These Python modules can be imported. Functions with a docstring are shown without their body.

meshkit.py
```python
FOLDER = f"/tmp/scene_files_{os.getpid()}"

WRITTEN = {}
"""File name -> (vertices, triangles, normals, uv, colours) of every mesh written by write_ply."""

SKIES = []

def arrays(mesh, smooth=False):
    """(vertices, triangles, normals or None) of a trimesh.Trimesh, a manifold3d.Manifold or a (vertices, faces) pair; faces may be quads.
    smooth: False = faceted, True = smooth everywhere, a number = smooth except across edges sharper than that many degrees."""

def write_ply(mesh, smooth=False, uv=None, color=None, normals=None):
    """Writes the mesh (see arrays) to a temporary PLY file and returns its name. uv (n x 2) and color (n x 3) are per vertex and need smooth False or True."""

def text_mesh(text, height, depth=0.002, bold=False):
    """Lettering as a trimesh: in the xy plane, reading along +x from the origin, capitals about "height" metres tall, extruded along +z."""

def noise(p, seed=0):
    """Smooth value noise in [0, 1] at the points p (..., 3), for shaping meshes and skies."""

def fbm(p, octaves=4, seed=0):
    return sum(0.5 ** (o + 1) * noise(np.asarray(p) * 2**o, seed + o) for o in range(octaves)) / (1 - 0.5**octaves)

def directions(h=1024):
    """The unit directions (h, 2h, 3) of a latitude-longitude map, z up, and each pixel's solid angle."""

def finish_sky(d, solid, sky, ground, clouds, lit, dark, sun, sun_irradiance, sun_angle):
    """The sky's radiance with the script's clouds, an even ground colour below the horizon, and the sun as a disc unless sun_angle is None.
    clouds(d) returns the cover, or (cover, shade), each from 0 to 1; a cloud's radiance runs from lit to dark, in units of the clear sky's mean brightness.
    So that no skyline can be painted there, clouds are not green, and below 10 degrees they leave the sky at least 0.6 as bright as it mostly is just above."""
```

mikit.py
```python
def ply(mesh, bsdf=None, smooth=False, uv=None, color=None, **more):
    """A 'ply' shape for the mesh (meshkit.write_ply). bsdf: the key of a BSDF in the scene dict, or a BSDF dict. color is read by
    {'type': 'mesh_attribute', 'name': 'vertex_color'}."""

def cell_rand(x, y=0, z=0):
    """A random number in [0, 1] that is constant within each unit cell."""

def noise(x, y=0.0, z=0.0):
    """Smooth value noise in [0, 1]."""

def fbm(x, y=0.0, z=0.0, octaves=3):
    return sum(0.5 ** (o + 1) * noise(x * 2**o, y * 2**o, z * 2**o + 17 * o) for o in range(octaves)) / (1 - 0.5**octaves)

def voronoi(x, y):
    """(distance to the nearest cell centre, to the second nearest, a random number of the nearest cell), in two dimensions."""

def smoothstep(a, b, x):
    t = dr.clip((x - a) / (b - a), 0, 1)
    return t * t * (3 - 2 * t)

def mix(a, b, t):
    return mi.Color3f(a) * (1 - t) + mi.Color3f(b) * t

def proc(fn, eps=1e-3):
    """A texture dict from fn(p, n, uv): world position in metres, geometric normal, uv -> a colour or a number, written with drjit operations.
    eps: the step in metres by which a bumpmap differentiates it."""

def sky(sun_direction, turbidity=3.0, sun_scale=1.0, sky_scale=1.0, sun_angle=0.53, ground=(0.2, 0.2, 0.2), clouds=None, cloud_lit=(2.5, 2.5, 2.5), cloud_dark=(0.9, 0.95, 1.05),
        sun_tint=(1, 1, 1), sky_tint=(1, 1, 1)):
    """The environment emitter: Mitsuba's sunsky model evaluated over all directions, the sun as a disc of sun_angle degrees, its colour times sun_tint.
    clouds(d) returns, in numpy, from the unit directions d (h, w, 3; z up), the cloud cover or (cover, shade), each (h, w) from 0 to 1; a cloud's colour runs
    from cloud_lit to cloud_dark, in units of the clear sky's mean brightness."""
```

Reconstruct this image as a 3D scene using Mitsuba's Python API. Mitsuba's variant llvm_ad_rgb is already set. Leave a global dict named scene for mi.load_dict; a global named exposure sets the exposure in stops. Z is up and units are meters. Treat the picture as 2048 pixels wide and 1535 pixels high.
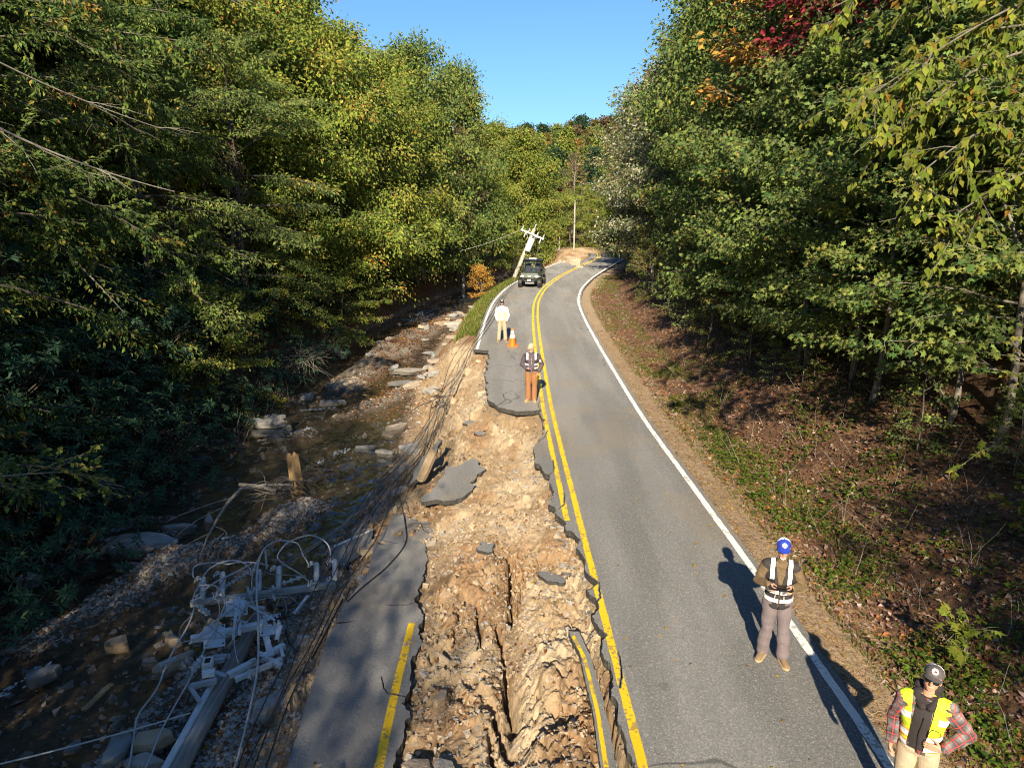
import math
import numpy as np, trimesh, drjit as dr, mitsuba as mi, manifold3d as m3
import mikit, meshkit
from mikit import ply, proc, noise, fbm, voronoi, smoothstep, mix, cell_rand
from scipy.spatial import cKDTree

T = mi.ScalarTransform4f
scene, labels = {}, {}

# ------------------------------------------------------------------ camera, sky, exposure
PITCH = math.radians(14.77)
CAM = (0.0, 0.0, 6.3)
scene['camera'] = {'type': 'perspective', 'fov': 70.57, 'near_clip': 0.1, 'far_clip': 2000.0,
                   'to_world': T().look_at(origin=CAM, target=[0, math.cos(PITCH), CAM[2] - math.sin(PITCH)], up=[0, 0, 1])}
SUN = np.array([-0.29, -3.2, 1.80])
scene['sky'] = mikit.sky(SUN.tolist(), turbidity=2.2, sun_tint=(0.92, 1.0, 1.10), sky_tint=(0.57, 0.83, 1.10), sky_scale=0.72)
exposure = 2.9

# ------------------------------------------------------------------ helpers
def ref(k): return {'type': 'ref', 'id': k}

def number(key):
    if key not in scene and key not in labels: return key
    i = 1
    while f'{key}_{i:03d}' in scene or f'{key}_{i:03d}' in labels: i += 1
    return f'{key}_{i:03d}'

def tag(key, label=None, cat=None, group=None, kind=None):
    d = labels.setdefault(key, {})
    for k, v in (('label', label), ('category', cat), ('group', group), ('kind', kind)):
        if v: d[k] = v
    return key

def thing(name, label, cat, group=None):
    return tag(number(name), label, cat, group)

def put(name, shape, parent=None):
    key = number(f'{parent}__{name}' if parent else name)
    scene[key] = shape
    return key

class MB:
    """collects vertices and faces"""
    def __init__(self): self.v, self.f, self.n = [], [], 0
    def add(self, v, f):
        v = np.asarray(v, float); f = np.asarray(f, int)
        if f.ndim == 2 and f.shape[1] == 4: f = np.vstack([f[:, [0, 1, 2]], f[:, [0, 2, 3]]])
        self.v.append(v); self.f.append(f + self.n); self.n += len(v); return self
    def mesh(self, m):
        if hasattr(m, 'to_mesh'):
            q = m.to_mesh(); return self.add(q.vert_properties[:, :3], q.tri_verts)
        return self.add(m.vertices, m.faces)
    def tube(self, pts, r, k=6, caps=True):
        pts = np.asarray(pts, float); n = len(pts); r = np.broadcast_to(np.asarray(r, float), (n,))
        t = np.gradient(pts, axis=0); t /= np.linalg.norm(t, axis=1, keepdims=True) + 1e-12
        a = np.array([0, 0, 1.0]) if abs(t[:, 2]).mean() < .8 else np.array([1.0, 0, 0])
        u = np.cross(t, a); u /= np.linalg.norm(u, axis=1, keepdims=True) + 1e-12
        w = np.cross(t, u)
        th = np.arange(k) * 2 * np.pi / k
        ring = (np.cos(th)[None, :, None] * u[:, None] + np.sin(th)[None, :, None] * w[:, None]) * r[:, None, None] + pts[:, None]
        v = ring.reshape(-1, 3); i = np.arange(n - 1)[:, None] * k; j = np.arange(k)[None]
        f = np.stack([i + j, i + k + j, i + k + (j + 1) % k, i + (j + 1) % k], -1).reshape(-1, 4)
        f = np.vstack([f[:, [0, 2, 1]], f[:, [0, 3, 2]]])
        if caps:
            v = np.vstack([v, pts[:1], pts[-1:]]); c0, c1 = n * k, n * k + 1; q = np.arange(k)
            f = np.vstack([f, np.stack([q * 0 + c0, q, (q + 1) % k], 1)[:, ::-1], np.stack([q * 0 + c1, (n - 1) * k + q, (n - 1) * k + (q + 1) % k], 1)])
            f[-2 * k:-k] = f[-2 * k:-k]
        return self.add(v, f)
    def box(self, c, s, R=None):
        v = np.array([[x, y, z] for x in (-.5, .5) for y in (-.5, .5) for z in (-.5, .5)]) * np.asarray(s, float)
        if R is not None: v = v @ np.asarray(R).T
        return self.add(v + np.asarray(c, float), [[0, 1, 3], [0, 3, 2], [4, 6, 7], [4, 7, 5], [0, 4, 5], [0, 5, 1], [2, 3, 7], [2, 7, 6], [0, 2, 6], [0, 6, 4], [1, 5, 7], [1, 7, 3]])
    def lathe(self, prof, k=16, at=(0, 0, 0), axis=(0, 0, 1)):
        prof = np.asarray(prof, float); z = np.asarray(axis, float); z /= np.linalg.norm(z)
        x = np.cross(z, [0, 0, 1] if abs(z[2]) < .9 else [1, 0, 0]); x /= np.linalg.norm(x); y = np.cross(z, x)
        th = np.arange(k) * 2 * np.pi / k
        d = np.cos(th)[:, None] * x + np.sin(th)[:, None] * y
        v = (prof[:, 0][:, None, None] * d[None] + prof[:, 1][:, None, None] * z).reshape(-1, 3) + np.asarray(at, float)
        n = len(prof); i = np.arange(n - 1)[:, None] * k; j = np.arange(k)[None]
        f = np.stack([i + j, i + (j + 1) % k, i + k + (j + 1) % k, i + k + j], -1).reshape(-1, 4)
        return self.add(v, f)
    def tm(self): return trimesh.Trimesh(np.vstack(self.v), np.vstack(self.f), process=False)
    def ply(self, bsdf, smooth=False, **k): return ply(self.tm(), bsdf, smooth, **k)

def rotz(a): c, s = math.cos(a), math.sin(a); return np.array([[c, -s, 0], [s, c, 0], [0, 0, 1.0]])
def rotx(a): c, s = math.cos(a), math.sin(a); return np.array([[1.0, 0, 0], [0, c, -s], [0, s, c]])
def roty(a): c, s = math.cos(a), math.sin(a); return np.array([[c, 0, s], [0, 1.0, 0], [-s, 0, c]])
def nz(v): v = np.asarray(v, float); return v / (np.linalg.norm(v, axis=-1, keepdims=True) + 1e-12)
def sstep(a, b, x): t = np.clip((x - a) / (b - a), 0, 1); return t * t * (3 - 2 * t)
def nse(x, y, z=0.0, s=1.0, seed=0):
    x = np.asarray(x, float); return meshkit.noise(np.stack([x * s, np.asarray(y, float) * s + 0 * x, np.asarray(z, float) * s + 0 * x], -1), seed)
def fb(x, y, s=1.0, o=4, seed=0):
    x = np.asarray(x, float); return meshkit.fbm(np.stack([x * s, np.asarray(y, float) * s + 0 * x, 0 * x], -1), o, seed)

# ------------------------------------------------------------------ plain materials
def mat(name, c, rough=.7, metal=0.0, spec=.5, **k):
    scene[name] = {'type': 'twosided', 'bsdf': {'type': 'principled', 'base_color': {'type': 'rgb', 'value': list(c)} if not isinstance(c, dict) else c,
                   'roughness': rough, 'metallic': metal, 'specular': spec, **k}}
    return name
for nm, c, r in (('white_paint', (.78, .78, .76), .6), ('galvanised', (.42, .43, .45), .5), ('pale_steel', (.64, .65, .67), .5), ('black_rubber', (.02, .02, .021), .55),
                 ('black_plastic', (.015, .015, .017), .35), ('porcelain', (.5, .53, .56), .2), ('brown_porcelain', (.06, .035, .03), .3), ('cable_grey', (.22, .22, .22), .5),
                 ('bare_wire', (.5, .49, .48), .35), ('orange_pvc', (.85, .17, .01), .45), ('skin', (.50, .27, .19), .55), ('reflective', (.82, .83, .82), .4),
                 ('utv_green', (.03, .045, .03), .3), ('tan_leather', (.28, .16, .08), .6), ('rim_grey', (.12, .12, .12), .4)):
    mat(nm, c, r)
scene['leaf'] = {'type': 'principledthin', 'base_color': {'type': 'mesh_attribute', 'name': 'vertex_color'}, 'roughness': .5, 'diff_trans': .7, 'spec_trans': 0.0, 'eta': 1.4}
scene['gloss_leaf'] = {'type': 'principledthin', 'base_color': {'type': 'mesh_attribute', 'name': 'vertex_color'}, 'roughness': .38, 'diff_trans': .25, 'spec_trans': 0.0, 'eta': 1.5}
scene['tinted'] = {'type': 'twosided', 'bsdf': {'type': 'principled', 'base_color': {'type': 'mesh_attribute', 'name': 'vertex_color'}, 'roughness': .8, 'specular': .3}}
scene['white_water'] = {'type': 'twosided', 'bsdf': {'type': 'principled', 'base_color': {'type': 'rgb', 'value': [.3, .36, .42]}, 'roughness': .25, 'specular': .6}}
scene['glass_pane'] = {'type': 'thindielectric'}
# ------------------------------------------------------------------ the road's line and the lie of the land
CL = np.array([[3.0, -80], [2.3, -40], [1.75, -15], [1.5, 0], [1.36, 7], [1.27, 11], [1.2, 14.2], [1.07, 22.2], [1.10, 29], [1.17, 35.1], [1.38, 41.7], [2.0, 48.1], [3.45, 55.6], [5.4, 62.8], [7.15, 68.6], [8.9, 75], [9.3, 80], [8.3, 86], [5.5, 91.5], [1, 96], [-6, 101], [-20, 108]])
def spline(P, step=.25):
    t = np.r_[0, np.cumsum(np.linalg.norm(np.diff(P, axis=0), axis=1))]
    from scipy.interpolate import PchipInterpolator
    q = np.arange(0, t[-1], step)
    return np.stack([PchipInterpolator(t, P[:, k])(q) for k in range(P.shape[1])], 1)
CLD = spline(CL)
CLT = nz(np.gradient(CLD, axis=0)); CLN = np.stack([CLT[:, 1], -CLT[:, 0]], 1)      # CLN points to the right of the road
CLTREE = cKDTree(CLD)
def lateral(x, y):
    p = np.stack([np.ravel(x), np.ravel(y)], 1)
    _, i = CLTREE.query(p)
    d = ((p - CLD[i]) * CLN[i]).sum(1)
    e = np.linalg.norm(p - CLD[i], axis=1)
    d = np.where(np.abs(d) > .02, np.sign(d) * np.maximum(np.abs(d), e * .999), d)
    return d.reshape(np.shape(x)), (i * .25 - 0).reshape(np.shape(x))

WATER = -2.2
def right_off(y): return np.interp(y, [7, 12, 15, 19, 23, 30, 36, 44, 60], [2.93, 2.90, 2.83, 2.73, 2.69, 2.61, 2.56, 2.5, 2.6])
# cross-sections through the washed-out lane: y -> list of (x, z)
SECT = {
    2:  [(-7, -2.5), (-5.2, -2.25), (-3.9, -1.75), (-3.2, -1.3), (-1.6, -1.25), (-.9, -1.0), (-.2, -.95), (.1, -1.0), (.45, -.45), (.9, -.42), (1.14, -.75), (1.34, -.3), (1.6, -.16)],
    9:  [(-7, -2.5), (-5.2, -2.2), (-3.9, -1.75), (-3.15, -1.22), (-1.6, -1.22), (-1.0, -.92), (-.35, -.75), (-.05, -1.0), (.25, -.62), (.45, -.42), (.95, -.42), (1.17, -.72), (1.32, -.3), (1.6, -.16)],
    12: [(-7, -2.5), (-5.0, -2.2), (-3.9, -1.7), (-3.1, -1.22), (-1.7, -1.2), (-1.1, -.72), (-.4, -.55), (0, -.85), (.25, -.5), (.6, -.4), (.95, -.42), (1.1, -.42), (1.27, -.25), (1.6, -.16)],
    15: [(-7, -2.5), (-4.6, -2.25), (-3.6, -1.7), (-2.9, -1.25), (-1.9, -1.1), (-1.2, -.75), (-.5, -.5), (0, -.45), (.3, -.4), (.6, -.35), (.8, -.28), (.95, -.2), (1.2, -.16), (1.6, -.16)],
    18: [(-7, -2.5), (-4.2, -2.25), (-3.2, -1.75), (-2.5, -1.25), (-1.8, -.98), (-1.1, -.8), (-.5, -.62), (0, -.55), (.25, -.45), (.45, -.3), (.6, -.22), (.8, -.16), (1.2, -.16), (1.6, -.16)],
    20.3: [(-7, -2.5), (-4.1, -2.25), (-3.1, -1.75), (-2.3, -1.3), (-1.6, -.95), (-1.0, -.65), (-.5, -.5), (0, -.42), (.3, -.36), (.6, -.28), (.8, -.18), (1.0, -.16), (1.2, -.16), (1.6, -.16)],
    21.2: [(-7, -2.5), (-4.1, -2.25), (-3.1, -1.8), (-2.3, -1.25), (-1.6, -.85), (-1.1, -.5), (-.7, -.28), (-.3, -.16), (.3, -.16), (.6, -.16), (.8, -.16), (1.0, -.16), (1.2, -.16), (1.6, -.16)],
    25: [(-7, -2.5), (-4.2, -2.25), (-3.2, -1.75), (-2.3, -1.15), (-1.6, -.75), (-1.15, -.4), (-.95, -.2), (-.6, -.16), (.3, -.16), (.6, -.16), (.8, -.16), (1.0, -.16), (1.2, -.16), (1.6, -.16)],
    29.3: [(-7, -2.5), (-4.4, -2.25), (-3.5, -1.75), (-2.7, -1.1), (-2.0, -.6), (-1.3, -.3), (-.95, -.18), (-.6, -.16), (.3, -.16), (.6, -.16), (.8, -.16), (1.0, -.16), (1.2, -.16), (1.6, -.16)],
    31: [(-7, -2.5), (-4.6, -2.25), (-3.7, -1.7), (-3.0, -1.05), (-2.3, -.5), (-1.7, -.2), (-1.4, -.16), (-.6, -.16), (.3, -.16), (.6, -.16), (.8, -.16), (1.0, -.16), (1.2, -.16), (1.6, -.16)],
}
SY = np.array(sorted(SECT)); SG = np.arange(-7, 1.61, .02)
STAB = np.array([np.interp(SG, *np.array([(a, b) if k else (a, b) for k, (a, b) in enumerate(SECT[y])]).T) for y in SY])
def washout(x, y):
    from scipy.interpolate import RegularGridInterpolator
    f = RegularGridInterpolator((SY, SG), STAB, bounds_error=False, fill_value=None)
    return f(np.stack([np.clip(y, SY[0], SY[-1]), np.clip(x, -7, 1.6)], -1))

# creek: left bank distance from the road line, by y
def left_bank(y): return np.interp(y, [-60, 5, 18, 25, 32, 40, 48, 60, 70, 100], [-14, -14, -14.2, -13.6, -12.0, -10.8, -10.0, -9.6, -9.2, -9])
BARS = [  # gravel bars: centre, half length, half width, angle of the long axis, height above water
    ((-8.55, 14.2), 3.2, .75, 1.15, .16), ((-11.0, 23.8), 2.6, .8, .75, .13), ((-11.6, 18.7), 2.0, .5, .9, .09), ((-6.6, 38.5), 9.5, 1.3, 1.45, .3),
    ((-5.6, 29.0), 3.2, .8, 1.2, .16), ((-8.6, 29.8), 1.6, .45, .8, .1), ((-6.2, 17.6), 2.4, .8, 1.1, .12), ((-4.9, 46.5), 6, 1.0, 1.4, .3), ((-5.6, 10.6), 2.6, .7, 1.3, .15), ((-10, 9.3), 2, .5, 1.2, .06),
    ((-9.8, 17.8), 1.7, .35, .5, .08), ((-7.3, 25.3), 1.3, .5, .9, .08)]
def bars(x, y):
    z = np.zeros(np.shape(x))
    wob = fb(x, y, .7, 3, 5) - .5
    for (c, a, b, t, h) in BARS:
        dx, dy = x - c[0], y - c[1]
        u, w = dx * math.cos(t) + dy * math.sin(t), -dx * math.sin(t) + dy * math.cos(t)
        q = (u / a) ** 2 + (w / b) ** 2 + wob * 1.2
        z = np.maximum(z, (h + .3) * np.clip(1.15 - q, 0, 1) ** .6)
    return z

CRACKS = [  # crevices in the torn-up fill: polyline, half width, depth
    ([(-.02, 12.9), (-.05, 12.1), (-.0, 11.6), (-.06, 11.0)], .045, .5), ([(.12, 12.1), (.15, 11.6), (.18, 11.1)], .03, .3),
    ([(-.62, 11.3), (-.55, 10.9), (-.5, 10.4), (-.52, 10.1)], .04, .4), ([(-.23, 10.75), (-.15, 10.3), (-.08, 9.8), (-.12, 9.3), (-.02, 8.9), (.05, 8.4)], .05, .5),
    ([(-.3, 8.9), (-.2, 8.5), (-.1, 8.1), (.05, 7.9)], .05, .35), ([(-.33, 8.3), (-.25, 7.9), (-.12, 7.5), (-.08, 7.0), (-.02, 6.4)], .06, .5), ([(.35, 8.1), (.25, 7.9)], .05, .3),
    ([(.08, 7.5), (.13, 7.2), (.1, 6.9)], .08, .45), ([(-.28, 7.4), (-.3, 7.0), (-.22, 6.5)], .05, .4), ([(.62, 11.2), (.85, 10.7), (1.0, 10.5)], .025, .15), ([(-.95, 11.4), (-.9, 11.0), (-1.0, 10.5)], .03, .25),
    ([(1.12, 9.6), (1.2, 8.8), (1.27, 8.0), (1.3, 7.4), (1.3, 6.5)], .05, .4)]
def seg_dist(x, y, P):
    best = np.full(np.shape(x), 9.0)
    for a, b in zip(P[:-1], P[1:]):
        a, b = np.array(a), np.array(b); ab = b - a
        t = np.clip(((x - a[0]) * ab[0] + (y - a[1]) * ab[1]) / (ab @ ab), 0, 1)
        best = np.minimum(best, np.hypot(x - a[0] - t * ab[0], y - a[1] - t * ab[1]))
    return best

RC = np.random.default_rng(91)
c1 = np.c_[RC.uniform(-4.5, 1.8, 900), RC.uniform(4.5, 30.5, 900)]; c2 = np.c_[RC.uniform(-4.5, 1.8, 6500), RC.uniform(4.5, 30.5, 6500)]
c3 = np.c_[RC.uniform(-4.5, 1.8, 45000), RC.uniform(4.5, 22, 45000)]
CLOD1, CID1, CLOD2, CID2, CLOD3, CID3 = cKDTree(c1), RC.random(900), cKDTree(c2), RC.random(6500), cKDTree(c3), RC.random(45000)
def ground_z(x, y, fine=True):
    x = np.asarray(x, float); y = np.asarray(y, float) + 0 * x
    d, _ = lateral(x, y)
    # right: shoulder, ditch, litter slope, cut rock face, hillside
    r = d - right_off(y) - .2
    wob = (fb(x, y, .12, 3, 3) - .5)
    rockx = 6.0 + 2.2 * wob
    zr = -.05 - .05 * sstep(.2, 1.6, r) + .5 * np.maximum(r - 2.0, 0) * sstep(1.8, 3.0, r)
    zr = np.where(r > rockx, -.1 + .5 * (rockx - 2) + np.minimum((r - rockx) * 2.4, 2.6) + .72 * np.maximum(r - rockx - 1.0, 0), zr)
    zr += (fb(x, y, .35, 4, 8) - .5) * .5 * sstep(1.5, 4, r) + (fb(x, y, 1.1, 4, 9) - .5) * .5 * sstep(rockx - .8, rockx + .3, r)
    # left: verge, bank, creek bed, far bank, hillside
    lb = left_bank(y)
    l = -d - 2.75
    zl = np.interp(l, [0, .5, .9, 2.4, 3.2, 4.4], [-.1, -.12, -.3, -1.9, -2.35, -2.5])
    bed = -2.43 + (fb(x, y, .7, 5, 12) - .5) * .6 + (fb(x, y, 4, 3, 13) - .5) * .07 + bars(x, y) - .16 * sstep(-9.2, -10.8, d)
    zl = np.where(l > 3.0, np.maximum(np.where(l > 4.4, -9, zl), bed), np.maximum(zl, bed * sstep(1, 2.5, l) - 9 * (1 - sstep(1, 2.5, l))))
    q = lb - d                                                      # beyond the far bank
    zb = -2.4 + 1.5 * sstep(0, 1.2, q) + .55 * np.maximum(q - .6, 0) + .16 * np.maximum(q - 8, 0) + (fb(x, y, .25, 4, 14) - .5) * 1.2 * sstep(0, 3, q)
    zl = np.where(q > 0, np.maximum(zl, zb), zl)
    z = np.where(d > 0, zr, zl)
    z = np.where((d <= right_off(y) + .2) & (d >= -2.85), -.16, z)
    # the washed-out lane
    w = washout(x, y)
    near = (y < 31) & (x < 1.6) & (x > -7)
    k = sstep(29.3, 31, y)
    inw = near & (d < .3)
    zw = np.maximum(w, np.where(x < -4.2, bed, -9))
    z = np.where(inw, zw * (1 - k) + z * k, z)
    if fine:
        soil = inw & (w < -.19)
        amp = sstep(.19, .4, -w) * sstep(-4.6, -3.4, x)
        rough = (fb(x, y, 1.7, 5, 21) - .5) * .30 - np.abs(fb(x, y, 3.1, 5, 22) - .5) * .30 + .05 + (fb(x, y, 13, 3, 25) - .5) * .05
        ii = np.nonzero(soil & (y > 4.8) & (y < 30))[0]
        for tr_, ids, ds, am, ck in ((CLOD1, CID1, 1.0, .10, .05), (CLOD2, CID2, 1.0, .065, .04), (CLOD3, CID3, 1.0, .036, .018)):
            q = np.stack([x[ii] + (nse(x[ii], y[ii], 0, 8, 27) - .5) * .09, y[ii] + (nse(x[ii], y[ii], 0, 8, 28) - .5) * .09], 1)
            dd, jj = tr_.query(q, k=2)
            rough[ii] += (ids[jj[:, 0]] - .5) * am - ck * (1 - sstep(.0, .035, dd[:, 1] - dd[:, 0]))
        z = np.where(soil, z + rough * amp * (.55 + .9 * sstep(.35, .65, fb(x, y, .8, 3, 29))), z)
        for P, hw, dep in CRACKS:
            x0, y0 = np.min(P, 0) - .3; x1, y1 = np.max(P, 0) + .3
            m = (x > x0) & (x < x1) & (y > y0) & (y < y1)
            if m.any():
                xs = x[m] + (nse(x[m], y[m], 0, 9, 31) - .5) * .11; ys = y[m]
                z[m] -= dep * (1 - sstep(hw * .5, hw * 1.45, seg_dist(xs, ys, P)))
    # the far washout beyond the bend
    fw = ((x - 6.6) / 2.4) ** 2 + ((y - 72.5) / 3.6) ** 2
    z = np.where(d < -.9, z - .8 * (1 - sstep(.3, 1.1, fw)) * (d > -3.4), z)
    # the hills that close the valley
    far = -1.0 + 15 * sstep(98, 215, y) + .42 * np.maximum(np.abs(x - 6) - 22, 0) + (fb(x, y, .02, 3, 15) - .5) * 8 * sstep(110, 170, y) - np.maximum(y - 235, 0) * .1
    k = sstep(86, 106, y)
    z = np.minimum(z, 38) * (1 - k) + np.minimum(far, 38) * k
    return z

def hz(x, y):
    return float(ground_z(np.array([float(x)]), np.array([float(y)]), True)[0])

xs = np.r_[np.arange(-150, -30, 4), np.arange(-30, -15, .8), np.arange(-15, -4, .13), np.arange(-4, 1.8, .035), np.arange(1.8, 4.0, .25), np.arange(4.0, 13, .1), np.arange(13, 30, .6), np.arange(30, 151, 4)]
ys = np.r_[np.arange(-90, 0, 4), np.arange(0, 5, .5), np.arange(5, 13, .035), np.arange(13, 22, .055), np.arange(22, 34, .11), np.arange(34, 60, .3), np.arange(60, 110, .7), np.arange(110, 420, 6)]
GX, GY = np.meshgrid(xs, ys, indexing='xy')
GZ = ground_z(GX.ravel(), GY.ravel()).reshape(GX.shape)
def grid_mesh(X, Y, Z):
    n, m = X.shape
    i = (np.arange(n - 1)[:, None] * m + np.arange(m - 1)[None]).ravel()
    return trimesh.Trimesh(np.stack([X.ravel(), Y.ravel(), Z.ravel()], 1), np.vstack([np.stack([i, i + 1, i + m + 1], 1), np.stack([i, i + m + 1, i + m], 1)]), process=False)

GD = lateral(GX.ravel(), GY.ravel())[0]
# what the ground is made of, as weights per vertex: uv = (kind, moisture)
gx, gy, gz = GX.ravel(), GY.ravel(), GZ.ravel()
SOIL, LITTER, GRAVEL, STRAW, ROCK = 0., 1., 2., 3., 4.
from scipy.interpolate import RegularGridInterpolator
inw = (gy < 31.5) & (gx < 1.6) & (gx > -4.6) & (GD < .4)
slopeR = GD - right_off(gy) - .2
wsoil = np.where(inw, sstep(-2.3, -1.7, gz), 0.) + np.where((GD < -2.7) & (GD > -5.2) & (gy > 28), .55, 0) + np.where((GD < -.9) & (GD > -6) & (gy > 64) & (gy < 82), 1, 0) + np.where((np.abs(GD) < 3.2) & (gy > 77), 1, 0)
sedge = .45 + .9 * fb(gx, gy, 1.1, 4, 19)
wstraw = np.where(slopeR > -.3, 1 - sstep(sedge - .12, sedge + .25, slopeR), 0.)
wgrav = np.where((GD < -3.8) & (gz < -1.75) & (gz > -2.7), 1, 0.)
gcol = np.stack([np.clip(wsoil, 0, 1), np.clip(wstraw, 0, 1), np.clip(wgrav, 0, 1)], 1)

def ground_col(p, n, uv): pass
def ground_fn(c):
    def fn(p, n, uv):
        return c(p, n)
    return fn
# uv.x in 0..1 litter->soil ; we carry three weights in one number pair: u = soil + 2*straw, v = gravel
gu = np.stack([np.round(np.clip(wsoil, 0, 1), 3) * .999 + 2 * np.clip(wstraw, 0, 1), np.clip(wgrav, 0, 1)], 1)
def ground_color(p, n, uv):
    u = uv.x; straw = dr.clip((u - 1.05) * 1.05, 0, 1); soil = dr.select(u > 1.05, 0.0, dr.clip(u, 0, 1)); grav = dr.clip(uv.y, 0, 1)
    f1 = fbm(p.x * 1.3, p.y * 1.3, p.z * 1.3, 3); f2 = noise(p.x * 11, p.y * 11, p.z * 11); f3 = noise(p.x * 45, p.y * 45, p.z * 45)
    litter = mix((.06, .036, .022), (.19, .105, .06), dr.clip(f1 * .7 + f2 * .7 - .3, 0, 1))
    tan = mix(mix((.29, .21, .13), (.43, .345, .24), smoothstep(.35, .7, f1)), (.25, .155, .085), smoothstep(.4, .74, fbm(p.x * 1.1 + 7, p.y * .7, 3.0, 3)))
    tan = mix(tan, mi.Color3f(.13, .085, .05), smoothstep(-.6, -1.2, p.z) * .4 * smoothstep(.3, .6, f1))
    tan = tan * (.72 + .3 * f2 + .3 * f3)
    gravel = mix((.09, .078, .062), (.25, .22, .19), dr.clip(f2 * .6 + f3 * .6 - .1, 0, 1))
    st = mix((.19, .14, .098), (.32, .245, .17), dr.clip(f1 * .5 + f3 * .7 - .05, 0, 1))
    rock = mix((.07, .055, .04), (.15, .11, .07), f1)
    steep = smoothstep(.55, .3, n.z)
    c = mix(litter, rock, steep)
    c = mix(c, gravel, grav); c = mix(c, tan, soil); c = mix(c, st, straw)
    wet = smoothstep(-1.95, -2.2, p.z) * smoothstep(100, 95, p.y)
    return mix(c, c * mi.Color3f(.42, .36, .28), wet)
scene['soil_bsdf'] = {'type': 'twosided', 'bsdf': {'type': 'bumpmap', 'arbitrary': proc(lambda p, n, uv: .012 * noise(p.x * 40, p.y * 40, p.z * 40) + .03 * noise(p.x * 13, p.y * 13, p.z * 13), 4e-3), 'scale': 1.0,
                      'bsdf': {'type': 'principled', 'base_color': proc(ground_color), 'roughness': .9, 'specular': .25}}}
tag(put('ground', ply(grid_mesh(GX, GY, GZ), 'soil_bsdf', True, uv=gu)), 'valley floor of torn earth, creek bed and leaf-littered slopes', None, None, 'structure')

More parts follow.
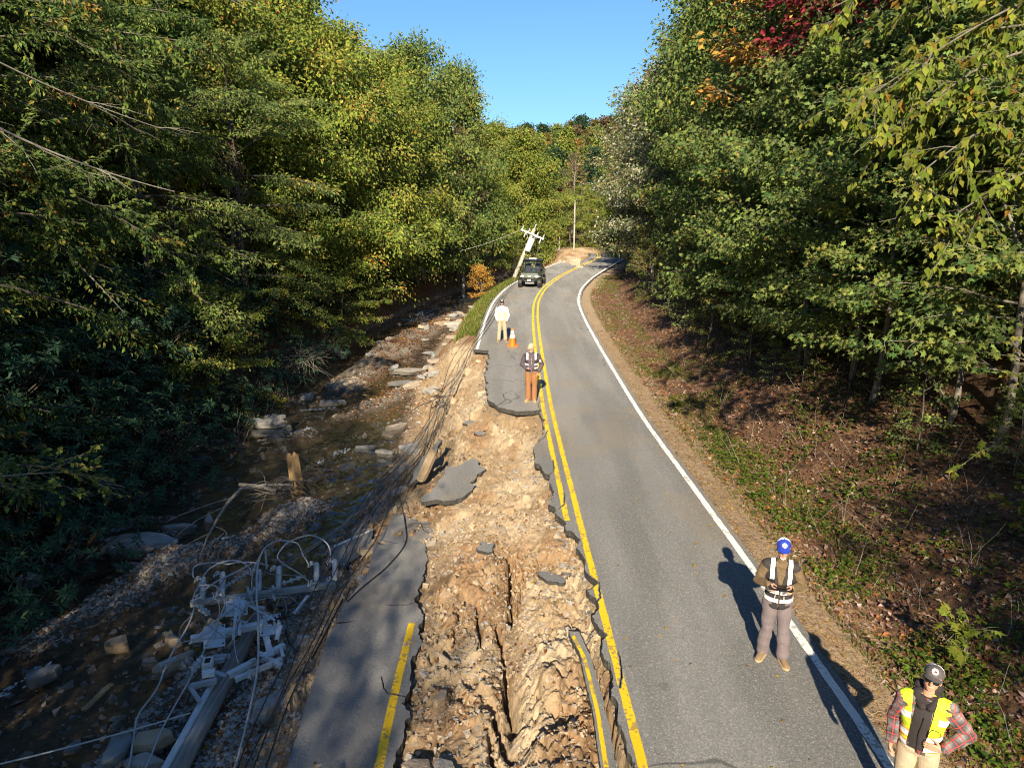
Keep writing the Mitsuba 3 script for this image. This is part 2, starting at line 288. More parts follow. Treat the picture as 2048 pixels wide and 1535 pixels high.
# ------------------------------------------------------------------ creek water
wx = np.arange(-18, -1.5, .06); wy = np.r_[np.arange(-20, 4, .5), np.arange(4, 34, .07), np.arange(34, 62, .16)]
WX, WY = np.meshgrid(wx, wy)
def water_z(x, y): return WATER + .03 * (fb(x, y * .6, 1.6, 4, 41) - .5) + (.012 + np.clip(fb(x * 1.0, y, .28, 2, 44) - .5, 0, 1) * .5) * (fb(x, y, 4.5, 3, 45) - .5)
WZ = water_z(WX.ravel(), WY.ravel()).reshape(WX.shape)
scene['water_bsdf'] = {'type': 'thindielectric', 'int_ior': 1.33}
wm = grid_mesh(WX, WY, WZ)
fc = wm.vertices[wm.faces].mean(1)
keep = (np.abs(ground_z(fc[:, 0], fc[:, 1], False) - WATER) < .5) & (lateral(fc[:, 0], fc[:, 1])[0] < -3.4)
wm = trimesh.Trimesh(wm.vertices, wm.faces[keep], process=False); wm.remove_unreferenced_vertices()
tag(put('creek_water', ply(wm, 'water_bsdf', True)), 'shallow dark creek running over stones below the road', None, None, 'structure')

# broken white water where the creek drops between stones
for q_, (cx_, cy_, a_, b_, t_) in enumerate([(-9.6, 17.0, .9, .16, .25), (-10.2, 17.5, .35, .3, 1.0), (-7.4, 16.7, .35, .2, .6), (-6.0, 20.9, .4, .2, .9), (-8.0, 25.2, .8, .16, .9), (-9.9, 26.9, .5, .14, .2), (-7.9, 28.2, .7, .12, .3), (-10.6, 10.2, 1.2, .25, 1.2), (-10.0, 8.6, .9, .25, 1.2), (-6.0, 22.8, .8, .2, 1.1), (-8.9, 11.0, .8, .15, 1.2)]):
    R2 = np.random.default_rng(800 + q_); V2, F2, n2 = [], [], 0
    for k_ in range(46):
        u_, w_ = R2.uniform(-1, 1) * a_, R2.normal(0, .45) * b_; px_, py_ = cx_ + u_ * math.cos(t_) - w_ * math.sin(t_), cy_ + u_ * math.sin(t_) + w_ * math.cos(t_)
        sp_ = trimesh.creation.icosphere(1); sc2 = R2.uniform(.25, 1) * np.array([.07, .025, .022]); v2 = sp_.vertices * sc2 @ rotz(t_ + R2.normal(0, .35)).T + [px_, py_, WATER + .012]
        V2.append(v2); F2.append(sp_.faces + n2); n2 += len(v2)
    tag(put('riffle', ply((np.vstack(V2), np.vstack(F2)), 'white_water', True)), 'white broken water tumbling between the creek stones', 'riffle', None, 'stuff')

# ------------------------------------------------------------------ asphalt
def road_pt(y_or_s, off): return CLD[y_or_s] + CLN[y_or_s] * off
def asphalt_color(p, n, uv):
    f1 = fbm(p.x * .8, p.y * .35, p.z, 3); sp = noise(p.x * 70, p.y * 70, p.z * 70); s2 = noise(p.x * 26, p.y * 26, p.z * 26 + 5)
    c = mi.Color3f(.198, .197, .196) * (.78 + .3 * f1) * (.72 + .55 * sp) 
    c = c * (.9 + .22 * smoothstep(.3, .7, fbm(p.x * 2.2, p.y * .25, 4.0, 3)))
    c = mix(c, (.34, .32, .29), smoothstep(.78, .88, sp) * .6)
    c = mix(c, (.26, .2, .13), smoothstep(.62, .75, fbm(p.x * .5 + 9, p.y * .5, 0.0, 3)) * .22)
    crack = smoothstep(.012, .003, dr.abs(fbm(p.x * .35 + 3.3, p.y * .55, 0.0, 4) - .5)) * smoothstep(.5, .6, noise(p.x * .5, p.y * .5 + 9))
    c = c * (1 - .5 * crack)
    side = smoothstep(.6, .3, dr.abs(n.z))
    return mix(c, mi.Color3f(.05, .048, .046) * (.5 + s2), side)
scene['asphalt'] = {'type': 'twosided', 'bsdf': {'type': 'bumpmap', 'arbitrary': proc(lambda p, n, uv: .004 * noise(p.x * 80, p.y * 80, p.z * 80), 3e-3), 'scale': 1.0,
                    'bsdf': {'type': 'principled', 'base_color': proc(asphalt_color), 'roughness': .82, 'specular': .35}}}
from shapely.geometry import Polygon, LineString
from shapely import affinity
import shapely
rng = np.random.default_rng(11)
def ragged(P, amp=.03, step=.07, seed=0):
    P = np.asarray(P, float); out = []
    for a, b in zip(P[:-1], P[1:]):
        n = max(1, int(np.linalg.norm(b - a) / step))
        out.append(a + (b - a) * (np.arange(n) / n)[:, None])
    out = np.vstack(out + [P[-1:]])
    if amp > .018:
        k_ = max(2, int(.26 / step)); C = np.random.default_rng(seed + 500).normal(0, amp * 2.1, (len(out) // k_ + 2, 2)); u_ = np.arange(len(out)) / k_
        out = out + np.stack([np.interp(u_, np.arange(len(C)), C[:, 0]), np.interp(u_, np.arange(len(C)), C[:, 1])], 1)
    J = np.random.default_rng(seed + 900).normal(0, amp * .45, out.shape)
    dx = (meshkit.fbm(np.c_[out * 2.2, out[:, :1] * 0], 4, 50 + seed) - .5) * amp * 1.3 + J[:, 0]
    dy = (meshkit.fbm(np.c_[out * 2.2, out[:, :1] * 0], 4, 60 + seed) - .5) * amp * 1.3 + J[:, 1]
    return out + np.c_[dx, dy]
def slab_mesh(poly, top=0.0, thick=.13, chip=True):
    """a broken asphalt plate: extruded outline with a crumbling lower edge"""
    poly = poly.simplify(.004)
    m = trimesh.creation.extrude_polygon(poly, thick, engine='earcut')
    m.apply_translation([0, 0, top - thick])
    return m
iy = lambda y: int(np.argmin(np.abs(CLD[:, 1] - y) + (np.abs(CLD[:, 0]) > 30) * 99))
i0, i1 = 4, iy(79.5)
right = CLD[i0:i1] + CLN[i0:i1] * (right_off(CLD[i0:i1, 1]) + .16)[:, None]
i30 = iy(29.4); iw0 = iy(69.0); iw1 = iy(77.5)
left_far = [CLD[i] - CLN[i] * 2.72 for i in range(i30, iw0)] + [CLD[i] - CLN[i] * (2.72 - 1.8 * min(1, (i - iw0) / 9) ** .7 - .15 * math.sin(i * 1.3)) for i in range(iw0, i1)]
torn = ragged([(1.62, -8), (1.45, 0), (1.41, 6.5), (1.40, 7.5), (1.36, 8.6), (1.34, 9.8), (1.32, 10.5), (1.31, 11.2), (1.26, 12.0), (1.2, 12.4), (1.1, 12.7), (.99, 13.3), (.88, 14.2), (.85, 15.0), (.82, 15.8), (.64, 16.3), (.5, 16.75), (.62, 17.8), (.82, 18.6), (.93, 19.6),
               (.84, 20.9), (.66, 20.75), (.19, 20.7), (-.18, 20.86), (-.5, 21.2), (-.7, 21.9), (-.82, 22.5), (-.86, 24.0), (-.98, 25.2), (-.9, 26.7), (-.93, 28.2), (-.96, 29.3), (-1.5, 29.5)], .026, .06, 1)
left_near = [CLD[i] - CLN[i] * 2.72 for i in range(i0, iy(-9))]
outline = np.vstack([right, np.array(left_far)[::-1], torn[::-1], np.array(left_near)[::-1]])
CRK = [[(-.9, 24.6), (-.5, 24.3), (-.3, 24.5), (.1, 24.1)], [(-.45, 21.3), (-.2, 21.9), (-.3, 22.6), (.05, 23.1)], [(.85, 20.9), (.8, 21.4), (.9, 21.9)], [(-.9, 26.4), (-.4, 26.7), (0, 26.5)], [(.7, 18.0), (.86, 18.3), (.98, 18.9)], [(.8, 15.6), (.98, 15.9), (1.0, 16.6)], [(.95, 13.8), (1.1, 14.0), (1.14, 14.6)], [(1.34, 10.2), (1.42, 10.4), (1.46, 10.9)], [(1.42, 8.2), (1.5, 8.5), (1.52, 9.0)]]
rp = Polygon(outline).buffer(0).difference(shapely.union_all([LineString(ragged(c_, .016, .07, 30 + i_)).buffer(.011, cap_style='flat') for i_, c_ in enumerate(CRK)]))
rp = max(rp.geoms, key=lambda g: g.area) if hasattr(rp, 'geoms') else rp
road = tag(put('road', ply(slab_mesh(rp, 0, .13), 'asphalt', False)), 'two-lane asphalt road with one lane torn away', None, None, 'structure')

def worn_paint(col, grit):
    def fn(p, n, uv):
        w = smoothstep(.60, .72, noise(p.x * 28, p.y * 28, 1.0) * .55 + noise(p.x * 7, p.y * 4, 2.0) * .45)
        g = .88 + .2 * noise(p.x * 60, p.y * 60)
        return mix(mi.Color3f(col) * g, grit, w * .7)
    return fn
scene['yellow_line_paint'] = {'type': 'twosided', 'bsdf': {'type': 'principled', 'base_color': proc(worn_paint((.78, .50, .012), (.2, .17, .1))), 'roughness': .65}}
scene['white_line_paint'] = {'type': 'twosided', 'bsdf': {'type': 'principled', 'base_color': proc(worn_paint((.76, .75, .72), (.3, .28, .25))), 'roughness': .65}}
def strip(j0, j1, off, w, mat_, clip=None, z=.004, parent='road', name='yellow_line', edge=.006):
    i = np.arange(j0, j1)
    a = spline(CLD[i], .05) if True else CLD[i]
    t = nz(np.gradient(a, axis=0)); n = np.stack([t[:, 1], -t[:, 0]], 1)
    e = (meshkit.noise(np.c_[a * 6, a[:, :1] * 0], 3)[:, None] - .5) * 2 * edge
    e2 = (meshkit.noise(np.c_[a * 6, a[:, :1] * 0], 4)[:, None] - .5) * 2 * edge
    o_ = right_off(a[:, 1])[:, None] if off == 'right' else off
    A, B = a + n * (o_ - w / 2 + e), a + n * (o_ + w / 2 + e2)
    if clip is not None:
        p = Polygon(np.vstack([A, B[::-1]])).buffer(0).intersection(clip)
        gs = [g for g in getattr(p, 'geoms', [p]) if g.area > .02]
        mm = []
        for g in gs:
            v, f = trimesh.creation.triangulate_polygon(g, engine='earcut'); mm.append(trimesh.Trimesh(np.c_[v, np.full(len(v), z)], f, process=False))
        m = trimesh.util.concatenate(mm)
    else:
        k = len(A); v = np.c_[np.vstack([A, B]), np.full(2 * k, z)]; q = np.arange(k - 1)
        m = trimesh.Trimesh(v, np.vstack([np.stack([q, q + k, q + k + 1], 1), np.stack([q, q + k + 1, q + 1], 1)]), process=False)
    return put(name, ply(m, mat_), parent)
inner = rp.buffer(-.012)
strip(i0, i1, .125, .115, 'yellow_line_paint', inner)
strip(iy(13.3), i1, -.125, .115, 'yellow_line_paint', inner)
strip(i0, i1, 'right', .125, 'white_line_paint', None, name='white_edge_line')
strip(iy(29.6), i1, -2.56, .11, 'white_line_paint', inner, name='white_edge_line')
# ------------------------------------------------------------------ trees and shrubs
scene['bark'] = {'type': 'twosided', 'bsdf': {'type': 'principled', 'roughness': .9, 'specular': .2, 'base_color': proc(lambda p, n, uv: mix((.05, .04, .033), (.34, .31, .27), uv.x) * (.55 + .45 * noise(p.x * 9, p.y * 9, p.z * 2.2) + .45 * noise(p.x * 30, p.y * 30, p.z * 9)))}}
def pal(*items): c = np.array([i[:3] for i in items]); w = np.array([i[3] for i in items], float); return c, w / w.sum()
PAL = {
    'yellowgreen': pal((.135, .165, .014, 5), (.092, .13, .014, 4), (.20, .185, .016, 2), (.055, .085, .012, 2), (.24, .13, .012, .35)),
    'green': pal((.068, .095, .018, 5), (.105, .122, .018, 3), (.035, .065, .014, 3), (.14, .14, .015, .5)),
    'darkgreen': pal((.045, .068, .016, 5), (.07, .088, .016, 3), (.08, .105, .018, 2), (.17, .12, .012, .3)),
    'spray': pal((.05, .085, .016, 5), (.085, .125, .016, 3), (.15, .15, .014, 1), (.2, .12, .012, .4)),
    'mixed': pal((.1, .105, .02, 4), (.06, .08, .018, 3), (.19, .13, .018, 2), (.12, .07, .02, 1)),
    'gold': pal((.36, .19, .015, 4), (.27, .12, .012, 2), (.42, .26, .02, 2), (.1, .1, .02, 1)),
    'red': pal((.26, .022, .03, 4), (.15, .02, .022, 2), (.1, .07, .02, 1)),
    'orange': pal((.3, .115, .018, 3), (.22, .15, .015, 3), (.12, .09, .02, 2), (.12, .06, .03, 1)),
    'silver': pal((.28, .29, .2, 3.5), (.13, .14, .055, 3), (.075, .1, .025, 3), (.22, .15, .07, 1)),
    'pine': pal((.018, .04, .016, 4), (.03, .055, .018, 2)),
    'rhodo': pal((.02, .052, .026, 6), (.03, .068, .03, 3), (.013, .034, .018, 2), (.24, .17, .015, .06)),
    'brownish': pal((.13, .085, .045, 3), (.085, .055, .03, 3), (.1, .09, .03, 2)),
}
for k_, g_ in dict(yellowgreen=2.05, green=2.6, darkgreen=3.1, spray=1.85, mixed=1.7, pine=2.1, brownish=1.8, orange=1.4, silver=1.75, rhodo=2.0, red=1.3, gold=1.6).items(): PAL[k_] = (np.maximum(0, PAL[k_][0] * g_ * .86 + (PAL[k_][0] * g_).mean(1, keepdims=True) * .14 + [.006, .007, .011]), PAL[k_][1])
def leaf_geo(pos, ax, nrm, ln, wd, tris=2, fold=.18):
    """leaf blades: pos base (n,3), long axis, normal; returns vertices, faces"""
    n = len(pos); ax = nz(ax); side = nz(np.cross(ax, nrm)); nrm = np.cross(side, ax)
    ln = np.broadcast_to(ln, (n,))[:, None]; wd = np.broadcast_to(wd, (n,))[:, None]
    m = pos + ax * ln * .48
    L, R_ = m - side * wd * .5 + nrm * wd * fold, m + side * wd * .5 + nrm * wd * fold
    tip = pos + ax * ln - nrm * ln * .12
    if tris == 2:
        v = np.stack([pos, R_, tip, L], 1).reshape(-1, 3); i = np.arange(n)[:, None] * 4
        f = np.concatenate([i + [0, 1, 2], i + [0, 2, 3]])
        return v, f, 4
    v = np.stack([pos, R_, m, L, tip], 1).reshape(-1, 3); i = np.arange(n)[:, None] * 5
    f = np.concatenate([i + [0, 1, 2], i + [0, 2, 3], i + [1, 4, 2], i + [2, 4, 3]])
    return v, f, 5
def lobed_geo(pos, ax, nrm, s):
    """maple-like leaf: five pointed lobes, 9 triangles"""
    n = len(pos); ax = nz(ax); side = nz(np.cross(ax, nrm)); nrm = np.cross(side, ax)
    P = [(0, 0), (.34, .02), (.2, .28), (.52, .5), (.2, .55), (0, 1.0), (-.2, .55), (-.52, .5), (-.2, .28), (-.34, .02)]
    s = np.broadcast_to(s, (n,))[:, None]
    v = np.stack([pos + (side * a + ax * b - nrm * (abs(a) * .3 + .15 * b * b)) * s for a, b in P] + [pos + ax * .4 * s], 1).reshape(-1, 3)
    i = np.arange(n)[:, None] * 11
    f = np.concatenate([i + [10, k, (k + 1) % 10] for k in range(10)])
    return v, f, 11
def colours(rng, n, palette, clump=None, jit=.28):
    c, w = PAL[palette]
    if clump is None: idx = rng.choice(len(c), n, p=w)
    else:
        cc = rng.choice(len(c), clump.max() + 1, p=w); idx = np.where(rng.random(n) < .55, cc[clump], rng.choice(len(c), n, p=w))
    return c[idx] * (1 + jit * (rng.random((n, 1)) * 2 - 1)) * (1 + .12 * (rng.random((n, 3)) * 2 - 1))
def branch(rng, p0, d, L, n=6, sag=0.0, wig=.08, lift=0.0):
    s = np.linspace(0, 1, n)[:, None]
    p = p0 + d * L * s + np.array([0, 0, 1.0]) * (lift * L * s ** 2 - sag * L * s ** 2)
    w = np.cumsum(rng.normal(0, wig * L / n, (n, 3)), 0); w -= w[:1]
    return p + w
def make_tree(seed, H=14, R=4, base=.25, nl=34, nleaf=20000, ll=.2, lw=.11, palette='yellowgreen', e0=.0, e1=1.1, sag=.15, tr=.16, twig=7, shape=.8, lean=0.0, tris=2, flat=.6, bark_=.35, spread=.10, bare=0.0, kind='blade', stems=1, droopy=.35, lit=1.0):
    rng = np.random.default_rng(seed)
    wood, LP, LA, LC = MB(), [], [], []
    tw = []
    for st in range(stems):
        a = rng.random() * 6.28; le = lean + (.16 if stems > 1 else 0)
        n = 9; s = np.linspace(0, 1, n)
        tp = np.stack([math.cos(a) * le * H * s ** 1.3 + (rng.random() * .3 if stems > 1 else 0), math.sin(a) * le * H * s ** 1.3, -.4 + s * (H + .2)], 1)
        tp[1:-1, :2] += np.cumsum(rng.normal(0, .012 * H, (n - 2, 2)), 0) * .6
        trr = tr / math.sqrt(stems) * (1 - s) ** .8 + .015; trr[0] *= 1.3
        wood.tube(tp, trr, 8 if tr > .1 else 6)
        for k in range(nl // stems):
            q = (k + rng.random()) / (nl // stems); h = base + (.985 - base) * q ** .85
            p0 = np.array([np.interp(h, s, tp[:, j]) for j in range(3)])
            L = R * (max(.03, math.sin(math.pi * min(1, (.16 + .84 * q))) ** shape) * (.75 + .45 * rng.random())) + .25
            az = k * 2.4 + rng.normal(0, .35); el = e0 + (e1 - e0) * q ** 1.2 + rng.normal(0, .12)
            d = np.array([math.cos(az) * math.cos(el), math.sin(az) * math.cos(el), math.sin(el)])
            b = branch(rng, p0, d, L, 6, sag * (1 - .6 * q), .09)
            r0 = max(.012, np.interp(h, s, trr) * .5)
            wood.tube(b, np.linspace(min(r0, .06 * tr / .16), .006, 6), 4, False)
            for j in range(twig):
                u = .22 + .78 * (j + rng.random()) / twig; i0 = min(4, int(u * 5)); f_ = u * 5 - i0
                c0 = b[i0] * (1 - f_) + b[i0 + 1] * f_; ld = nz(b[i0 + 1] - b[i0])
                sd = np.cross(ld, [0, 0, 1]); sd = nz(sd) * (1 if j % 2 else -1)
                td = nz(ld * rng.uniform(.4, 1.1) + sd * rng.uniform(.4, 1.1) + [0, 0, rng.normal(.02, .28 * (1 - flat) + .08)])
                TL = L * .30 * (1.15 - u * .6) * rng.uniform(.6, 1.3) + .25
                t_ = branch(rng, c0, td, TL, 4, droopy * .6, .12)
                tw.append((t_, TL))
                if bare or j % 2 == 0: wood.tube(t_, np.linspace(.011, .004, 4), 3, False)
    wts = np.array([t[1] for t in tw]); keepers = rng.random(len(tw)) >= bare
    wts = wts * keepers * rng.gamma(3, 1 / 3, len(tw)); wts /= wts.sum()
    cnt = rng.multinomial(nleaf, wts)
    ids = np.repeat(np.arange(len(tw)), cnt); nL = len(ids)
    P = np.stack([t[0] for t in tw])                                   # (twigs,4,3)
    u = rng.random(nL) * 3; i0 = np.minimum(2, u.astype(int)); fr = (u - i0)[:, None]
    pos = P[ids, i0] * (1 - fr) + P[ids, i0 + 1] * fr
    td = nz(P[ids, 3] - P[ids, 0])
    off = rng.normal(0, spread, (nL, 3)) * np.array([1, 1, 1 - .55 * flat]) * np.minimum(1.6, .6 + R / 4)
    pos = pos + off
    ax = nz(td * .6 + nz(off) * .7 + rng.normal(0, .45, (nL, 3)) - np.array([0, 0, droopy]))
    outw = nz(np.c_[pos[:, :2], np.zeros(nL)]); nrm = nz(np.array([0, 0, 1.0]) * (.22 + .55 * flat) + outw * .55 + rng.normal(0, .5, (nL, 3)))
    sz = ll * rng.uniform(.6, 1.25, nL)
    if kind == 'lobed': v, f, k = lobed_geo(pos, ax, nrm, sz)
    else: v, f, k = leaf_geo(pos, ax, nrm, sz, sz * lw / ll, tris)
    col = np.repeat(colours(rng, nL, palette, ids) * lit, k, 0)
    return wood, (v, f, col), bark_
def tree_parts(spec, leafmat='leaf'):
    wood, (v, f, col), bk = spec
    w = wood.tm()
    return {'trunk': ply(w, 'bark', True, uv=np.full((len(w.vertices), 2), bk)), 'crown': ply((v, f), leafmat, False, color=col)}
GROUPS = {}
def proto(name, leafmat='leaf', **k):
    scene['kind_' + name] = {'type': 'shapegroup', **tree_parts(make_tree(**k), leafmat)}; GROUPS[name] = k.get('H', 14)
def plant(name, proto_, x, y, s=1.0, a=None, label='', cat='tree', group=None, z=None, tilt=(0, 0), sx=1.0, rs=np.random.default_rng(5)):
    key = thing(name, label, cat, group)
    a = rs.random() * 360 if a is None else a
    z = hz(x, y) if z is None else z
    scene[key] = {'type': 'instance', 'group': ref('kind_' + proto_), 'to_world': T().translate([x, y, z]).rotate([1, 0, 0], tilt[0]).rotate([0, 1, 0], tilt[1]).rotate([0, 0, 1], a).scale([s * sx, s * sx, s])}
    return key

proto('yg_a', seed=1, H=15, R=4.6, base=.06, nl=70, nleaf=40000, shape=.5, ll=.21, lw=.12, palette='yellowgreen', e0=.1, e1=1.0, sag=.2, twig=9, spread=.2, flat=.2, droopy=.6, bark_=.5)
proto('yg_b', seed=2, H=13, R=3.8, base=.06, nl=60, nleaf=32000, shape=.55, ll=.21, lw=.12, palette='yellowgreen', e0=.15, e1=1.05, sag=.15, twig=9, spread=.2, flat=.25, droopy=.55, bark_=.3, lean=.05)
proto('green_a', seed=3, H=14, R=4.6, base=.08, nl=60, nleaf=34000, shape=.55, ll=.21, lw=.14, palette='green', e0=.2, e1=1.1, sag=.1, twig=9, spread=.2, flat=.3, droopy=.5, bark_=.35)
proto('spray_a', seed=4, H=17, R=6.0, base=.18, nl=46, nleaf=30000, ll=.16, lw=.075, palette='spray', e0=-.12, e1=.9, sag=.3, twig=11, spread=.085, flat=.95, tr=.24, bark_=.3, droopy=.45)
proto('spray_b', seed=5, H=13, R=4.6, base=.15, nl=36, nleaf=22000, ll=.16, lw=.075, palette='darkgreen', e0=-.1, e1=.9, sag=.28, twig=11, spread=.085, flat=.95, tr=.17, bark_=.2, droopy=.4)
proto('mixed_a', seed=6, H=12, R=3.2, base=.2, nl=40, nleaf=12000, ll=.2, lw=.12, palette='mixed', e0=.2, e1=1.2, sag=.06, twig=7, spread=.16, bare=.3, bark_=.6)
proto('bare_a', seed=7, H=14, R=2.6, base=.25, nl=40, nleaf=2500, ll=.18, lw=.1, palette='brownish', e0=.55, e1=1.25, sag=.0, twig=6, spread=.15, bare=.6, bark_=.85, tr=.13)
proto('silver_a', seed=8, H=13, R=4.2, base=.06, nl=56, nleaf=26000, shape=.5, ll=.21, lw=.15, palette='silver', e0=.2, e1=1.2, sag=.05, twig=8, spread=.2, bark_=.6)
proto('gold_a', seed=9, H=13, R=2.6, base=.42, tr=.1, nl=30, nleaf=6500, ll=.19, lw=.13, palette='gold', e0=.4, e1=1.25, sag=.03, twig=7, spread=.18, bark_=.75, bare=.2)
proto('red_a', seed=10, H=12, R=2.6, base=.48, nl=26, nleaf=4200, ll=.19, lw=.13, palette='red', e0=.3, e1=1.2, sag=.03, twig=7, spread=.15, bark_=.5, bare=.3)
proto('orange_a', seed=12, H=6, R=2.0, base=.12, nl=28, nleaf=6500, ll=.19, lw=.11, palette='orange', e0=.2, e1=1.2, sag=.05, twig=6, spread=.14, bark_=.4, tr=.07, stems=2)
proto('gold_shrub', seed=19, H=5, R=1.7, base=.12, nl=26, nleaf=5000, ll=.18, lw=.11, palette='gold', e0=.2, e1=1.2, sag=.05, twig=6, spread=.14, bark_=.5, tr=.06, stems=2)
proto('shade_a', seed=18, H=17, R=5.4, base=.2, nl=44, nleaf=6800, ll=.2, lw=.13, palette='yellowgreen', e0=.05, e1=1.0, sag=.15, twig=9, spread=.2, flat=.4, bark_=.4, tr=.18)
proto('maple_a', seed=13, H=11, R=4.4, base=.2, nl=40, nleaf=13000, shape=.5, ll=.2, lw=.2, palette='green', e0=.05, e1=1.1, sag=.08, twig=9, spread=.16, flat=.9, kind='lobed', tr=.11, bark_=.55, lean=.06)
proto('oak_a', seed=14, H=14, R=4.7, base=.1, nl=56, nleaf=19000, shape=.5, ll=.24, lw=.2, palette='darkgreen', e0=.1, e1=1.15, sag=.08, twig=9, spread=.2, flat=.6, kind='lobed', tr=.16, bark_=.65)
proto('sapling_a', seed=15, H=4.2, R=1.5, base=.15, nl=18, nleaf=1100, ll=.15, lw=.15, palette='green', e0=.1, e1=1.1, sag=.05, twig=5, spread=.12, flat=.9, kind='lobed', tr=.03, bark_=.5)
proto('sapling_b', seed=16, H=3.4, R=1.5, base=.1, nl=18, nleaf=2600, ll=.12, lw=.06, palette='mixed', e0=.3, e1=1.2, sag=.05, twig=6, spread=.1, tr=.028, bark_=.5, stems=3)
proto('under_a', seed=17, H=5, R=2.8, base=.1, nl=26, nleaf=9000, ll=.13, lw=.065, palette='yellowgreen', e0=-.05, e1=.8, sag=.25, twig=8, spread=.08, flat=.95, tr=.06, bark_=.3, droopy=.4)
for q, (pl, hh, rr) in enumerate([('pine', 11, 2.6), ('mixed', 10, 2.4), ('green', 9, 2.6), ('orange', 9, 2.2), ('yellowgreen', 10, 2.7), ('brownish', 10, 2.0)]):
    proto('far_%d' % q, seed=30 + q, H=hh, R=rr, base=.15 if pl != 'pine' else .3, nl=24, nleaf=1500 if pl == 'brownish' else 2600, ll=.5, lw=.34, palette=pl, e0=.1, e1=1.2, sag=.05, twig=4, spread=.3, bark_=.7 if pl == 'brownish' else .4, bare=.35 if pl == 'brownish' else 0)

# rhododendron: rosettes of long leathery leaves over a dome of crooked stems
def make_rhodo(seed, R=2.0, Hh=2.2, nros=300, palette='rhodo', n0=9):
    rng = np.random.default_rng(seed); wood = MB(); V, F, C, n = [], [], [], 0
    for k in range(nros):
        z = rng.random() ** .8; a = rng.random() * 6.283
        rr = math.sqrt(max(.02, 1 - z * z)) * rng.uniform(.72, 1.08)
        c = np.array([math.cos(a) * rr * R, math.sin(a) * rr * R, z * Hh * rng.uniform(.85, 1.08) + .1])
        up = nz(np.array([math.cos(a) * rr * .8, math.sin(a) * rr * .8, .9]) + rng.normal(0, .25, 3))
        m = n0 + rng.integers(-2, 4); th = np.arange(m) * 6.283 / m + rng.random() * 6; t1 = nz(np.cross(up, [.3, .2, 1])); t2 = np.cross(up, t1)
        dr_ = rng.uniform(-.25, .55, m)
        ax = np.cos(th)[:, None] * t1 + np.sin(th)[:, None] * t2 + dr_[:, None] * up
        ln = rng.uniform(.11, .19, m); v, f, _ = leaf_geo(c + ax * .01, ax, nz(up - ax * .2), ln, ln * .27, 4, .14)
        V.append(v); F.append(f + n); n += len(v); C.append(np.repeat(colours(rng, m, palette), 5, 0))
        if k % 5 == 0: wood.tube(branch(rng, np.array([rng.normal(0, .15), rng.normal(0, .15), -.3]), nz(c), np.linalg.norm(c), 5, 0, .12), np.linspace(.03, .008, 5), 4, False)
    w = wood.tm()
    return {'stem': ply(w, 'bark', True, uv=np.full((len(w.vertices), 2), .15)), 'foliage': ply((np.vstack(V), np.vstack(F)), 'gloss_leaf', False, color=np.vstack(C))}
for q in range(3): scene['kind_rhodo_%d' % q] = {'type': 'shapegroup', **make_rhodo(60 + q, 1.9 + .2 * q, 2.0 + .25 * q, 330)}

R_ = np.random.default_rng(77)
LW = 'trees in the wood on the left hillside'
# the bright trees in the gap, left of the road
for (pr, x, y, s, sx, lab) in [
    ('yg_a', -10.2, 44, 1.02, 1.0, 'tall yellow-green tree in full sun left of the road, broadest of the sunlit crowns'),
    ('yg_a', -9.0, 52, 1.0, 1.0, 'sunlit yellow-green tree on the far creek bank behind the broadest crown'),
    ('yg_b', -13.8, 47, 1.2, 1.05, 'leaning yellow-green tree uphill of the sunlit crowns by the creek'),
    ('green_a', -4.8, 64, 1.22, .78, 'tallest narrow green tree at the left edge of the sky'),
    ('green_a', -7.4, 57, 1.2, .85, 'narrow green tree whose pointed top stands against the sky left of the road'),
    ('yg_b', -12.5, 38, .86, 1.1, 'lower yellow-green tree leaning over the creek in front of the sunlit crowns'),
    ('yg_a', -17, 40, 1.15, 1.0, 'tall yellow-green tree at the skyline above the sunlit creek-side crowns'),
    ('yg_b', -20, 33, 1.25, 1.1, 'yellow-green tree with an uneven top high on the left slope')]:
    plant('broadleaf_tree', pr, x, y, s, None, lab, 'tree', sx=sx)
for (x, y, s, lab) in [(-4.2, 62, 1.0, 'grey bare tree with upswept branches left of the leaning pole'), (-5.6, 66, 1.1, 'taller bare tree with pale stems behind the leaning pole'), (-3.6, 70, .9, 'thin bare tree beside the green tree beyond the utility vehicle'), (-7.4, 60, 1.0, 'dark bare tree at the edge of the sunlit crowns')]:
    plant('bare_tree', 'bare_a', x, y, s, None, lab, 'tree')
for (x, y, s, lab) in [(-12.6, 33, .62, 'thin pale dead stem in front of the left wood'), (-14.2, 37.5, .75, 'pale leafless tree among the dark left wood'), (-13.4, 29.5, .55, 'short twiggy dead tree behind the golden understory tree'), (-15.5, 31.5, .8, 'slender whitish trunk deep in the left wood')]:
    plant('dead_tree', 'bare_a', x, y, s, None, lab, 'tree')
plant('broadleaf_tree', 'yg_b', 1.5, 84, 1.12, None, 'green-yellow tree in the middle of the gap behind the leaning pole', 'tree', sx=1.1)
plant('broadleaf_tree', 'yg_b', -2.5, 88, 1.2, None, 'yellow-green tree half hidden behind the tree in the middle of the gap', 'tree')
plant('orange_tree', 'orange_a', 4.2, 92, .95, None, 'small orange tree at the bend under the green tree', 'tree')
plant('orange_tree', 'gold_shrub', -2.6, 58, .6, None, 'small golden-orange tree at the creek left of the utility vehicle', 'tree')
plant('bare_tree', 'bare_a', 9, 108, .9, None, 'pale bare tree in the gap above the bend', 'tree')
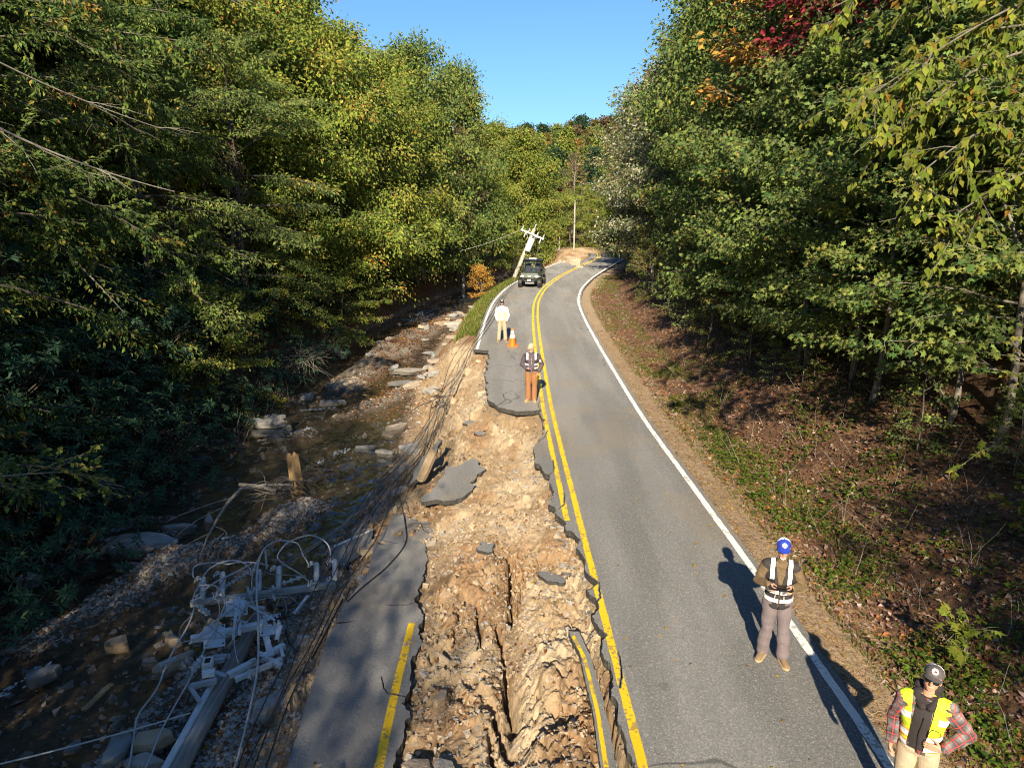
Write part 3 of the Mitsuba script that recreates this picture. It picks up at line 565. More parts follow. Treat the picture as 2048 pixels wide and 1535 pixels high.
# the left hillside wood
rows = [(y, d) for y in np.arange(13, 62, 4.2) for d in np.arange(-17.5, -46, -4.6)]
for (y, d) in rows:
    y += R_.normal(0, 1.2); x = d + R_.normal(0, 1.2) + (3.2 if y > 36 else 0)
    if y < 24 and x > -17: continue
    pr = R_.choice(['spray_a', 'yg_a', 'yg_b', 'spray_b', 'mixed_a', 'green_a'], p=[.3, .22, .16, .16, .1, .06])
    if x / max(y, 1) < -1.6: continue
    plant('woodland_tree', pr, x, y, R_.uniform(.85, 1.15), None, {'spray_a': 'tall tree with layered drooping sprays in the dense left wood', 'yg_a': 'yellow-green tree in the dense wood on the left slope', 'yg_b': 'slender yellow-green tree in the dense wood on the left slope', 'spray_b': 'dark tree with flat hanging sprays in the left wood', 'mixed_a': 'thinning brown-green tree in the left wood', 'green_a': 'plain green tree in the dense left wood'}[pr], 'tree', LW)
# near left trees whose sprays hang into view
plant('spray_tree', 'spray_a', -14.2, 15.5, .95, 20, 'near dark-trunked tree with drooping sprays at the left edge', 'tree')
plant('spray_tree', 'spray_a', -15.5, 22, 1.05, 130, 'tree with hanging green sprays above the rhododendrons', 'tree')
plant('spray_tree', 'spray_b', -13.6, 27, 1.0, 220, 'tree with a straight dark trunk behind the rhododendrons', 'tree')
plant('spray_tree', 'spray_b', -12.2, 33, 1.0, 300, 'tree with low sprays reaching over the creek bank', 'tree')
plant('spray_tree', 'spray_b', -18, 11.5, 1.1, 60, 'tree filling the upper left corner with sprays', 'tree')
for (x, y, s, lab) in [(-11.8, 27.8, 1.0, 'small golden-yellow understory tree catching the sun over the creek'), (-11.5, 35, .8, 'low yellow-green understory tree above the dark bank'), (-9.6, 40, .8, 'low spreading yellow-green tree at the water under the sunlit crowns')]:
    plant('understory_tree', 'under_a', x, y, s, None, lab, 'tree', z=hz(x, y) + .5)
# rhododendron thicket on the left bank
for (x, y, s, dz) in [(-11.9, 12.2, 1.35, 0), (-11.6, 15.2, 1.4, .2), (-12.2, 17.6, 1.45, .5), (-13.6, 13.6, 1.6, 1.4), (-13.8, 16.4, 1.7, 1.8), (-11.9, 20.0, 1.35, .1), (-13.2, 20.6, 1.7, 1.0), (-15.4, 15, 1.7, 2.2), (-15.6, 19, 1.8, 2.0), (-12.4, 23.2, 1.4, 0), (-14.0, 24, 1.6, .8), (-16.2, 23, 1.8, 1.4), (-12.2, 26.4, 1.2, 0), (-14.2, 27.6, 1.6, .6), (-11.6, 29.6, 1.05, 0), (-13.4, 31, 1.4, .3), (-11.0, 33.2, 1.0, 0), (-12.8, 34.6, 1.3, .2), (-10.5, 37, .95, 0), (-12.2, 38.4, 1.2, .1), (-10.8, 42, 1.0, 0), (-10.0, 46, .95, 0), (-9.4, 50.5, .95, 0), (-17.4, 27, 1.7, .6), (-16.6, 32, 1.5, .3), (-15.5, 12.5, 1.5, 1.6)]:
    plant('rhododendron', 'rhodo_%d' % R_.integers(3), x, y, s, None, 'dark glossy rhododendron in the shaded thicket on the far creek bank', 'shrub', 'rhododendrons on the far creek bank', z=hz(x, y) - .1 + dz)
# the right side
for (pr, x, y, s, sx, lab, nm) in [
    ('silver_a', 11.4, 58, 1.02, 1.1, 'pale silvery-leaved tree right of the road at the bend', 'silver_leaved_tree'), ('silver_a', 12.4, 66, 1.08, 1.2, 'silvery tree farther round the bend, at the edge of the sky', 'silver_leaved_tree'),
    ('yg_b', 13.2, 77, .95, 1.15, 'yellow-green tree overhanging the far bend from the right', 'broadleaf_tree'), ('silver_a', 11.0, 50, 1.0, 1.0, 'lower silvery tree beside the white line before the bend', 'silver_leaved_tree'),
    ('green_a', 12.8, 44, 1.05, .95, 'tall bright green tree at the right edge of the sky', 'broadleaf_tree'), ('green_a', 11.6, 36.5, 1.13, .95, 'broad green tree on the right bank with the densest lit crown', 'broadleaf_tree'),
    ('oak_a', 10.4, 39.5, .7, 1.0, 'green oak with lobed leaves leaning to the road', 'oak_tree'), ('oak_a', 10.6, 29.2, .72, 1.0, 'oak with pale stems on the right slope beside the road', 'oak_tree'),
    ('gold_a', 10.2, 27.0, 1.12, 1.25, 'golden-orange tree high on the right bank', 'golden_tree'), ('red_a', 10.3, 24.8, 1.15, 1.2, 'deep red tree high on the right bank beside the golden one', 'red_tree'),
    ('maple_a', 10.6, 20.5, .68, 1.1, 'shaded green maple with a slim grey trunk in the middle of the right slope', 'maple_tree'), ('maple_a', 10.8, 15.6, .85, 1.0, 'shaded maple nearest the road on the right slope', 'maple_tree'),
    ('oak_a', 11.8, 25.5, .75, 1.1, 'oak leaning low over the leaf-littered slope', 'oak_tree'), ('green_a', 9.6, 33, .7, 1.0, 'green tree with low branches at the foot of the right bank', 'broadleaf_tree'), ('oak_a', 11.6, 41, .75, 1.0, 'oak with low branches beside the white line', 'oak_tree'), ('silver_a', 11.2, 54.5, .95, 1.1, 'silvery tree between the two oaks and the bend', 'silver_leaved_tree'), ('maple_a', 9.0, 17.4, .64, 1.05, 'small maple leaning over the verge in front of the rock face', 'maple_tree'), ('oak_a', 9.0, 21.4, .6, 1.0, 'small oak whose boughs hang over the grass strip', 'oak_tree'), ('oak_a', 8.7, 28.2, .62, 1.0, 'low oak shading the verge half way to the bend', 'oak_tree'), ('maple_a', 9.6, 13.6, .68, 1.0, 'low maple under the overhanging boughs at the right', 'maple_tree'), ('maple_a', 9.4, 24.6, .62, 1.2, 'low maple in front of the golden tree', 'maple_tree'), ('green_a', 9.8, 22.6, .55, 1.0, 'small green tree with low branches on the right slope', 'broadleaf_tree'), ('maple_a', 12.2, 18.3, 1.1, 1.1, 'tall maple growing by the rock face', 'maple_tree'), ('maple_a', 12.0, 12.6, 1.0, 1.1, 'maple leaning out of the right edge', 'maple_tree'), ('maple_a', 13.4, 23.5, 1.05, 1.1, 'maple above the rock face on the right', 'maple_tree'), ('oak_a', 15, 19, 1.0, 1.05, 'dark oak behind the maples on the right bank', 'oak_tree')]:
    plant(nm, pr, x, y, s, None, lab, 'tree', sx=sx)
for (x0, y0) in [(x, y) for y in np.arange(9, 84, 4.2) for x in np.arange(15, 42, 4.6)]:
    x = x0 + R_.normal(0, 1.3) + (4 if y0 > 62 else 0); y = y0 + R_.normal(0, 1.3)
    if x / y > 1.15: continue
    pr = R_.choice(['oak_a', 'green_a', 'maple_a', 'mixed_a', 'gold_a', 'silver_a'], p=[.3, .28, .16, .14, .06, .06])
    plant('hillside_tree', pr, x, y, R_.uniform(.85, 1.12), None, {'oak_a': 'dark oak standing in the wood on the right hillside', 'green_a': 'green tree standing in the wood on the right hillside', 'maple_a': 'maple standing in the wood on the right hillside', 'mixed_a': 'thinning tree in the wood on the right hillside', 'gold_a': 'golden tree back in the wood on the right hillside', 'silver_a': 'silvery tree back in the wood on the right hillside'}[pr], 'tree', 'trees in the wood on the right hillside')
for (x, y, s, pr) in [(8.6, 14.5, .45, 'sapling_a'), (9.2, 12.4, .4, 'sapling_a'), (8.0, 23.8, .5, 'sapling_a'), (8.9, 24.5, .75, 'sapling_a'), (7.4, 26.8, .55, 'sapling_b'), (8.4, 29, .75, 'sapling_b'), (7.3, 30.2, .5, 'sapling_a'), (7.6, 35, .6, 'sapling_a'), (8.2, 37.5, .8, 'sapling_b'), (7.9, 42, .7, 'sapling_a'), (8.9, 45.8, .9, 'sapling_b'), (9.2, 52.5, .9, 'sapling_b'), (10.6, 56.5, 1.0, 'sapling_b'), (9.4, 20.4, .7, 'sapling_a'), (10.2, 17.0, .75, 'sapling_a'), (9.6, 26.5, 1.0, 'sapling_a'), (10.4, 22.2, .9, 'sapling_b'), (9.8, 33.5, 1.1, 'sapling_b'), (7.8, 21.0, .3, 'sapling_a'), (8.3, 32, .8, 'sapling_b'), (7.6, 39, .85, 'sapling_b'), (8.6, 44, 1.0, 'sapling_b'), (9.5, 50, 1.0, 'sapling_b'), (11.4, 54, 1.1, 'sapling_b'), (9.4, 30, .9, 'sapling_a'), (9.0, 36.5, 1.0, 'sapling_a'), (9.8, 41, 1.1, 'sapling_a'), (10.2, 25, .8, 'sapling_a'), (8.8, 27.5, .5, 'sapling_a'), (9.3, 22, .45, 'sapling_a'), (12.5, 59, 1.0, 'sapling_b'), (15, 71, 1.1, 'sapling_b'), (9.9, 47, 1.3, 'sapling_a'), (9.2, 17.5, .4, 'sapling_a'), (8.3, 20, .35, 'sapling_a')]:
    plant('sapling', pr, x, y, s, None, 'thin leafy sapling at the foot of the right bank' if pr == 'sapling_a' else 'twiggy yellowing sapling at the foot of the right bank', 'sapling', 'saplings along the right bank')
for (x, y, s, pr) in [(12.5, 84, 1.0, 'under_a'), (10.8, 90, 1.2, 'under_a'), (7.5, 94, 1.3, 'under_a'), (3.5, 96, 1.3, 'under_a'), (0, 92, 1.2, 'sapling_b'), (14, 92, 1.4, 'under_a'), (9, 98, 1.5, 'under_a'), (5, 101, 1.5, 'under_a'), (-3, 97, 1.5, 'under_a'), (12, 103, 1.6, 'under_a'), (1, 104, 1.6, 'under_a'), (16, 98, 1.5, 'under_a'), (-1.5, 84, .9, 'under_a'), (.2, 76, .7, 'sapling_b'), (-2, 73, .9, 'under_a'), (-4, 78, 1.1, 'under_a')]:
    plant('shrub', pr, x, y, s, None, {'under_a': 'yellow-green shrub in the thicket past the far bend', 'orange_a': 'orange shrub in the thicket past the far bend', 'sapling_b': 'twiggy shrub at the edge of the far bend'}[pr], 'shrub', 'shrubs past the far bend')
# the far hill closing the valley
for k in range(190):
    y = R_.uniform(112, 236); x = R_.uniform(-22, 52) * (.5 + y / 400)
    if abs(x - .045 * y) > .26 * y: continue
    q = int(R_.choice(6, p=[.22, .24, .14, .1, .14, .16]))
    if y > 205 and R_.random() < .22: q = 0
    plant('far_tree', 'far_%d' % q, x, y, R_.uniform(.75, 1.15), None, ['dark pine on the far hill', 'dull green-brown tree on the far hill', 'green tree on the far hill', 'orange tree on the far hill', 'yellow-green tree on the far hill', 'grey bare tree on the far hill'][q], 'tree', 'trees on the far hill')
plant('far_tree', 'far_3', 22, 150, 1.0, None, 'rust-red tree on the right of the far hill', 'tree')
# behind the viewpoint: the wood that throws the shade over the creek
for (x, y, s, pr) in [(-8.6, -1.5, .95, 'shade_a'), (-11, 1.5, .95, 'shade_a'), (-7.0, -6, .95, 'shade_a'), (-7.2, -11.5, 1.05, 'shade_a'), (-7.0, -17, 1.1, 'shade_a'), (-7.4, -24, 1.25, 'shade_a'), (-12, -5, .95, 'shade_a'), (-11.5, -9.5, 1.05, 'shade_a'), (-12, -14.5, 1.1, 'shade_a'), (-12.5, -20, 1.2, 'yg_b'), (-16.5, -4, 1.0, 'shade_a'), (-17, -10, 1.0, 'shade_a'), (-18, -17, 1.0, 'shade_a'), (-22, -8, .9, 'shade_a'), (-24, 0, .8, 'spray_a'), (9.0, 2.4, .62, 'shade_a'), (8.6, -6, .78, 'oak_a'), (8.4, .6, .55, 'maple_a'), (8.2, -12, .9, 'maple_a'), (8.8, -3.5, .66, 'shade_a'), (8.8, -9, .75, 'shade_a'), (8.8, -15, .9, 'shade_a'), (12.5, 0, .7, 'shade_a'), (12.5, -6, .75, 'shade_a'), (13, 6, .6, 'shade_a'), (16, 3, .7, 'oak_a'), (17, -6, .8, 'oak_a')]:
    plant('roadside_tree', pr, x, y, s, None, 'roadside tree of the wood continuing behind the viewpoint', 'tree', 'roadside trees behind the viewpoint')
# ------------------------------------------------------------------ broken asphalt plates
def sheared(m, ax_, ay_, c):
    v = m.vertices.copy(); v[:, 2] += (v[:, 0] - c[0]) * ax_ + (v[:, 1] - c[1]) * ay_; m.vertices = v; return m
BIG = [(-2.74, 15.95), (-2.3, 15.5), (-1.95, 15.1), (-1.72, 14.84), (-1.86, 14.3), (-1.88, 14.05), (-1.68, 13.95), (-1.76, 13.2), (-1.8, 12.86), (-1.74, 12.2), (-1.7, 11.6), (-1.6, 11.3), (-1.56, 10.6), (-1.6, 10.0), (-1.56, 9.0), (-1.54, 7.9), (-1.52, 5.0)]
BIGL = [(-2.9, 3.5), (-2.98, 7.9), (-3.1, 9.56), (-3.16, 11.0), (-3.1, 11.3), (-2.7, 11.38), (-3.1, 11.36), (-3.12, 11.95), (-2.89, 13.06), (-2.98, 14.35), (-2.66, 14.2), (-2.96, 14.42), (-2.85, 15.3), (-2.74, 15.95)]
bp = Polygon(np.vstack([ragged(BIG, .03, .06, 3), [(-1.56, 3.5)], ragged(BIGL, .016, .08, 4)])).buffer(0)
bp = bp.difference(shapely.union_all([LineString(ragged(c_, .016, .07, 70 + i_)).buffer(.01, cap_style='flat') for i_, c_ in enumerate([[(-1.7, 11.95), (-2.0, 11.8), (-2.35, 11.85)], [(-2.9, 14.5), (-2.5, 14.3), (-2.2, 14.45)], [(-1.75, 14.6), (-2.0, 14.9), (-2.1, 15.3)], [(-1.6, 9.3), (-1.9, 9.4), (-2.05, 9.8)]])]))
bp = max(bp.geoms, key=lambda g: g.area) if hasattr(bp, 'geoms') else bp
sl = thing('asphalt_slab', 'large fallen slab of road lane with a yellow line along its torn edge', 'asphalt slab')
put('plate', ply(sheared(slab_mesh(bp, -1.0, .12), .05, 0, (-1.7, 10)), 'asphalt'), sl)
yl = Polygon([(-1.84, 3.5), (-1.82, 7.9), (-1.84, 9.6), (-1.82, 11.22), (-1.70, 11.24), (-1.71, 9.6), (-1.69, 7.9), (-1.71, 3.5)]).intersection(bp.buffer(-.01))
def flat_poly(p, z):
    out = []
    for g in getattr(p, 'geoms', [p]):
        if g.area > .002: v, f = trimesh.creation.triangulate_polygon(g, engine='earcut'); out.append(trimesh.Trimesh(np.c_[v, np.full(len(v), z)], f, process=False))
    return trimesh.util.concatenate(out)
put('yellow_line', ply(sheared(flat_poly(yl, -.995), .05, 0, (-1.7, 10)), 'yellow_line_paint'), sl)
def asphalt_piece(P, top, sx, sy, label, name='asphalt_slab', seed=0, thick=.11, amp=.03):
    P = np.asarray(P, float); p = Polygon(ragged(np.vstack([P, P[:1]]), amp, .06, seed)).buffer(0); p = max(p.geoms, key=lambda g: g.area) if hasattr(p, 'geoms') else p
    k = thing(name, label, 'asphalt slab'); c = P.mean(0)
    put('plate', ply(sheared(slab_mesh(p, top, thick), sx, sy, c), 'asphalt'), k); return k, p, c
asphalt_piece([(-1.6, 17.9), (-1.0, 18.3), (-.78, 17.6), (-.95, 16.9), (-.98, 16.2), (-1.4, 15.72), (-2.1, 16.0), (-2.0, 16.7)], -.66, .13, .03, 'grey asphalt plate sunk in the tan rubble, half buried beyond the big slab', seed=5)
asphalt_piece([(-2.74, 17.7), (-2.64, 18.6), (-2.1, 19.4), (-1.95, 19.2), (-2.2, 18.3), (-2.4, 17.6)], -.75, .75, .12, 'thin dark asphalt slab standing on edge beside the tan upright stone', seed=6)
k, p, c = asphalt_piece([(-4.15, 15.35), (-3.34, 15.84), (-3.15, 14.8), (-3.6, 14.3), (-4.05, 14.35)], -1.55, .22, .02, 'tilted piece of road edge with a white line lying at the creek', seed=7, amp=.02)
wl = Polygon([(-4.2, 15.22), (-3.3, 15.78), (-3.26, 15.9), (-4.2, 15.36)]).intersection(p.buffer(-.01))
put('white_edge_line', ply(sheared(flat_poly(wl, -1.545), .22, .02, c), 'white_line_paint'), k)
k, p, c = asphalt_piece([(.86, 9.75), (.99, 9.2), (1.02, 8.6), (1.05, 8.0), (1.04, 7.1), (1.03, 5.5), (1.24, 5.5), (1.23, 7.1), (1.24, 7.7), (1.22, 8.2), (1.19, 8.7), (1.14, 9.2), (1.03, 9.76)], -.22, -.12, .01, 'narrow fallen strip of asphalt with a yellow line, in the trench beside the road edge', 'asphalt_strip', 8, .1, .012)
yl = Polygon([(.9, 9.6), (1.02, 9.1), (1.055, 8.6), (1.085, 8.0), (1.08, 7.1), (1.07, 5.6), (1.13, 5.6), (1.14, 7.1), (1.14, 8.0), (1.11, 8.6), (1.07, 9.15), (.95, 9.65)]).intersection(p.buffer(-.008))
put('yellow_line', ply(sheared(flat_poly(yl, -.215), -.12, .01, c), 'yellow_line_paint'), k)
for q, (x, y, s) in enumerate([(-.55, 13.1, .28), (.75, 11.6, .3), (.55, 12.6, .2), (-2.0, 16.9, .3), (-1.3, 21.6, .25), (.95, 11.9, .16), (-.9, 20.3, .3)]):
    a = np.linspace(0, 6.28, 7)[:-1]; P = np.c_[x + np.cos(a) * s * rng.uniform(.6, 1.1, 6), y + np.sin(a) * s * rng.uniform(.6, 1.1, 6)]
    asphalt_piece(P, hz(x, y) + .07, rng.normal(0, .2), rng.normal(0, .1), 'loose chunk of broken asphalt lying on the washed-out soil', 'asphalt_chunk', 20 + q, .07)
    labels[list(labels)[-1]]['group'] = 'loose asphalt chunks on the washed-out soil'

# ------------------------------------------------------------------ stones
def stone_color(p, n, uv):
    l = noise(p.x * 6, p.y * 6, p.z * 40) * .5 + fbm(p.x * 8, p.y * 8, p.z * 8, 3) * .7
    tanc = mix((.27, .19, .115), (.46, .36, .25), l); grey = mix((.15, .155, .16), (.36, .365, .37), l)
    wet = smoothstep(-2.02, -2.16, p.z)
    return mix(grey, tanc, uv.x) * (.7 + .5 * uv.y) * (1 - .5 * wet)
scene['stone'] = {'type': 'twosided', 'bsdf': {'type': 'bumpmap', 'arbitrary': proc(lambda p, n, uv: .01 * noise(p.x * 25, p.y * 25, p.z * 60) + .01 * noise(p.x * 60, p.y * 60, p.z * 60), 3e-3), 'scale': 1.0, 'bsdf': {'type': 'principled', 'base_color': proc(stone_color), 'roughness': .75, 'specular': .35}}}
def stone_mesh(rng, sx, sy, sz, n=16, angular=.35):
    v = nz(rng.normal(0, 1, (n, 3))); v = np.sign(v) * np.abs(v) ** angular
    return trimesh.convex.convex_hull(v / np.abs(v).max(0) * np.array([sx, sy, sz]) / 2)
def slate_mesh(rng, sx, sy, sz, layers=2, n=9):
    """a split slab: stacked, slightly shifted plates with uneven outlines and chamfered rims"""
    out = []; z = -sz / 2
    a0 = np.sort(rng.random(n) * 6.283); rad = rng.uniform(.7, 1.05, n)
    for q in range(layers):
        h = sz / layers * rng.uniform(.8, 1.15); a = a0 + rng.normal(0, .08, n); r = rad * rng.uniform(.86, 1.05, n); o = rng.normal(0, .03, 2)
        ring = np.c_[np.cos(a) * r * sx / 2, np.sin(a) * r * sy / 2] + o * [sx, sy]
        pts = np.vstack([np.c_[ring, np.full(n, z + .25 * h)], np.c_[ring * .98, z + h * .75 + rng.normal(0, .08 * h, n)], np.c_[ring * .9, np.full(n, z)], np.c_[ring * .92, z + h + rng.normal(0, .1 * h, n)]])
        out.append(trimesh.convex.convex_hull(pts)); z += h * .96
    return trimesh.util.concatenate(out)
def stone_ply(m, tan_, bright): return ply(m, 'stone', False, uv=np.tile([[tan_, bright]], (len(m.vertices), 1)))
rs = np.random.default_rng(21)
SMALL = [stone_ply(stone_mesh(rs, 1, rs.uniform(.6, .95), rs.uniform(.35, .7), 12), t, b) for t, b in [(1, .8), (1, 1), (.9, .6), (.6, .7), (.15, .6), (1, .9), (.8, 1), (.3, .9)]]
n = 0
while n < 230:
    y = rs.uniform(6.3, 29); x = rs.uniform(-3, 1.2)
    if y > 20.5: x = rs.uniform(-3.4, -.9)
    z = hz(x, y)
    if z > -.22 or z < -1.9 or bp.buffer(.05).contains(shapely.Point(x, y)): continue
    if y < 12 and x > .3 and rs.random() < .7: continue
    s = rs.choice([.07, .1, .14, .2, .3], p=[.3, .32, .22, .12, .04]) * rs.uniform(.85, 1.2)
    k = thing('rubble_stone', 'angular tan or grey stone lying loose in the washed-out lane', 'stone', 'loose stones in the washed-out lane')
    scene[k] = {**SMALL[rs.integers(8)], 'to_world': T().translate([x, y, z + s * .12]).rotate([0, 0, 1], rs.random() * 360).rotate([1, 0, 0], rs.normal(0, 22)).rotate([0, 1, 0], rs.normal(0, 22)).scale([float(s)] * 3)}
    n += 1
def scatter_stones(N, fn, smin, smax, seed, flat=.6):
    r = np.random.default_rng(seed); xy = fn(r, N); z = ground_z(xy[:, 0], xy[:, 1])
    base = [stone_mesh(r, 1, r.uniform(.6, 1), r.uniform(.4, .8) * flat / .6, 9) for _ in range(7)]
    V, F, U, k = [], [], [], 0
    for q, b in enumerate(base):
        i = np.arange(q, len(xy), 7); m = len(i); s = smin * (smax / smin) ** (r.random(m) ** 1.7)
        a = r.random(m) * 6.28; ca, sa = np.cos(a), np.sin(a); v = b.vertices[None] * s[:, None, None]
        tl = r.normal(0, .3, m)[:, None]
        v = np.stack([v[..., 0] * ca[:, None] - v[..., 1] * sa[:, None], v[..., 0] * sa[:, None] + v[..., 1] * ca[:, None], v[..., 2] + v[..., 0] * tl], -1) + np.c_[xy[i], z[i] + s * .12][:, None]
        V.append(v.reshape(-1, 3)); F.append((b.faces[None] + (np.arange(m) * len(b.vertices))[:, None, None]).reshape(-1, 3) + k); k += m * len(b.vertices)
        U.append(np.repeat(np.c_[np.clip(r.normal(.75, .35, m), 0, 1), r.uniform(.5, 1.1, m)], len(b.vertices), 0))
    return np.vstack(V), np.vstack(F), np.vstack(U)
def in_wash(r, N):
    out = []
    while len(out) < N:
        y = r.uniform(5.8, 34, 4000) ; y = np.where(r.random(4000) < .55, r.uniform(5.8, 15, 4000), y); x = r.uniform(-3.9, 1.3, 4000)
        z = ground_z(x, y); ok = (z < -.22) & (z > -2.0) & ((y < 20.6) | (x < -.85)) & (nse(x, y, 0, 1.3, 91) > .22)
        out += list(np.c_[x, y][ok])
    return np.array(out[:N])
v, f, u = scatter_stones(22000, in_wash, .012, .09, 31)
tag(put('rubble_gravel', ply((v, f), 'stone', False, uv=u)), 'tan gravel and stone chips scattered through the washed-out lane', 'gravel', None, 'stuff')
def on_bed(r, N):
    out = []
    while len(out) < N:
        y = 5 + 27 * r.random(6000) ** 1.4; x = r.uniform(-13, -3.6, 6000); z = ground_z(x, y); ok = (z > -2.75) & (z < -1.8) & (nse(x, y, 0, .8, 97) > .4); out += list(np.c_[x, y][ok])
    return np.array(out[:N])
def on_bars(r, N):
    out = []
    while len(out) < N:
        y = r.uniform(5, 34, 6000); y = np.where(r.random(6000) < .7, r.uniform(6, 19, 6000), y); x = r.uniform(-13.5, -3.4, 6000); z = ground_z(x, y)
        ok = (z > WATER - .05) & (z < -1.72) & (lateral(x, y)[0] > -left_bank(y) * 0 + left_bank(y) - .3); out += list(np.c_[x, y][ok])
    return np.array(out[:N])
v, f, u = scatter_stones(15000, on_bars, .025, .12, 32, .5)
u[:, 0] = np.clip(u[:, 0] * .55 - .05, 0, 1); u[:, 1] *= 1.3
tag(put('creek_gravel', ply((v, f), 'stone', False, uv=u)), 'grey gravel heaped in bars along the creek', 'gravel', None, 'stuff')
v, f, u = scatter_stones(2600, on_bed, .05, .24, 33, .45)
u[:, 0] = np.clip(u[:, 0] * .5, 0, 1)
tag(put('creek_cobbles', ply((v, f), 'stone', False, uv=u)), 'grey cobbles strewn over the creek bed', 'cobbles', None, 'stuff')
def creek_stone(x, y, sx, sy, sz, rot, tan_, br, label, dz=0.0, layers=2, tilt=(0, 0), group=None, seed=None, name='creek_stone', cat='stone', z=None, flat=True):
    r = np.random.default_rng(int(abs(x * 100 + y * 1000)) if seed is None else seed)
    m = slate_mesh(r, sx, sy, sz, layers, 11) if flat else stone_mesh(r, sx, sy, sz, 18)
    m = m.subdivide() if sx > .8 else m
    if sx > .8: m.vertices += (meshkit.fbm(m.vertices * 5, 3, 7)[:, None] - .5) * .05 * np.array([1, 1, .6])
    k = thing(name, label, cat, group)
    z = max(hz(x, y), WATER - .12) if z is None else z
    scene[k] = {**stone_ply(m, tan_, br), 'to_world': T().translate([x, y, z + sz * .35 + dz]).rotate([0, 0, 1], rot).rotate([1, 0, 0], tilt[0]).rotate([0, 1, 0], tilt[1])}
creek_stone(-9.2, 16.3, 2.15, .85, .32, 3, .08, 1.0, 'big flat grey boulder with split layers, resting in the creek', .12, 3, (8, -2))
creek_stone(-8.95, 15.45, 1.0, .4, .16, 5, .1, .7, 'small grey stone propping the big flat boulder', 0, 1)
creek_stone(-8.7, 17.3, 1.0, .35, .25, 10, .05, .6, 'dark ledge stone at the little cascade behind the big flat boulder', .05, 2)
creek_stone(-8.1, 17.7, .5, .25, .3, -40, .05, .7, 'dark stone standing beside the driftwood', .05, 1, (0, 25))
creek_stone(-11.0, 14.8, .5, .35, .3, 20, .1, 1.1, 'pale round stone in the dark pool at the left', 0, 1, flat=False)
creek_stone(-10.7, 15.3, .6, .25, .2, -30, .1, .5, 'dark narrow stone behind the pale round one', 0, 1)
creek_stone(-9.0, 25.3, 1.5, .8, .22, 0, .25, .9, 'lowest layer of the stacked grey ledge in the creek', 0, 1)
creek_stone(-9.05, 25.6, 1.35, .6, .25, 8, .2, 1.1, 'pale middle slab of the stacked ledge in the creek', .25, 2)
creek_stone(-8.75, 25.7, .6, .4, .14, 30, .1, .8, 'small stone on top of the stacked ledge', .5, 1)
creek_stone(-8.6, 24.7, .8, .3, .2, 10, .6, 1.0, 'tan block at the foot of the stacked ledge', .0, 1)
creek_stone(-10.4, 22.6, 1.0, .5, .15, 5, .05, .55, 'dark flat stone at the head of the gravel bar', 0, 1)
creek_stone(-7.5, 29.0, 1.6, .6, .2, 12, .05, .55, 'long black stone lying across the middle of the creek', .05, 1)
creek_stone(-9.5, 27.4, .8, .45, .12, 5, .05, .8, 'flat blue-grey stone in the riffle', 0, 1)
creek_stone(-5.2, 34.6, 1.9, .8, .2, 10, .35, .7, 'wide flat slab on the brown gravel bar', .05, 2)
creek_stone(-5.0, 32.5, 1.6, .5, .12, 15, .1, .9, 'tilted blue-grey slab below the wide one', .05, 1, (12, 0))
creek_stone(-6.23, 11.6, .85, .42, .34, 55, .75, .9, 'tan squared block beside the fallen pole', .1, 2, (-10, 5))
creek_stone(-6.6, 12.4, .35, .3, .25, 20, .8, .7, 'small brown block on the heap of stones by the fallen pole', .1, 1, flat=False)
creek_stone(-6.1, 12.75, .5, .4, .3, 70, .5, .6, 'grey-tan stone under the fallen crossarm', .05, 1, flat=False)
creek_stone(-6.75, 11.75, .3, .2, .2, 20, .5, .5, 'smallest stone at the end of the tan squared block', .05, 1, flat=False)
creek_stone(-7.0, 9.7, .36, .3, .07, 35, .15, 1.3, 'thin pale triangular chip of slate on the dark gravel', .05, 1)
creek_stone(-5.6, 9.45, .75, .4, .2, 12, .9, 1.0, 'tan flat stone under the wires at the bottom edge', .08, 1)
creek_stone(-5.5, 9.1, .7, .35, .2, 5, .35, .9, 'grey stone just in front of the tan flat one', .05, 1)
creek_stone(-6.1, 9.2, .8, .5, .3, 60, .05, .45, 'dark slab leaning against the tan flat stone', .0, 2, (15, 0))
creek_stone(-3.4, 43.2, 1.6, .9, .3, 30, .3, 1.1, 'largest pale slab at the foot of the grassy verge', .1, 2)
creek_stone(-9.5, 38.5, 1.5, .6, .15, -35, .1, .7, 'flat grey slab leaning on the far bank', .2, 1, (0, 20))
creek_stone(-2.2, 17.55, .32, .18, .95, 30, 1, 1.1, 'tall tan stone standing upright behind the sunken asphalt plate', .15, 1, (22, 14), z=-1.0, name='upright_stone')
creek_stone(-1.05, 9.05, .5, .22, .12, 80, 1, 1.15, 'pale forked stone on the shaded rubble beside the yellow line', .05, 1, (0, 12))
creek_stone(-1.2, 7.75, .5, .62, .1, 10, .85, .9, 'large flat tan flagstone near the torn edge of the big slab', .06, 1, (-12, 10))
creek_stone(-.85, 7.6, .35, .5, .08, -25, .2, .7, 'thin grey flagstone leaning beside the tan one', .08, 1, (-20, 15))
for q in range(64):
    y = rs.uniform(8, 52); lb = float(left_bank(y)); t = rs.random(); x = -4.3 * t + (lb + 1.3) * (1 - t) if rs.random() < .55 else -rs.uniform(2.9, 4.6)
    if y > 40: x += 1.0
    if -7.2 < x < -3.9 and y < 14.5 and rs.random() < .7: continue
    s = rs.uniform(.35, 1.0) * (1.2 if y > 22 else .8)
    creek_stone(x, y, s, s * rs.uniform(.4, .75), rs.uniform(.1, .26), rs.uniform(-20, 60), rs.choice([.05, .2, .6, .9], p=[.4, .25, .2, .15]), rs.uniform(.4, .85), 'flat stone among the others along the creek bed', .03, int(rs.integers(1, 3)), (rs.normal(0, 7), rs.normal(0, 7)), 'flat stones along the creek bed', seed=500 + q)
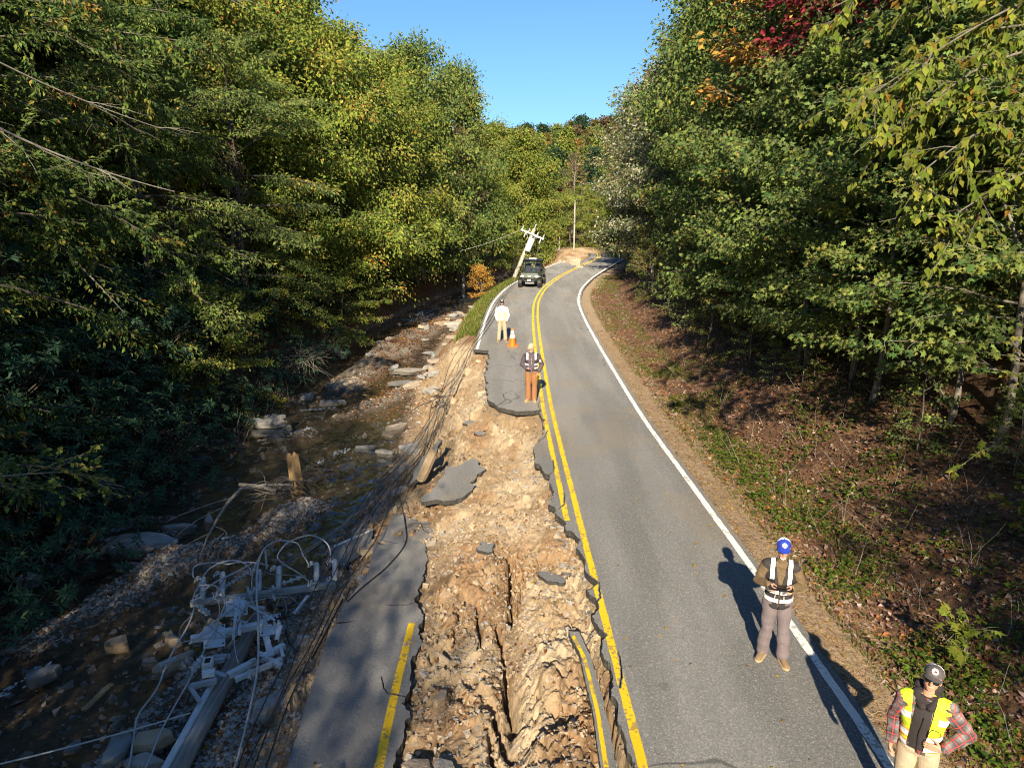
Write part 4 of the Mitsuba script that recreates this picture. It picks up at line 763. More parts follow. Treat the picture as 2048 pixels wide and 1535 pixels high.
for q in range(14):
    a = rs.uniform(0, 1); x, y = 5.6 + rs.normal(0, .7), 70 + rs.normal(0, 2.6)
    creek_stone(x, y, rs.uniform(.5, 1.3), rs.uniform(.4, .8), rs.uniform(.3, .6), rs.uniform(0, 180), .8, 1.1, 'pale block in the second washout at the bend', .0, 1, (10, 10), 'blocks in the second washout at the bend', seed=700 + q, flat=False)

def on_edge(r, N):
    P = np.vstack([torn[(torn[:, 1] > 5.5) & (torn[:, 1] < 29.4)], np.array(bp.exterior.coords)[::3]]); P = P[(P[:, 1] > 5.5)]
    return P[r.integers(0, len(P), N)] + r.normal(0, .09, (N, 2)) - [.05, 0]
r_ = np.random.default_rng(36); xy_ = on_edge(r_, 1500); z_ = ground_z(xy_[:, 0], xy_[:, 1]); xy_ = xy_[z_ < -.2]
v, f, u = scatter_stones(len(xy_), lambda r, N: xy_, .02, .1, 37, .5)
tag(put('asphalt_crumbs', ply((v, f), 'asphalt', False)), 'crumbled dark asphalt bits along the torn edges', 'asphalt crumbs', None, 'stuff')

# ------------------------------------------------------------------ leaf litter, grass, stalks
def litter(N, fn, palette, seed, ln=(.07, .13), lift=.02):
    r = np.random.default_rng(seed); xy = fn(r, N); z = ground_z(xy[:, 0], xy[:, 1]) + r.uniform(.2, 1.6, len(xy)) * lift
    a = r.random(len(xy)) * 6.28; ax = np.c_[np.cos(a), np.sin(a), r.normal(0, .3, len(xy))]; nrm = nz(np.c_[r.normal(0, .35, (len(xy), 2)), np.ones(len(xy))])
    l = r.uniform(*ln, len(xy)); v, f, k = leaf_geo(np.c_[xy, z], ax, nrm, l, l * r.uniform(.45, .8, len(xy)), 4, .25)
    return (v, f), np.repeat(colours(r, len(xy), palette, None, .4), k, 0)
PAL['litter'] = pal((.27, .165, .115, 4), (.38, .26, .2, 3), (.16, .09, .06, 3), (.4, .17, .07, 2), (.46, .36, .3, 2), (.07, .09, .025, .7))
PAL['orangelitter'] = pal((.32, .14, .045, 3), (.22, .10, .05, 3), (.36, .22, .08, 1), (.14, .08, .05, 2))
PAL['yellowlitter'] = pal((.4, .26, .06, 3), (.34, .2, .1, 2), (.2, .12, .06, 1))
PAL['grass'] = pal((.10, .16, .022, 4), (.16, .19, .03, 3), (.26, .22, .07, 2), (.06, .1, .02, 3))
PAL['bankgrass'] = pal((.12, .20, .03, 4), (.2, .23, .05, 3), (.33, .27, .12, 2.5))
PAL['weed'] = pal((.09, .16, .025, 3), (.14, .19, .03, 3), (.2, .1, .04, 1), (.05, .09, .02, 2))
def right_slope(lo, hi, y0=4.5, y1=50, pw=1.0, thin=0):
    def fn(r, N):
        out = np.zeros((0, 2))
        while len(out) < N:
            y = y0 + (y1 - y0) * r.random(20000) ** 1.5; rr = lo + (hi - lo) * r.random(20000) ** pw
            i = np.searchsorted(CLD[:, 1], np.clip(y, -60, 60)); x = CLD[i, 0] + CLN[i, 0] * (right_off(y) + .2 + rr)
            p = np.c_[x, y]; p = p[nse(x, y, 0, .9, 95) > thin]; out = np.vstack([out, p])
        return out[:N]
    return fn
m_, c_ = litter(46000, right_slope(.6, 8.5, pw=1.15), 'litter', 51)
tag(put('leaf_litter', ply(m_, 'leaf', False, color=c_)), 'brown fallen leaves covering the right slope', 'fallen leaves', None, 'stuff')
m_, c_ = litter(1600, right_slope(-.1, 1.0, 4.5, 40), 'yellowlitter', 52, (.04, .09), .008)
tag(put('fallen_leaves', ply(m_, 'leaf', False, color=c_)), 'pale dry leaves on the dirt shoulder beside the white line', 'fallen leaves', None, 'stuff')
m_, c_ = litter(2600, on_bars, 'orangelitter', 53, (.06, .11), .03)
tag(put('fallen_leaves', ply(m_, 'leaf', False, color=c_)), 'orange-brown leaves washed onto the gravel bars', 'fallen leaves', None, 'stuff')
m_, c_ = litter(1500, in_wash, 'orangelitter', 54, (.05, .09), .02)
tag(put('fallen_leaves', ply(m_, 'leaf', False, color=c_)), 'orange-brown leaves caught in the washed-out lane', 'fallen leaves', None, 'stuff')
def bar3(r, N): y = r.uniform(27, 54, N); return np.c_[np.interp(y, [27, 38, 54], [-5.2, -6.2, -4.2]) + r.normal(0, 1.0, N), y]
m_, c_ = litter(5000, bar3, 'orangelitter', 56, (.09, .16), .02)
tag(put('fallen_leaves', ply(m_, 'leaf', False, color=c_)), 'orange leaves on the long brown gravel bar upstream', 'fallen leaves', None, 'stuff')
def slopeL(r, N):
    y = r.uniform(8, 45, N); q = r.random(N) ** 1.3 * 16; i = np.searchsorted(CLD[:, 1], y); return np.c_[CLD[i, 0] + left_bank(y) - .2 - q, y]
m_, c_ = litter(16000, slopeL, 'litter', 57, (.1, .18), .03)
tag(put('leaf_litter', ply(m_, 'leaf', False, color=c_)), 'brown fallen leaves under the left wood', 'fallen leaves', None, 'stuff')
def grass(N, fn, palette, seed, h=(.08, .25), w=.008):
    r = np.random.default_rng(seed); xy = fn(r, N); z = ground_z(xy[:, 0], xy[:, 1]) - .02; n = len(xy)
    a = r.random(n) * 6.28; d = np.c_[np.cos(a), np.sin(a), 0 * a]; hh = r.uniform(*h, n)[:, None]; le = r.uniform(.15, .8, n)[:, None]
    p0 = np.c_[xy, z]; p1 = p0 + d * hh * le * .4 + [0, 0, .6] * hh; p2 = p0 + d * hh * le + np.array([0, 0, 1.0]) * hh * (1 - .45 * le)
    s = np.c_[-np.sin(a), np.cos(a), 0 * a] * w
    v = np.stack([p0 - s, p0 + s, p1 + s * .8, p1 - s * .8, p2], 1).reshape(-1, 3); i = np.arange(n)[:, None] * 5
    return (v, np.concatenate([i + [0, 1, 2], i + [0, 2, 3], i + [3, 2, 4]])), np.repeat(colours(r, n, palette), 5, 0)
m_, c_ = grass(30000, right_slope(.5, 2.4, 4.5, 58, .9, .33), 'grass', 61, (.04, .13), .008)
tag(put('grass', ply(m_, 'leaf', False, color=c_)), 'thin grass strip between the dirt shoulder and the leafy slope', 'grass', None, 'stuff')
def bank_strip(r, N): y = r.uniform(33, 56, N); i = np.searchsorted(CLD[:, 1], y); return np.c_[CLD[i, 0] - 2.8 - r.random(N) ** 1.3 * 1.1, y]
m_, c_ = grass(8000, bank_strip, 'bankgrass', 62, (.08, .42), .012)
tag(put('grass', ply(m_, 'leaf', False, color=c_)), 'bright green tall grass on the verge left of the utility vehicle', 'grass', None, 'stuff')
def weeds(N, fn, seed):
    r = np.random.default_rng(seed); c = fn(r, N // 6); xy = np.repeat(c, 6, 0) + r.normal(0, .07, (len(c) * 6, 2)); n = len(xy)
    z = ground_z(xy[:, 0], xy[:, 1]) + r.uniform(.03, .16, n); a = r.random(n) * 6.28
    l = r.uniform(.05, .11, n); v, f, k = leaf_geo(np.c_[xy, z], np.c_[np.cos(a), np.sin(a), r.normal(-.1, .3, n)], nz(np.c_[r.normal(0, .4, (n, 2)), np.ones(n)]), l, l * .62, 4, .2)
    return (v, f), np.repeat(colours(r, n, 'weed'), k, 0)
m_, c_ = weeds(12000, right_slope(.9, 5.0, 4.2, 28, 1.2, .48), 71)
tag(put('ground_ivy', ply(m_, 'leaf', False, color=c_)), 'low leafy weeds growing through the fallen leaves by the shoulder', 'weeds', None, 'stuff')
def straw(N, seed):
    r = np.random.default_rng(seed); xy = right_slope(.05, 1.3, 4.2, 34, 1.0)(r, N); z = ground_z(xy[:, 0], xy[:, 1]) + r.uniform(.004, .02, N); a = r.normal(2.6, .7, N); l = r.uniform(.06, .2, N)[:, None]
    d = np.c_[np.cos(a), np.sin(a), r.normal(0, .05, N)] * l; s = np.c_[-np.sin(a), np.cos(a), 0 * a] * .004; p = np.c_[xy, z]
    v = np.stack([p - s, p + s, p + d + s, p + d - s], 1).reshape(-1, 3); i = np.arange(N)[:, None] * 4
    PAL['straw'] = pal((.38, .26, .14, 3), (.28, .18, .1, 3), (.48, .36, .22, 1), (.16, .1, .06, 1))
    return (v, np.concatenate([i + [0, 1, 2], i + [0, 2, 3]])), np.repeat(colours(r, N, 'straw'), 4, 0)
m_, c_ = straw(16000, 72)
tag(put('pine_straw', ply(m_, 'tinted', False, color=c_)), 'dry straw strewn on the dirt shoulder', 'straw', None, 'stuff')
def stalks(N, fn, seed, h=(.4, 1.3), r0=.006, bk=.7):
    r = np.random.default_rng(seed); xy = fn(r, N); mb = MB()
    for x, y in xy:
        L = r.uniform(*h); a = r.random() * 6.28; t = r.uniform(.1, 1.0)
        mb.tube(branch(r, np.array([x, y, hz(x, y) - .05]), nz([math.cos(a) * t, math.sin(a) * t, 1]), L, 5, .1, .1), np.linspace(r0, r0 * .4, 5), 3, False)
    m = mb.tm(); return ply(m, 'bark', True, uv=np.full((len(m.vertices), 2), bk))
tag(put('dead_stalks', stalks(420, right_slope(1.4, 6.5, 5, 50, 1.0), 81)), 'thin dry stalks and twigs standing on the right slope', 'dry stalks', None, 'stuff')
tag(put('dead_twigs', stalks(260, lambda r, N: np.c_[r.uniform(-12.2, -9.6, N), r.uniform(24, 40, N)], 82, (.5, 1.8), .01, .5)), 'grey tangled twigs along the foot of the far bank', 'dry twigs', None, 'stuff')
tag(put('exposed_roots', stalks(60, lambda r, N: np.c_[r.normal(-2.95, .2, N), r.uniform(17.6, 20.2, N)], 83, (.3, .8), .006, .45)), 'reddish exposed roots hanging from the torn bank under the cables', 'roots', None, 'stuff')

m_, c_ = litter(420, lambda r, N: np.c_[r.uniform(-.6, 4.0, N * 3), 6 + 40 * r.random(N * 3) ** 1.3][(lambda a: a < 420)(np.arange(N * 3))], 'yellowlitter', 58, (.04, .08), .004)
m_[0][:, 2] += .17
tag(put('fallen_leaves', ply(m_, 'leaf', False, color=c_)), 'few dry leaves blown onto the asphalt', 'fallen leaves', None, 'stuff')
# ------------------------------------------------------------------ stump, driftwood, boards
scene['split_wood'] = {'type': 'twosided', 'bsdf': {'type': 'principled', 'roughness': .85, 'base_color': proc(lambda p, n, uv: mix((.2, .12, .055), (.46, .32, .17), noise(p.x * 40, p.y * 40, p.z * 2.5) * .7 + .3 * noise(p.x * 9, p.y * 9, p.z * 6)))}}
r = np.random.default_rng(9)
st = thing('tree_stump', 'broken-off wooden stump standing upright in the creek', 'stump')
th = np.arange(18) * 2 * np.pi / 18; mb = MB(); rings = []
for q, z in enumerate([-.4, 0, .15, .45, .7, .88]): rings.append(np.c_[np.cos(th) * (.2 - .03 * q / 5 + .03 * np.sin(3 * th + 1)), np.sin(th) * (.17 - .02 * q / 5 + .02 * np.cos(5 * th)), z + (np.zeros(18) if q < 5 else r.normal(0, .05, 18))])
V_ = np.vstack(rings + [np.array([[0, 0, .84]])]); i = np.arange(5)[:, None] * 18; j = np.arange(18)[None]
F_ = np.stack([i + j, i + (j + 1) % 18, i + 18 + (j + 1) % 18, i + 18 + j], -1).reshape(-1, 4); mb.add(V_, np.vstack([F_[:, [0, 1, 2]], F_[:, [0, 2, 3]], np.c_[90 + np.arange(18), 90 + (np.arange(18) + 1) % 18, np.full(18, 108)]]))
put('post', {**mb.ply('split_wood', 40), 'to_world': T().translate([-6.5, 20.3, -2.12]).rotate([0, 1, 0], -4)}, st)
mb = MB()
for q in range(26):
    a = r.random() * 6.28; mb.tube(branch(r, np.array([-6.5 + .15 * math.cos(a), 20.3 + .15 * math.sin(a), -2.0]), nz([math.cos(a), math.sin(a), r.uniform(-.1, .3)]), r.uniform(.3, .6), 5, .4, .15), np.linspace(.02, .005, 5), 4, False)
m = mb.tm(); put('root', ply(m, 'bark', True, uv=np.full((len(m.vertices), 2), .4)), st)
def tangle(name, label, cat, c, N, L, seed, bk=.3, flat=.3, r0=.018):
    r = np.random.default_rng(seed); mb = MB()
    for q in range(N):
        p = np.array(c) + r.normal(0, .18, 3) * [1, 1, .6]; mb.tube(branch(r, p, nz(r.normal(0, 1, 3) * [1, 1, flat] + [0, 0, .15]), r.uniform(.4, 1) * L, 6, .3, .22), np.linspace(r0 * r.uniform(.5, 1.3), .004, 6), 4, False)
    m = mb.tm(); k = thing(name, label, cat); scene[k] = ply(m, 'bark', True, uv=np.full((len(m.vertices), 2), bk)); return k
tangle('root_wad', 'dark tangled root wad beside the stump', 'root wad', (-5.75, 20.2, -1.8), 60, .75, 1, .1, .7)
tangle('root_wad', 'pale root mass caught on the driftwood pole', 'root wad', (-6.75, 18.8, -1.75), 46, .9, 2, .45, .4, .014)
tangle('brush_pile', 'grey brush hanging over the water at the far bank', 'brush', (-9.6, 32.5, -1.1), 70, 2.2, 3, .6, .5, .012)
dk = thing('driftwood_branch', 'pale forked driftwood branch lying along the creek behind the fallen crossarm', 'driftwood')
mb = MB(); main = np.array([(-6.3, 19.25, -1.75), (-7.0, 19.0, -1.65), (-7.5, 18.6, -1.6), (-7.6, 17.9, -1.7), (-7.55, 17.1, -1.75), (-7.45, 16.1, -1.85), (-7.3, 15.3, -1.95)])
mb.tube(main, [.03, .04, .045, .042, .035, .025, .012], 7)
for a, b, c in [((-7.58, 17.6, -1.7), (-8.1, 16.9, -1.8), (-8.3, 16.2, -1.9)), ((-7.5, 16.7, -1.8), (-7.0, 16.2, -1.8), (-6.95, 15.5, -1.95)), ((-7.58, 18.1, -1.65), (-8.2, 17.6, -1.7), (-8.9, 17.0, -1.85)), ((-7.5, 16.4, -1.85), (-7.9, 15.7, -1.9), (-8.1, 15.2, -2.0)), ((-7.1, 16.3, -1.8), (-7.2, 15.8, -1.85), (-7.1, 15.3, -1.95))]: mb.tube(spline(np.array([a, b, c]), .12), .014, 5)
m = mb.tm(); put('branch', ply(m, 'bark', True, uv=np.full((len(m.vertices), 2), .95)), dk)
mb = MB(); mb.tube([(-7.75, 19.15, -1.7), (-7.2, 18.95, -1.66), (-6.6, 18.75, -1.7)], [.05, .055, .05], 8); m = mb.tm()
lg = thing('driftwood_log', 'short grey log stranded on the root mass', 'driftwood'); scene[lg] = ply(m, 'bark', True, uv=np.full((len(m.vertices), 2), .8))
mb = MB(); mb.box((0, 0, 0), (.1, .62, .03)); k = thing('wooden_board', 'pale weathered board lying on the dark gravel left of the fallen pole', 'board'); scene[k] = {**mb.ply('split_wood'), 'to_world': T().translate([-7.05, 10.55, -1.98]).rotate([0, 0, 1], -14).rotate([1, 0, 0], 5)}
# dead branches reaching in from the left edge
def limb(name, label, pts, r0, seed, nsub, bk=.9, cat='branch', leaves=None, sub=.9, leafmat='leaf', single=0):
    r = np.random.default_rng(seed); k = thing(name, label, cat); mb = MB(); P = spline(np.array(pts, float), .2); tips = []
    mb.tube(P, np.linspace(r0, r0 * .25, len(P)), 6)
    for q in range(nsub):
        i = int(len(P) * r.uniform(.12, .97)); d = nz(P[min(i + 1, len(P) - 1)] - P[i - 1]); e = nz(d * 1.0 + r.normal(0, .55, 3)); L = sub * r.uniform(.5, 1.3)
        b = branch(r, P[i], e, L, 6, .12, .12); mb.tube(b, np.linspace(r0 * .3, .003, 6), 4, False); tips.append(b)
        for z_ in range(3):
            j = r.integers(1, 5); b2 = branch(r, b[j], nz(e + r.normal(0, .6, 3)), L * .5, 4, .12, .12); mb.tube(b2, np.linspace(r0 * .15, .002, 4), 3, False); tips.append(b2[[0, 1, 1, 2, 2, 3]])
    m = mb.tm(); put('limb', ply(m, 'bark', True, uv=np.full((len(m.vertices), 2), bk)), k)
    if leaves:
        n, ll, asp, pl, drp = leaves; A = np.array(tips); ids = r.integers(0, len(A), n); u = r.random(n) * 5; i0 = np.minimum(4, u.astype(int)); fr = (u - i0)[:, None]
        pos = A[ids, i0] * (1 - fr) + A[ids, i0 + 1] * fr + r.normal(0, .02, (n, 3)); td = nz(A[ids, 5] - A[ids, 0])
        sgn = np.where(r.random(n) < .5, 1, -1)[:, None]; sd = nz(np.cross(td, [0, 0, 1.0]))
        ax = nz(td * .7 + sd * sgn * .6 + r.normal(0, .25, (n, 3)) - [0, 0, drp]); nr = nz(np.array([0, -.35, 1.0]) + r.normal(0, .35, (n, 3))); l = ll * r.uniform(.6, 1.2, n)
        if asp == 'lobed': v, f, kk = lobed_geo(pos, ax, nr, l)
        else: v, f, kk = leaf_geo(pos, ax, nr, l, l * asp, 4, .14)
        cc = colours(r, n, pl, ids); keep = np.ones(n, bool)
        if single:
            big = np.argsort(np.linalg.norm(pos - np.array(CAM), axis=1) / l)[:single]; keep[big] = False
            for j in big: put('leaf', ply((v[j * kk:(j + 1) * kk], leaf_geo(pos[:1], ax[:1], nr[:1], l[:1], l[:1] * .5, 4)[1]), leafmat, False, color=np.repeat(cc[j:j + 1], kk, 0)), k)
        fk = np.tile(keep, len(f) // n); m_ = trimesh.Trimesh(v, f[fk], process=False)
        lv = put('leaves', ply(m_, leafmat, False, color=np.repeat(cc, kk, 0)), k); tag(lv, kind='stuff')
    return k
limb('dead_branch', 'long bare grey branch slanting in from the left edge', [(-9.5, 8.6, 9.0), (-8.6, 10.5, 8.0), (-7.4, 12.4, 6.9), (-6.2, 14.0, 6.3)], .035, 1, 9)
limb('dead_branch', 'second bare branch running just above the long grey one', [(-9.8, 8.8, 9.8), (-8.8, 11.0, 8.9), (-7.8, 13.4, 8.0), (-6.6, 15.6, 7.4)], .028, 2, 9)
limb('dead_branch', 'forked bare branch in the upper left corner', [(-9.8, 9.6, 11.2), (-8.6, 11.5, 11.0), (-7.2, 13.5, 10.6), (-5.5, 15.5, 9.9)], .03, 3, 12)
limb('hanging_branch', 'green leafy spray drooping from the left edge above the thicket', [(-12, 11, 7.6), (-10.2, 13.2, 7.2), (-8.8, 15.2, 6.2), (-7.6, 16.6, 5.0)], .03, 4, 26, .4, 'branch', (5200, .12, .5, 'spray', .35), 1.3)
limb('hanging_branch', 'leafy spray with yellow tips hanging over the rhododendrons', [(-12.5, 13, 6.0), (-10.5, 15.5, 5.9), (-8.6, 18, 5.0), (-7.4, 19.6, 3.9)], .03, 5, 26, .5, 'branch', (5200, .12, .5, 'spray', .35), 1.3)
limb('hanging_branch', 'uppermost leafy spray at the left edge', [(-12, 11, 10.2), (-10.4, 13.6, 10.2), (-9, 15.6, 9.4), (-7.8, 17.6, 8.2)], .03, 6, 26, .5, 'branch', (5200, .12, .5, 'spray', .35), 1.4)
limb('hanging_branch', 'leafy spray between the two bare branches at the left', [(-14, 13, 8.6), (-12.2, 15.6, 8.8), (-10.6, 18, 8.0), (-9.2, 20.2, 6.8)], .03, 7, 28, .5, 'branch', (5600, .12, .5, 'spray', .35), 1.5)
limb('low_branch', 'pale twiggy branch with yellowing round leaves at the lower left edge', [(-10.6, 10.5, 1.2), (-9.6, 11.8, 1.4), (-8.6, 12.8, 1.2), (-7.9, 13.6, .6)], .025, 8, 18, .9, 'branch', (620, .11, .75, 'yellowgreen', .2), .9)
limb('low_branch', 'grey branch dipping toward the water under the rhododendrons', [(-12, 14.5, .6), (-10.6, 15.4, .3), (-9.6, 15.9, -.3), (-9.2, 16.1, -.5)], .035, 9, 5, .6)
# overhanging boughs at the right
PAL['overhang'] = pal((.17, .21, .035, 5), (.23, .25, .045, 3), (.11, .15, .025, 3), (.26, .15, .03, .5))
oh = [[(a - (.5 + .22 * k), b, c) for k, (a, b, c) in enumerate(P)] for P in [((7.6, 9.2, 8.6), (6.6, 9.0, 8.4), (5.8, 8.8, 7.9), (5.1, 8.6, 7.3)), ((7.8, 9.8, 9.4), (6.8, 9.8, 9.3), (5.8, 9.8, 8.9), (4.9, 9.7, 8.4)), ((7.4, 8.8, 7.6), (6.7, 8.8, 7.3), (6.0, 8.7, 6.8), (5.5, 8.6, 6.2)), ((7.0, 9.3, 8.0), (6.4, 9.2, 7.8), (5.9, 9.0, 7.4), (5.4, 8.9, 6.9)),
      ((8.2, 10.8, 9.6), (7.2, 10.8, 9.6), (6.2, 10.8, 9.3), (5.3, 10.7, 8.9)), ((8.0, 10, 10.6), (7.0, 10, 10.4), (6.0, 9.9, 10), (5.2, 9.7, 9.5)), ((7.6, 9, 6.9), (6.9, 8.9, 6.6), (6.4, 8.8, 6.2), (6.0, 8.7, 5.8)), ((8.3, 11, 8.6), (7.4, 11, 8.5), (6.6, 10.8, 8.0), (6.1, 10.7, 7.5))]]
on = ['topmost', 'long upper', 'lowest drooping', 'middle', 'broad upper', 'highest arching', 'short lower', 'hindmost']
for q, P in enumerate(oh):
    limb('overhanging_bough', on[q] + ' bough of large pale green leaves hanging in from the right edge', P, .02, 20 + q, 18, .4, 'branch', (640, .13, .52, 'overhang', .8), .75, single=40)
for q, (P, lab) in enumerate([([(9.6, 12, .9), (9.0, 12, 1.7), (8.4, 11.8, 2.1), (7.9, 11.6, 2.0)], 'low maple twig with yellow-green leaves at the right edge of the slope'), ([(8.8, 11, 1.2), (8.5, 10.6, 1.5), (8.1, 10.4, 1.7)], 'small maple sprig rising from the litter at the right edge'), ([(6.3, 8.8, .1), (6.2, 8.7, .5), (6.0, 8.6, .6)], 'little maple seedling beside the shoulder behind the man in the plaid shirt')]):
    limb('maple_twig', lab, P, .012, 40 + q, 9, .6, 'branch', (90, .13, 'lobed', 'overhang', .1), .5)
# grey trunks of the right slope, leaning out of their foliage
for q, (x, y, P, r0, lab) in enumerate([(9.2, 19.0, [(0, 0, -.3), (.05, 0, 2), (-.1, -.1, 4), (-.6, -.4, 6.4)], .09, 'slim grey trunk rising beside the dark rock face'), (9.5, 15.0, [(0, 0, -.3), (.1, 0, 1.5), (-.1, 0, 3), (-.9, -.2, 5.2)], .08, 'curving grey trunk in the middle of the shaded slope'), (10.1, 13.2, [(0, 0, -.3), (-.1, .1, 1.4), (-.5, .3, 3), (-1.5, .4, 5)], .08, 'pale trunk bending left near the right edge'),
        (10.0, 24.5, [(0, 0, -.3), (.05, 0, 2), (0, 0, 5)], .15, 'thick mottled trunk among the saplings on the right slope'), (9.6, 30, [(0, 0, -.3), (.05, 0, 2), (.1, 0, 6)], .13, 'double pale trunk farther along the right slope'), (9.0, 22, [(0, 0, -.3), (-.1, 0, 1.5), (.1, 0, 4.5)], .06, 'thin straight stem between the mottled trunks')]):
    z0 = hz(x, y); limb('leaning_tree', lab, [(x + a, y + b, z0 + c) for a, b, c in P], r0, 60 + q, 10, .6, 'tree', (520, .17, 'lobed', 'darkgreen' if q % 2 else 'green', .1), 1.6)
# ------------------------------------------------------------------ fallen utility pole and its hardware
scene['weathered_pole'] = {'type': 'twosided', 'bsdf': {'type': 'bumpmap', 'arbitrary': proc(lambda p, n, uv: .012 * noise(p.x * 38, p.y * 3, p.z * 38), 3e-3), 'scale': 1.0, 'bsdf': {'type': 'principled', 'roughness': .85, 'base_color': proc(lambda p, n, uv: mix((.14, .11, .09), (.52, .47, .42), noise(p.x * 30, p.y * 1.6, p.z * 30) * .75 + .25 * noise(p.x * 5, p.y * 2, p.z * 5)))}}}
scene['pole_wood'] = {'type': 'twosided', 'bsdf': {'type': 'principled', 'roughness': .85, 'base_color': proc(lambda p, n, uv: mix((.28, .26, .22), (.48, .45, .4), noise(p.x * 20, p.y * 20, p.z * 2)))}}
fp = thing('fallen_utility_pole', 'fallen weathered power pole with a tangle of crossarms, plates and fuse cutouts at its head', 'utility pole')
A0, A1 = np.array([-5.03, 12.85, -1.82]), np.array([-4.6, 2.0, -1.75])
mb = MB(); L = np.linspace(0, 1, 14)[:, None]; mb.tube(A0 + (A1 - A0) * L, np.linspace(.135, .19, 14), 14); put('shaft', mb.ply('weathered_pole', 40), fp)
def bar(mb, a, b, w, h, up=(0, 0, 1)):
    a, b = np.array(a, float), np.array(b, float); d = b - a; Ln = np.linalg.norm(d); d /= Ln; s = nz(np.cross(d, up)); u = np.cross(s, d)
    mb.box((a + b) / 2, (Ln, w, h), np.stack([d, s, u], 1)); return mb
def angle_bar(mb, a, b, w, t=.012):
    bar(mb, a, b, w, t); a = np.array(a, float) - [0, 0, w / 2 - t / 2]; b = np.array(b, float) - [0, 0, w / 2 - t / 2]; o = nz(np.cross(nz(b - a), [0, 0, 1])) * (w / 2 + t / 2 + .001)
    return bar(mb, a + o, b + o, t, w)
def part(name, mb, m, parent, smooth=False, label=None):
    k = put(name, mb.ply(m, smooth), parent)
    if label: tag(k, label)
    return k
mb = MB(); bar(mb, (-6.28, 12.58, -1.45), (-3.62, 13.3, -1.45), .115, .1); part('crossarm', mb, 'galvanised', fp, label='long grey crossarm carrying the fuse cutouts')
for q, P in enumerate([[(-5.63, 12.67), (-5.2, 12.72), (-4.96, 12.02), (-5.34, 11.93)], [(-5.65, 11.7), (-5.3, 11.8), (-5.02, 11.08), (-5.36, 10.98)], [(-4.75, 12.06), (-4.4, 12.2), (-4.17, 11.5), (-4.52, 11.4)]]):
    m = trimesh.creation.extrude_polygon(Polygon(P), .014, engine='earcut'); z = [-1.34, -1.41, -1.42][q]; m.apply_translation([0, 0, z]); m = sheared(m, 0, -.12 if q == 0 else -.05, (-5, 12))
    pk = put('mounting_plate', ply(m, 'pale_steel'), fp); c = np.mean(P, 0); mb = MB()
    for cx, cy in P: w = np.array([cx, cy]) * .8 + c * .2; mb.lathe([(0.0001, .008), (.016, .008), (.016, -.008)], 8, (w[0], w[1], z + .022 - (w[1] - 12) * (.12 if q == 0 else .05)))
    part('bolt', mb, 'black_plastic', pk)
mb = MB(); angle_bar(mb, (-5.72, 11.3, -1.33), (-4.3, 11.88, -1.33), .1); part('steel_arm', mb, 'pale_steel', fp, label='pale steel angle arm across the pole below the crossarm')
for a, b, w in [((-5.33, 12.5, -1.26), (-4.86, 11.06, -1.22), .035), ((-5.22, 12.42, -1.26), (-4.8, 11.2, -1.22), .05), ((-5.13, 12.3, -1.25), (-4.34, 11.69, -1.24), .035), ((-5.27, 12.2, -1.25), (-5.6, 11.0, -1.26), .035), ((-5.25, 12.45, -1.22), (-5.0, 11.5, -1.25), .03)]:
    mb = MB(); bar(mb, a, b, w, .02); part('brace', mb, 'pale_steel', fp)
for a, b, w in [((-5.55, 10.78, -1.5), (-4.98, 10.92, -1.48), .07), ((-5.28, 10.24, -1.5), (-4.9, 10.36, -1.48), .07), ((-5.3, 10.25, -1.53), (-4.98, 9.9, -1.55), .05), ((-5.2, 10.95, -1.46), (-4.9, 10.98, -1.46), .05)]:
    mb = MB(); angle_bar(mb, a, b, w); part('bracket', mb, 'galvanised', fp)
for a, b, w in [((-4.75, 10.45, -1.45), (-4.05, 11.25, -1.43), .09), ((-4.62, 10.4, -1.5), (-4.0, 10.95, -1.5), .07), ((-4.5, 11.6, -1.4), (-4.16, 10.9, -1.42), .09), ((-4.42, 11.02, -1.44), (-3.92, 10.74, -1.5), .07), ((-4.2, 11.3, -1.38), (-4.25, 11.7, -1.36), .06), ((-4.1, 11.2, -1.4), (-3.95, 10.9, -1.44), .04)]:
    mb = MB(); angle_bar(mb, a, b, w); part('bracket', mb, 'pale_steel', fp)
mb = MB(); mb.box((-5.16, 10.66, -1.42), (.16, .22, .14), rotz(.25)); bx = part('meter_box', mb, 'white_paint', fp)
mb = MB(); mb.box((-5.155, 10.655, -1.345), (.09, .12, .012), rotz(.25)); part('window', mb, 'black_plastic', bx)
mb = MB(); mb.box((-5.05, 10.42, -1.42), (.2, .12, .08), rotz(.3)); part('terminal_box', mb, 'white_paint', fp)
def sheds(a, b, n, R, r0, k=14):
    a, b = np.array(a, float), np.array(b, float); Ln = np.linalg.norm(b - a); pr = [(.0001, 0), (r0, 0)]
    for q in range(n): z = Ln * (.1 + .8 * (q + .5) / n); h = Ln * .8 / n; pr += [(r0, z - h * .4), (R, z - h * .12), (R * .96, z + h * .02), (r0, z + h * .18)]
    return MB().lathe(pr + [(r0, Ln), (.0001, Ln)], k, a, nz(b - a))
part('insulator', sheds((-4.5, 11.75, -1.34), (-4.16, 11.95, -1.3), 4, .075, .03), 'brown_porcelain', fp, 50, 'dark ribbed bell insulator at the end of the steel arm')
part('insulator', sheds((-5.62, 10.62, -1.46), (-5.5, 10.82, -1.44), 2, .085, .05), 'cable_grey', fp, 50)
part('insulator', sheds((-5.8, 12.5, -1.2), (-5.3, 13.35, -1.15), 9, .05, .016), 'galvanised', fp, 50, 'long slim ribbed insulator lying across the crossarm')
part('insulator', sheds((-4.72, 13.1, -1.25), (-4.8, 13.75, -1.2), 3, .06, .02), 'cable_grey', fp, 50)
part('insulator', sheds((-4.66, 12.95, -1.26), (-4.2, 13.2, -1.2), 3, .06, .022), 'porcelain', fp, 50)
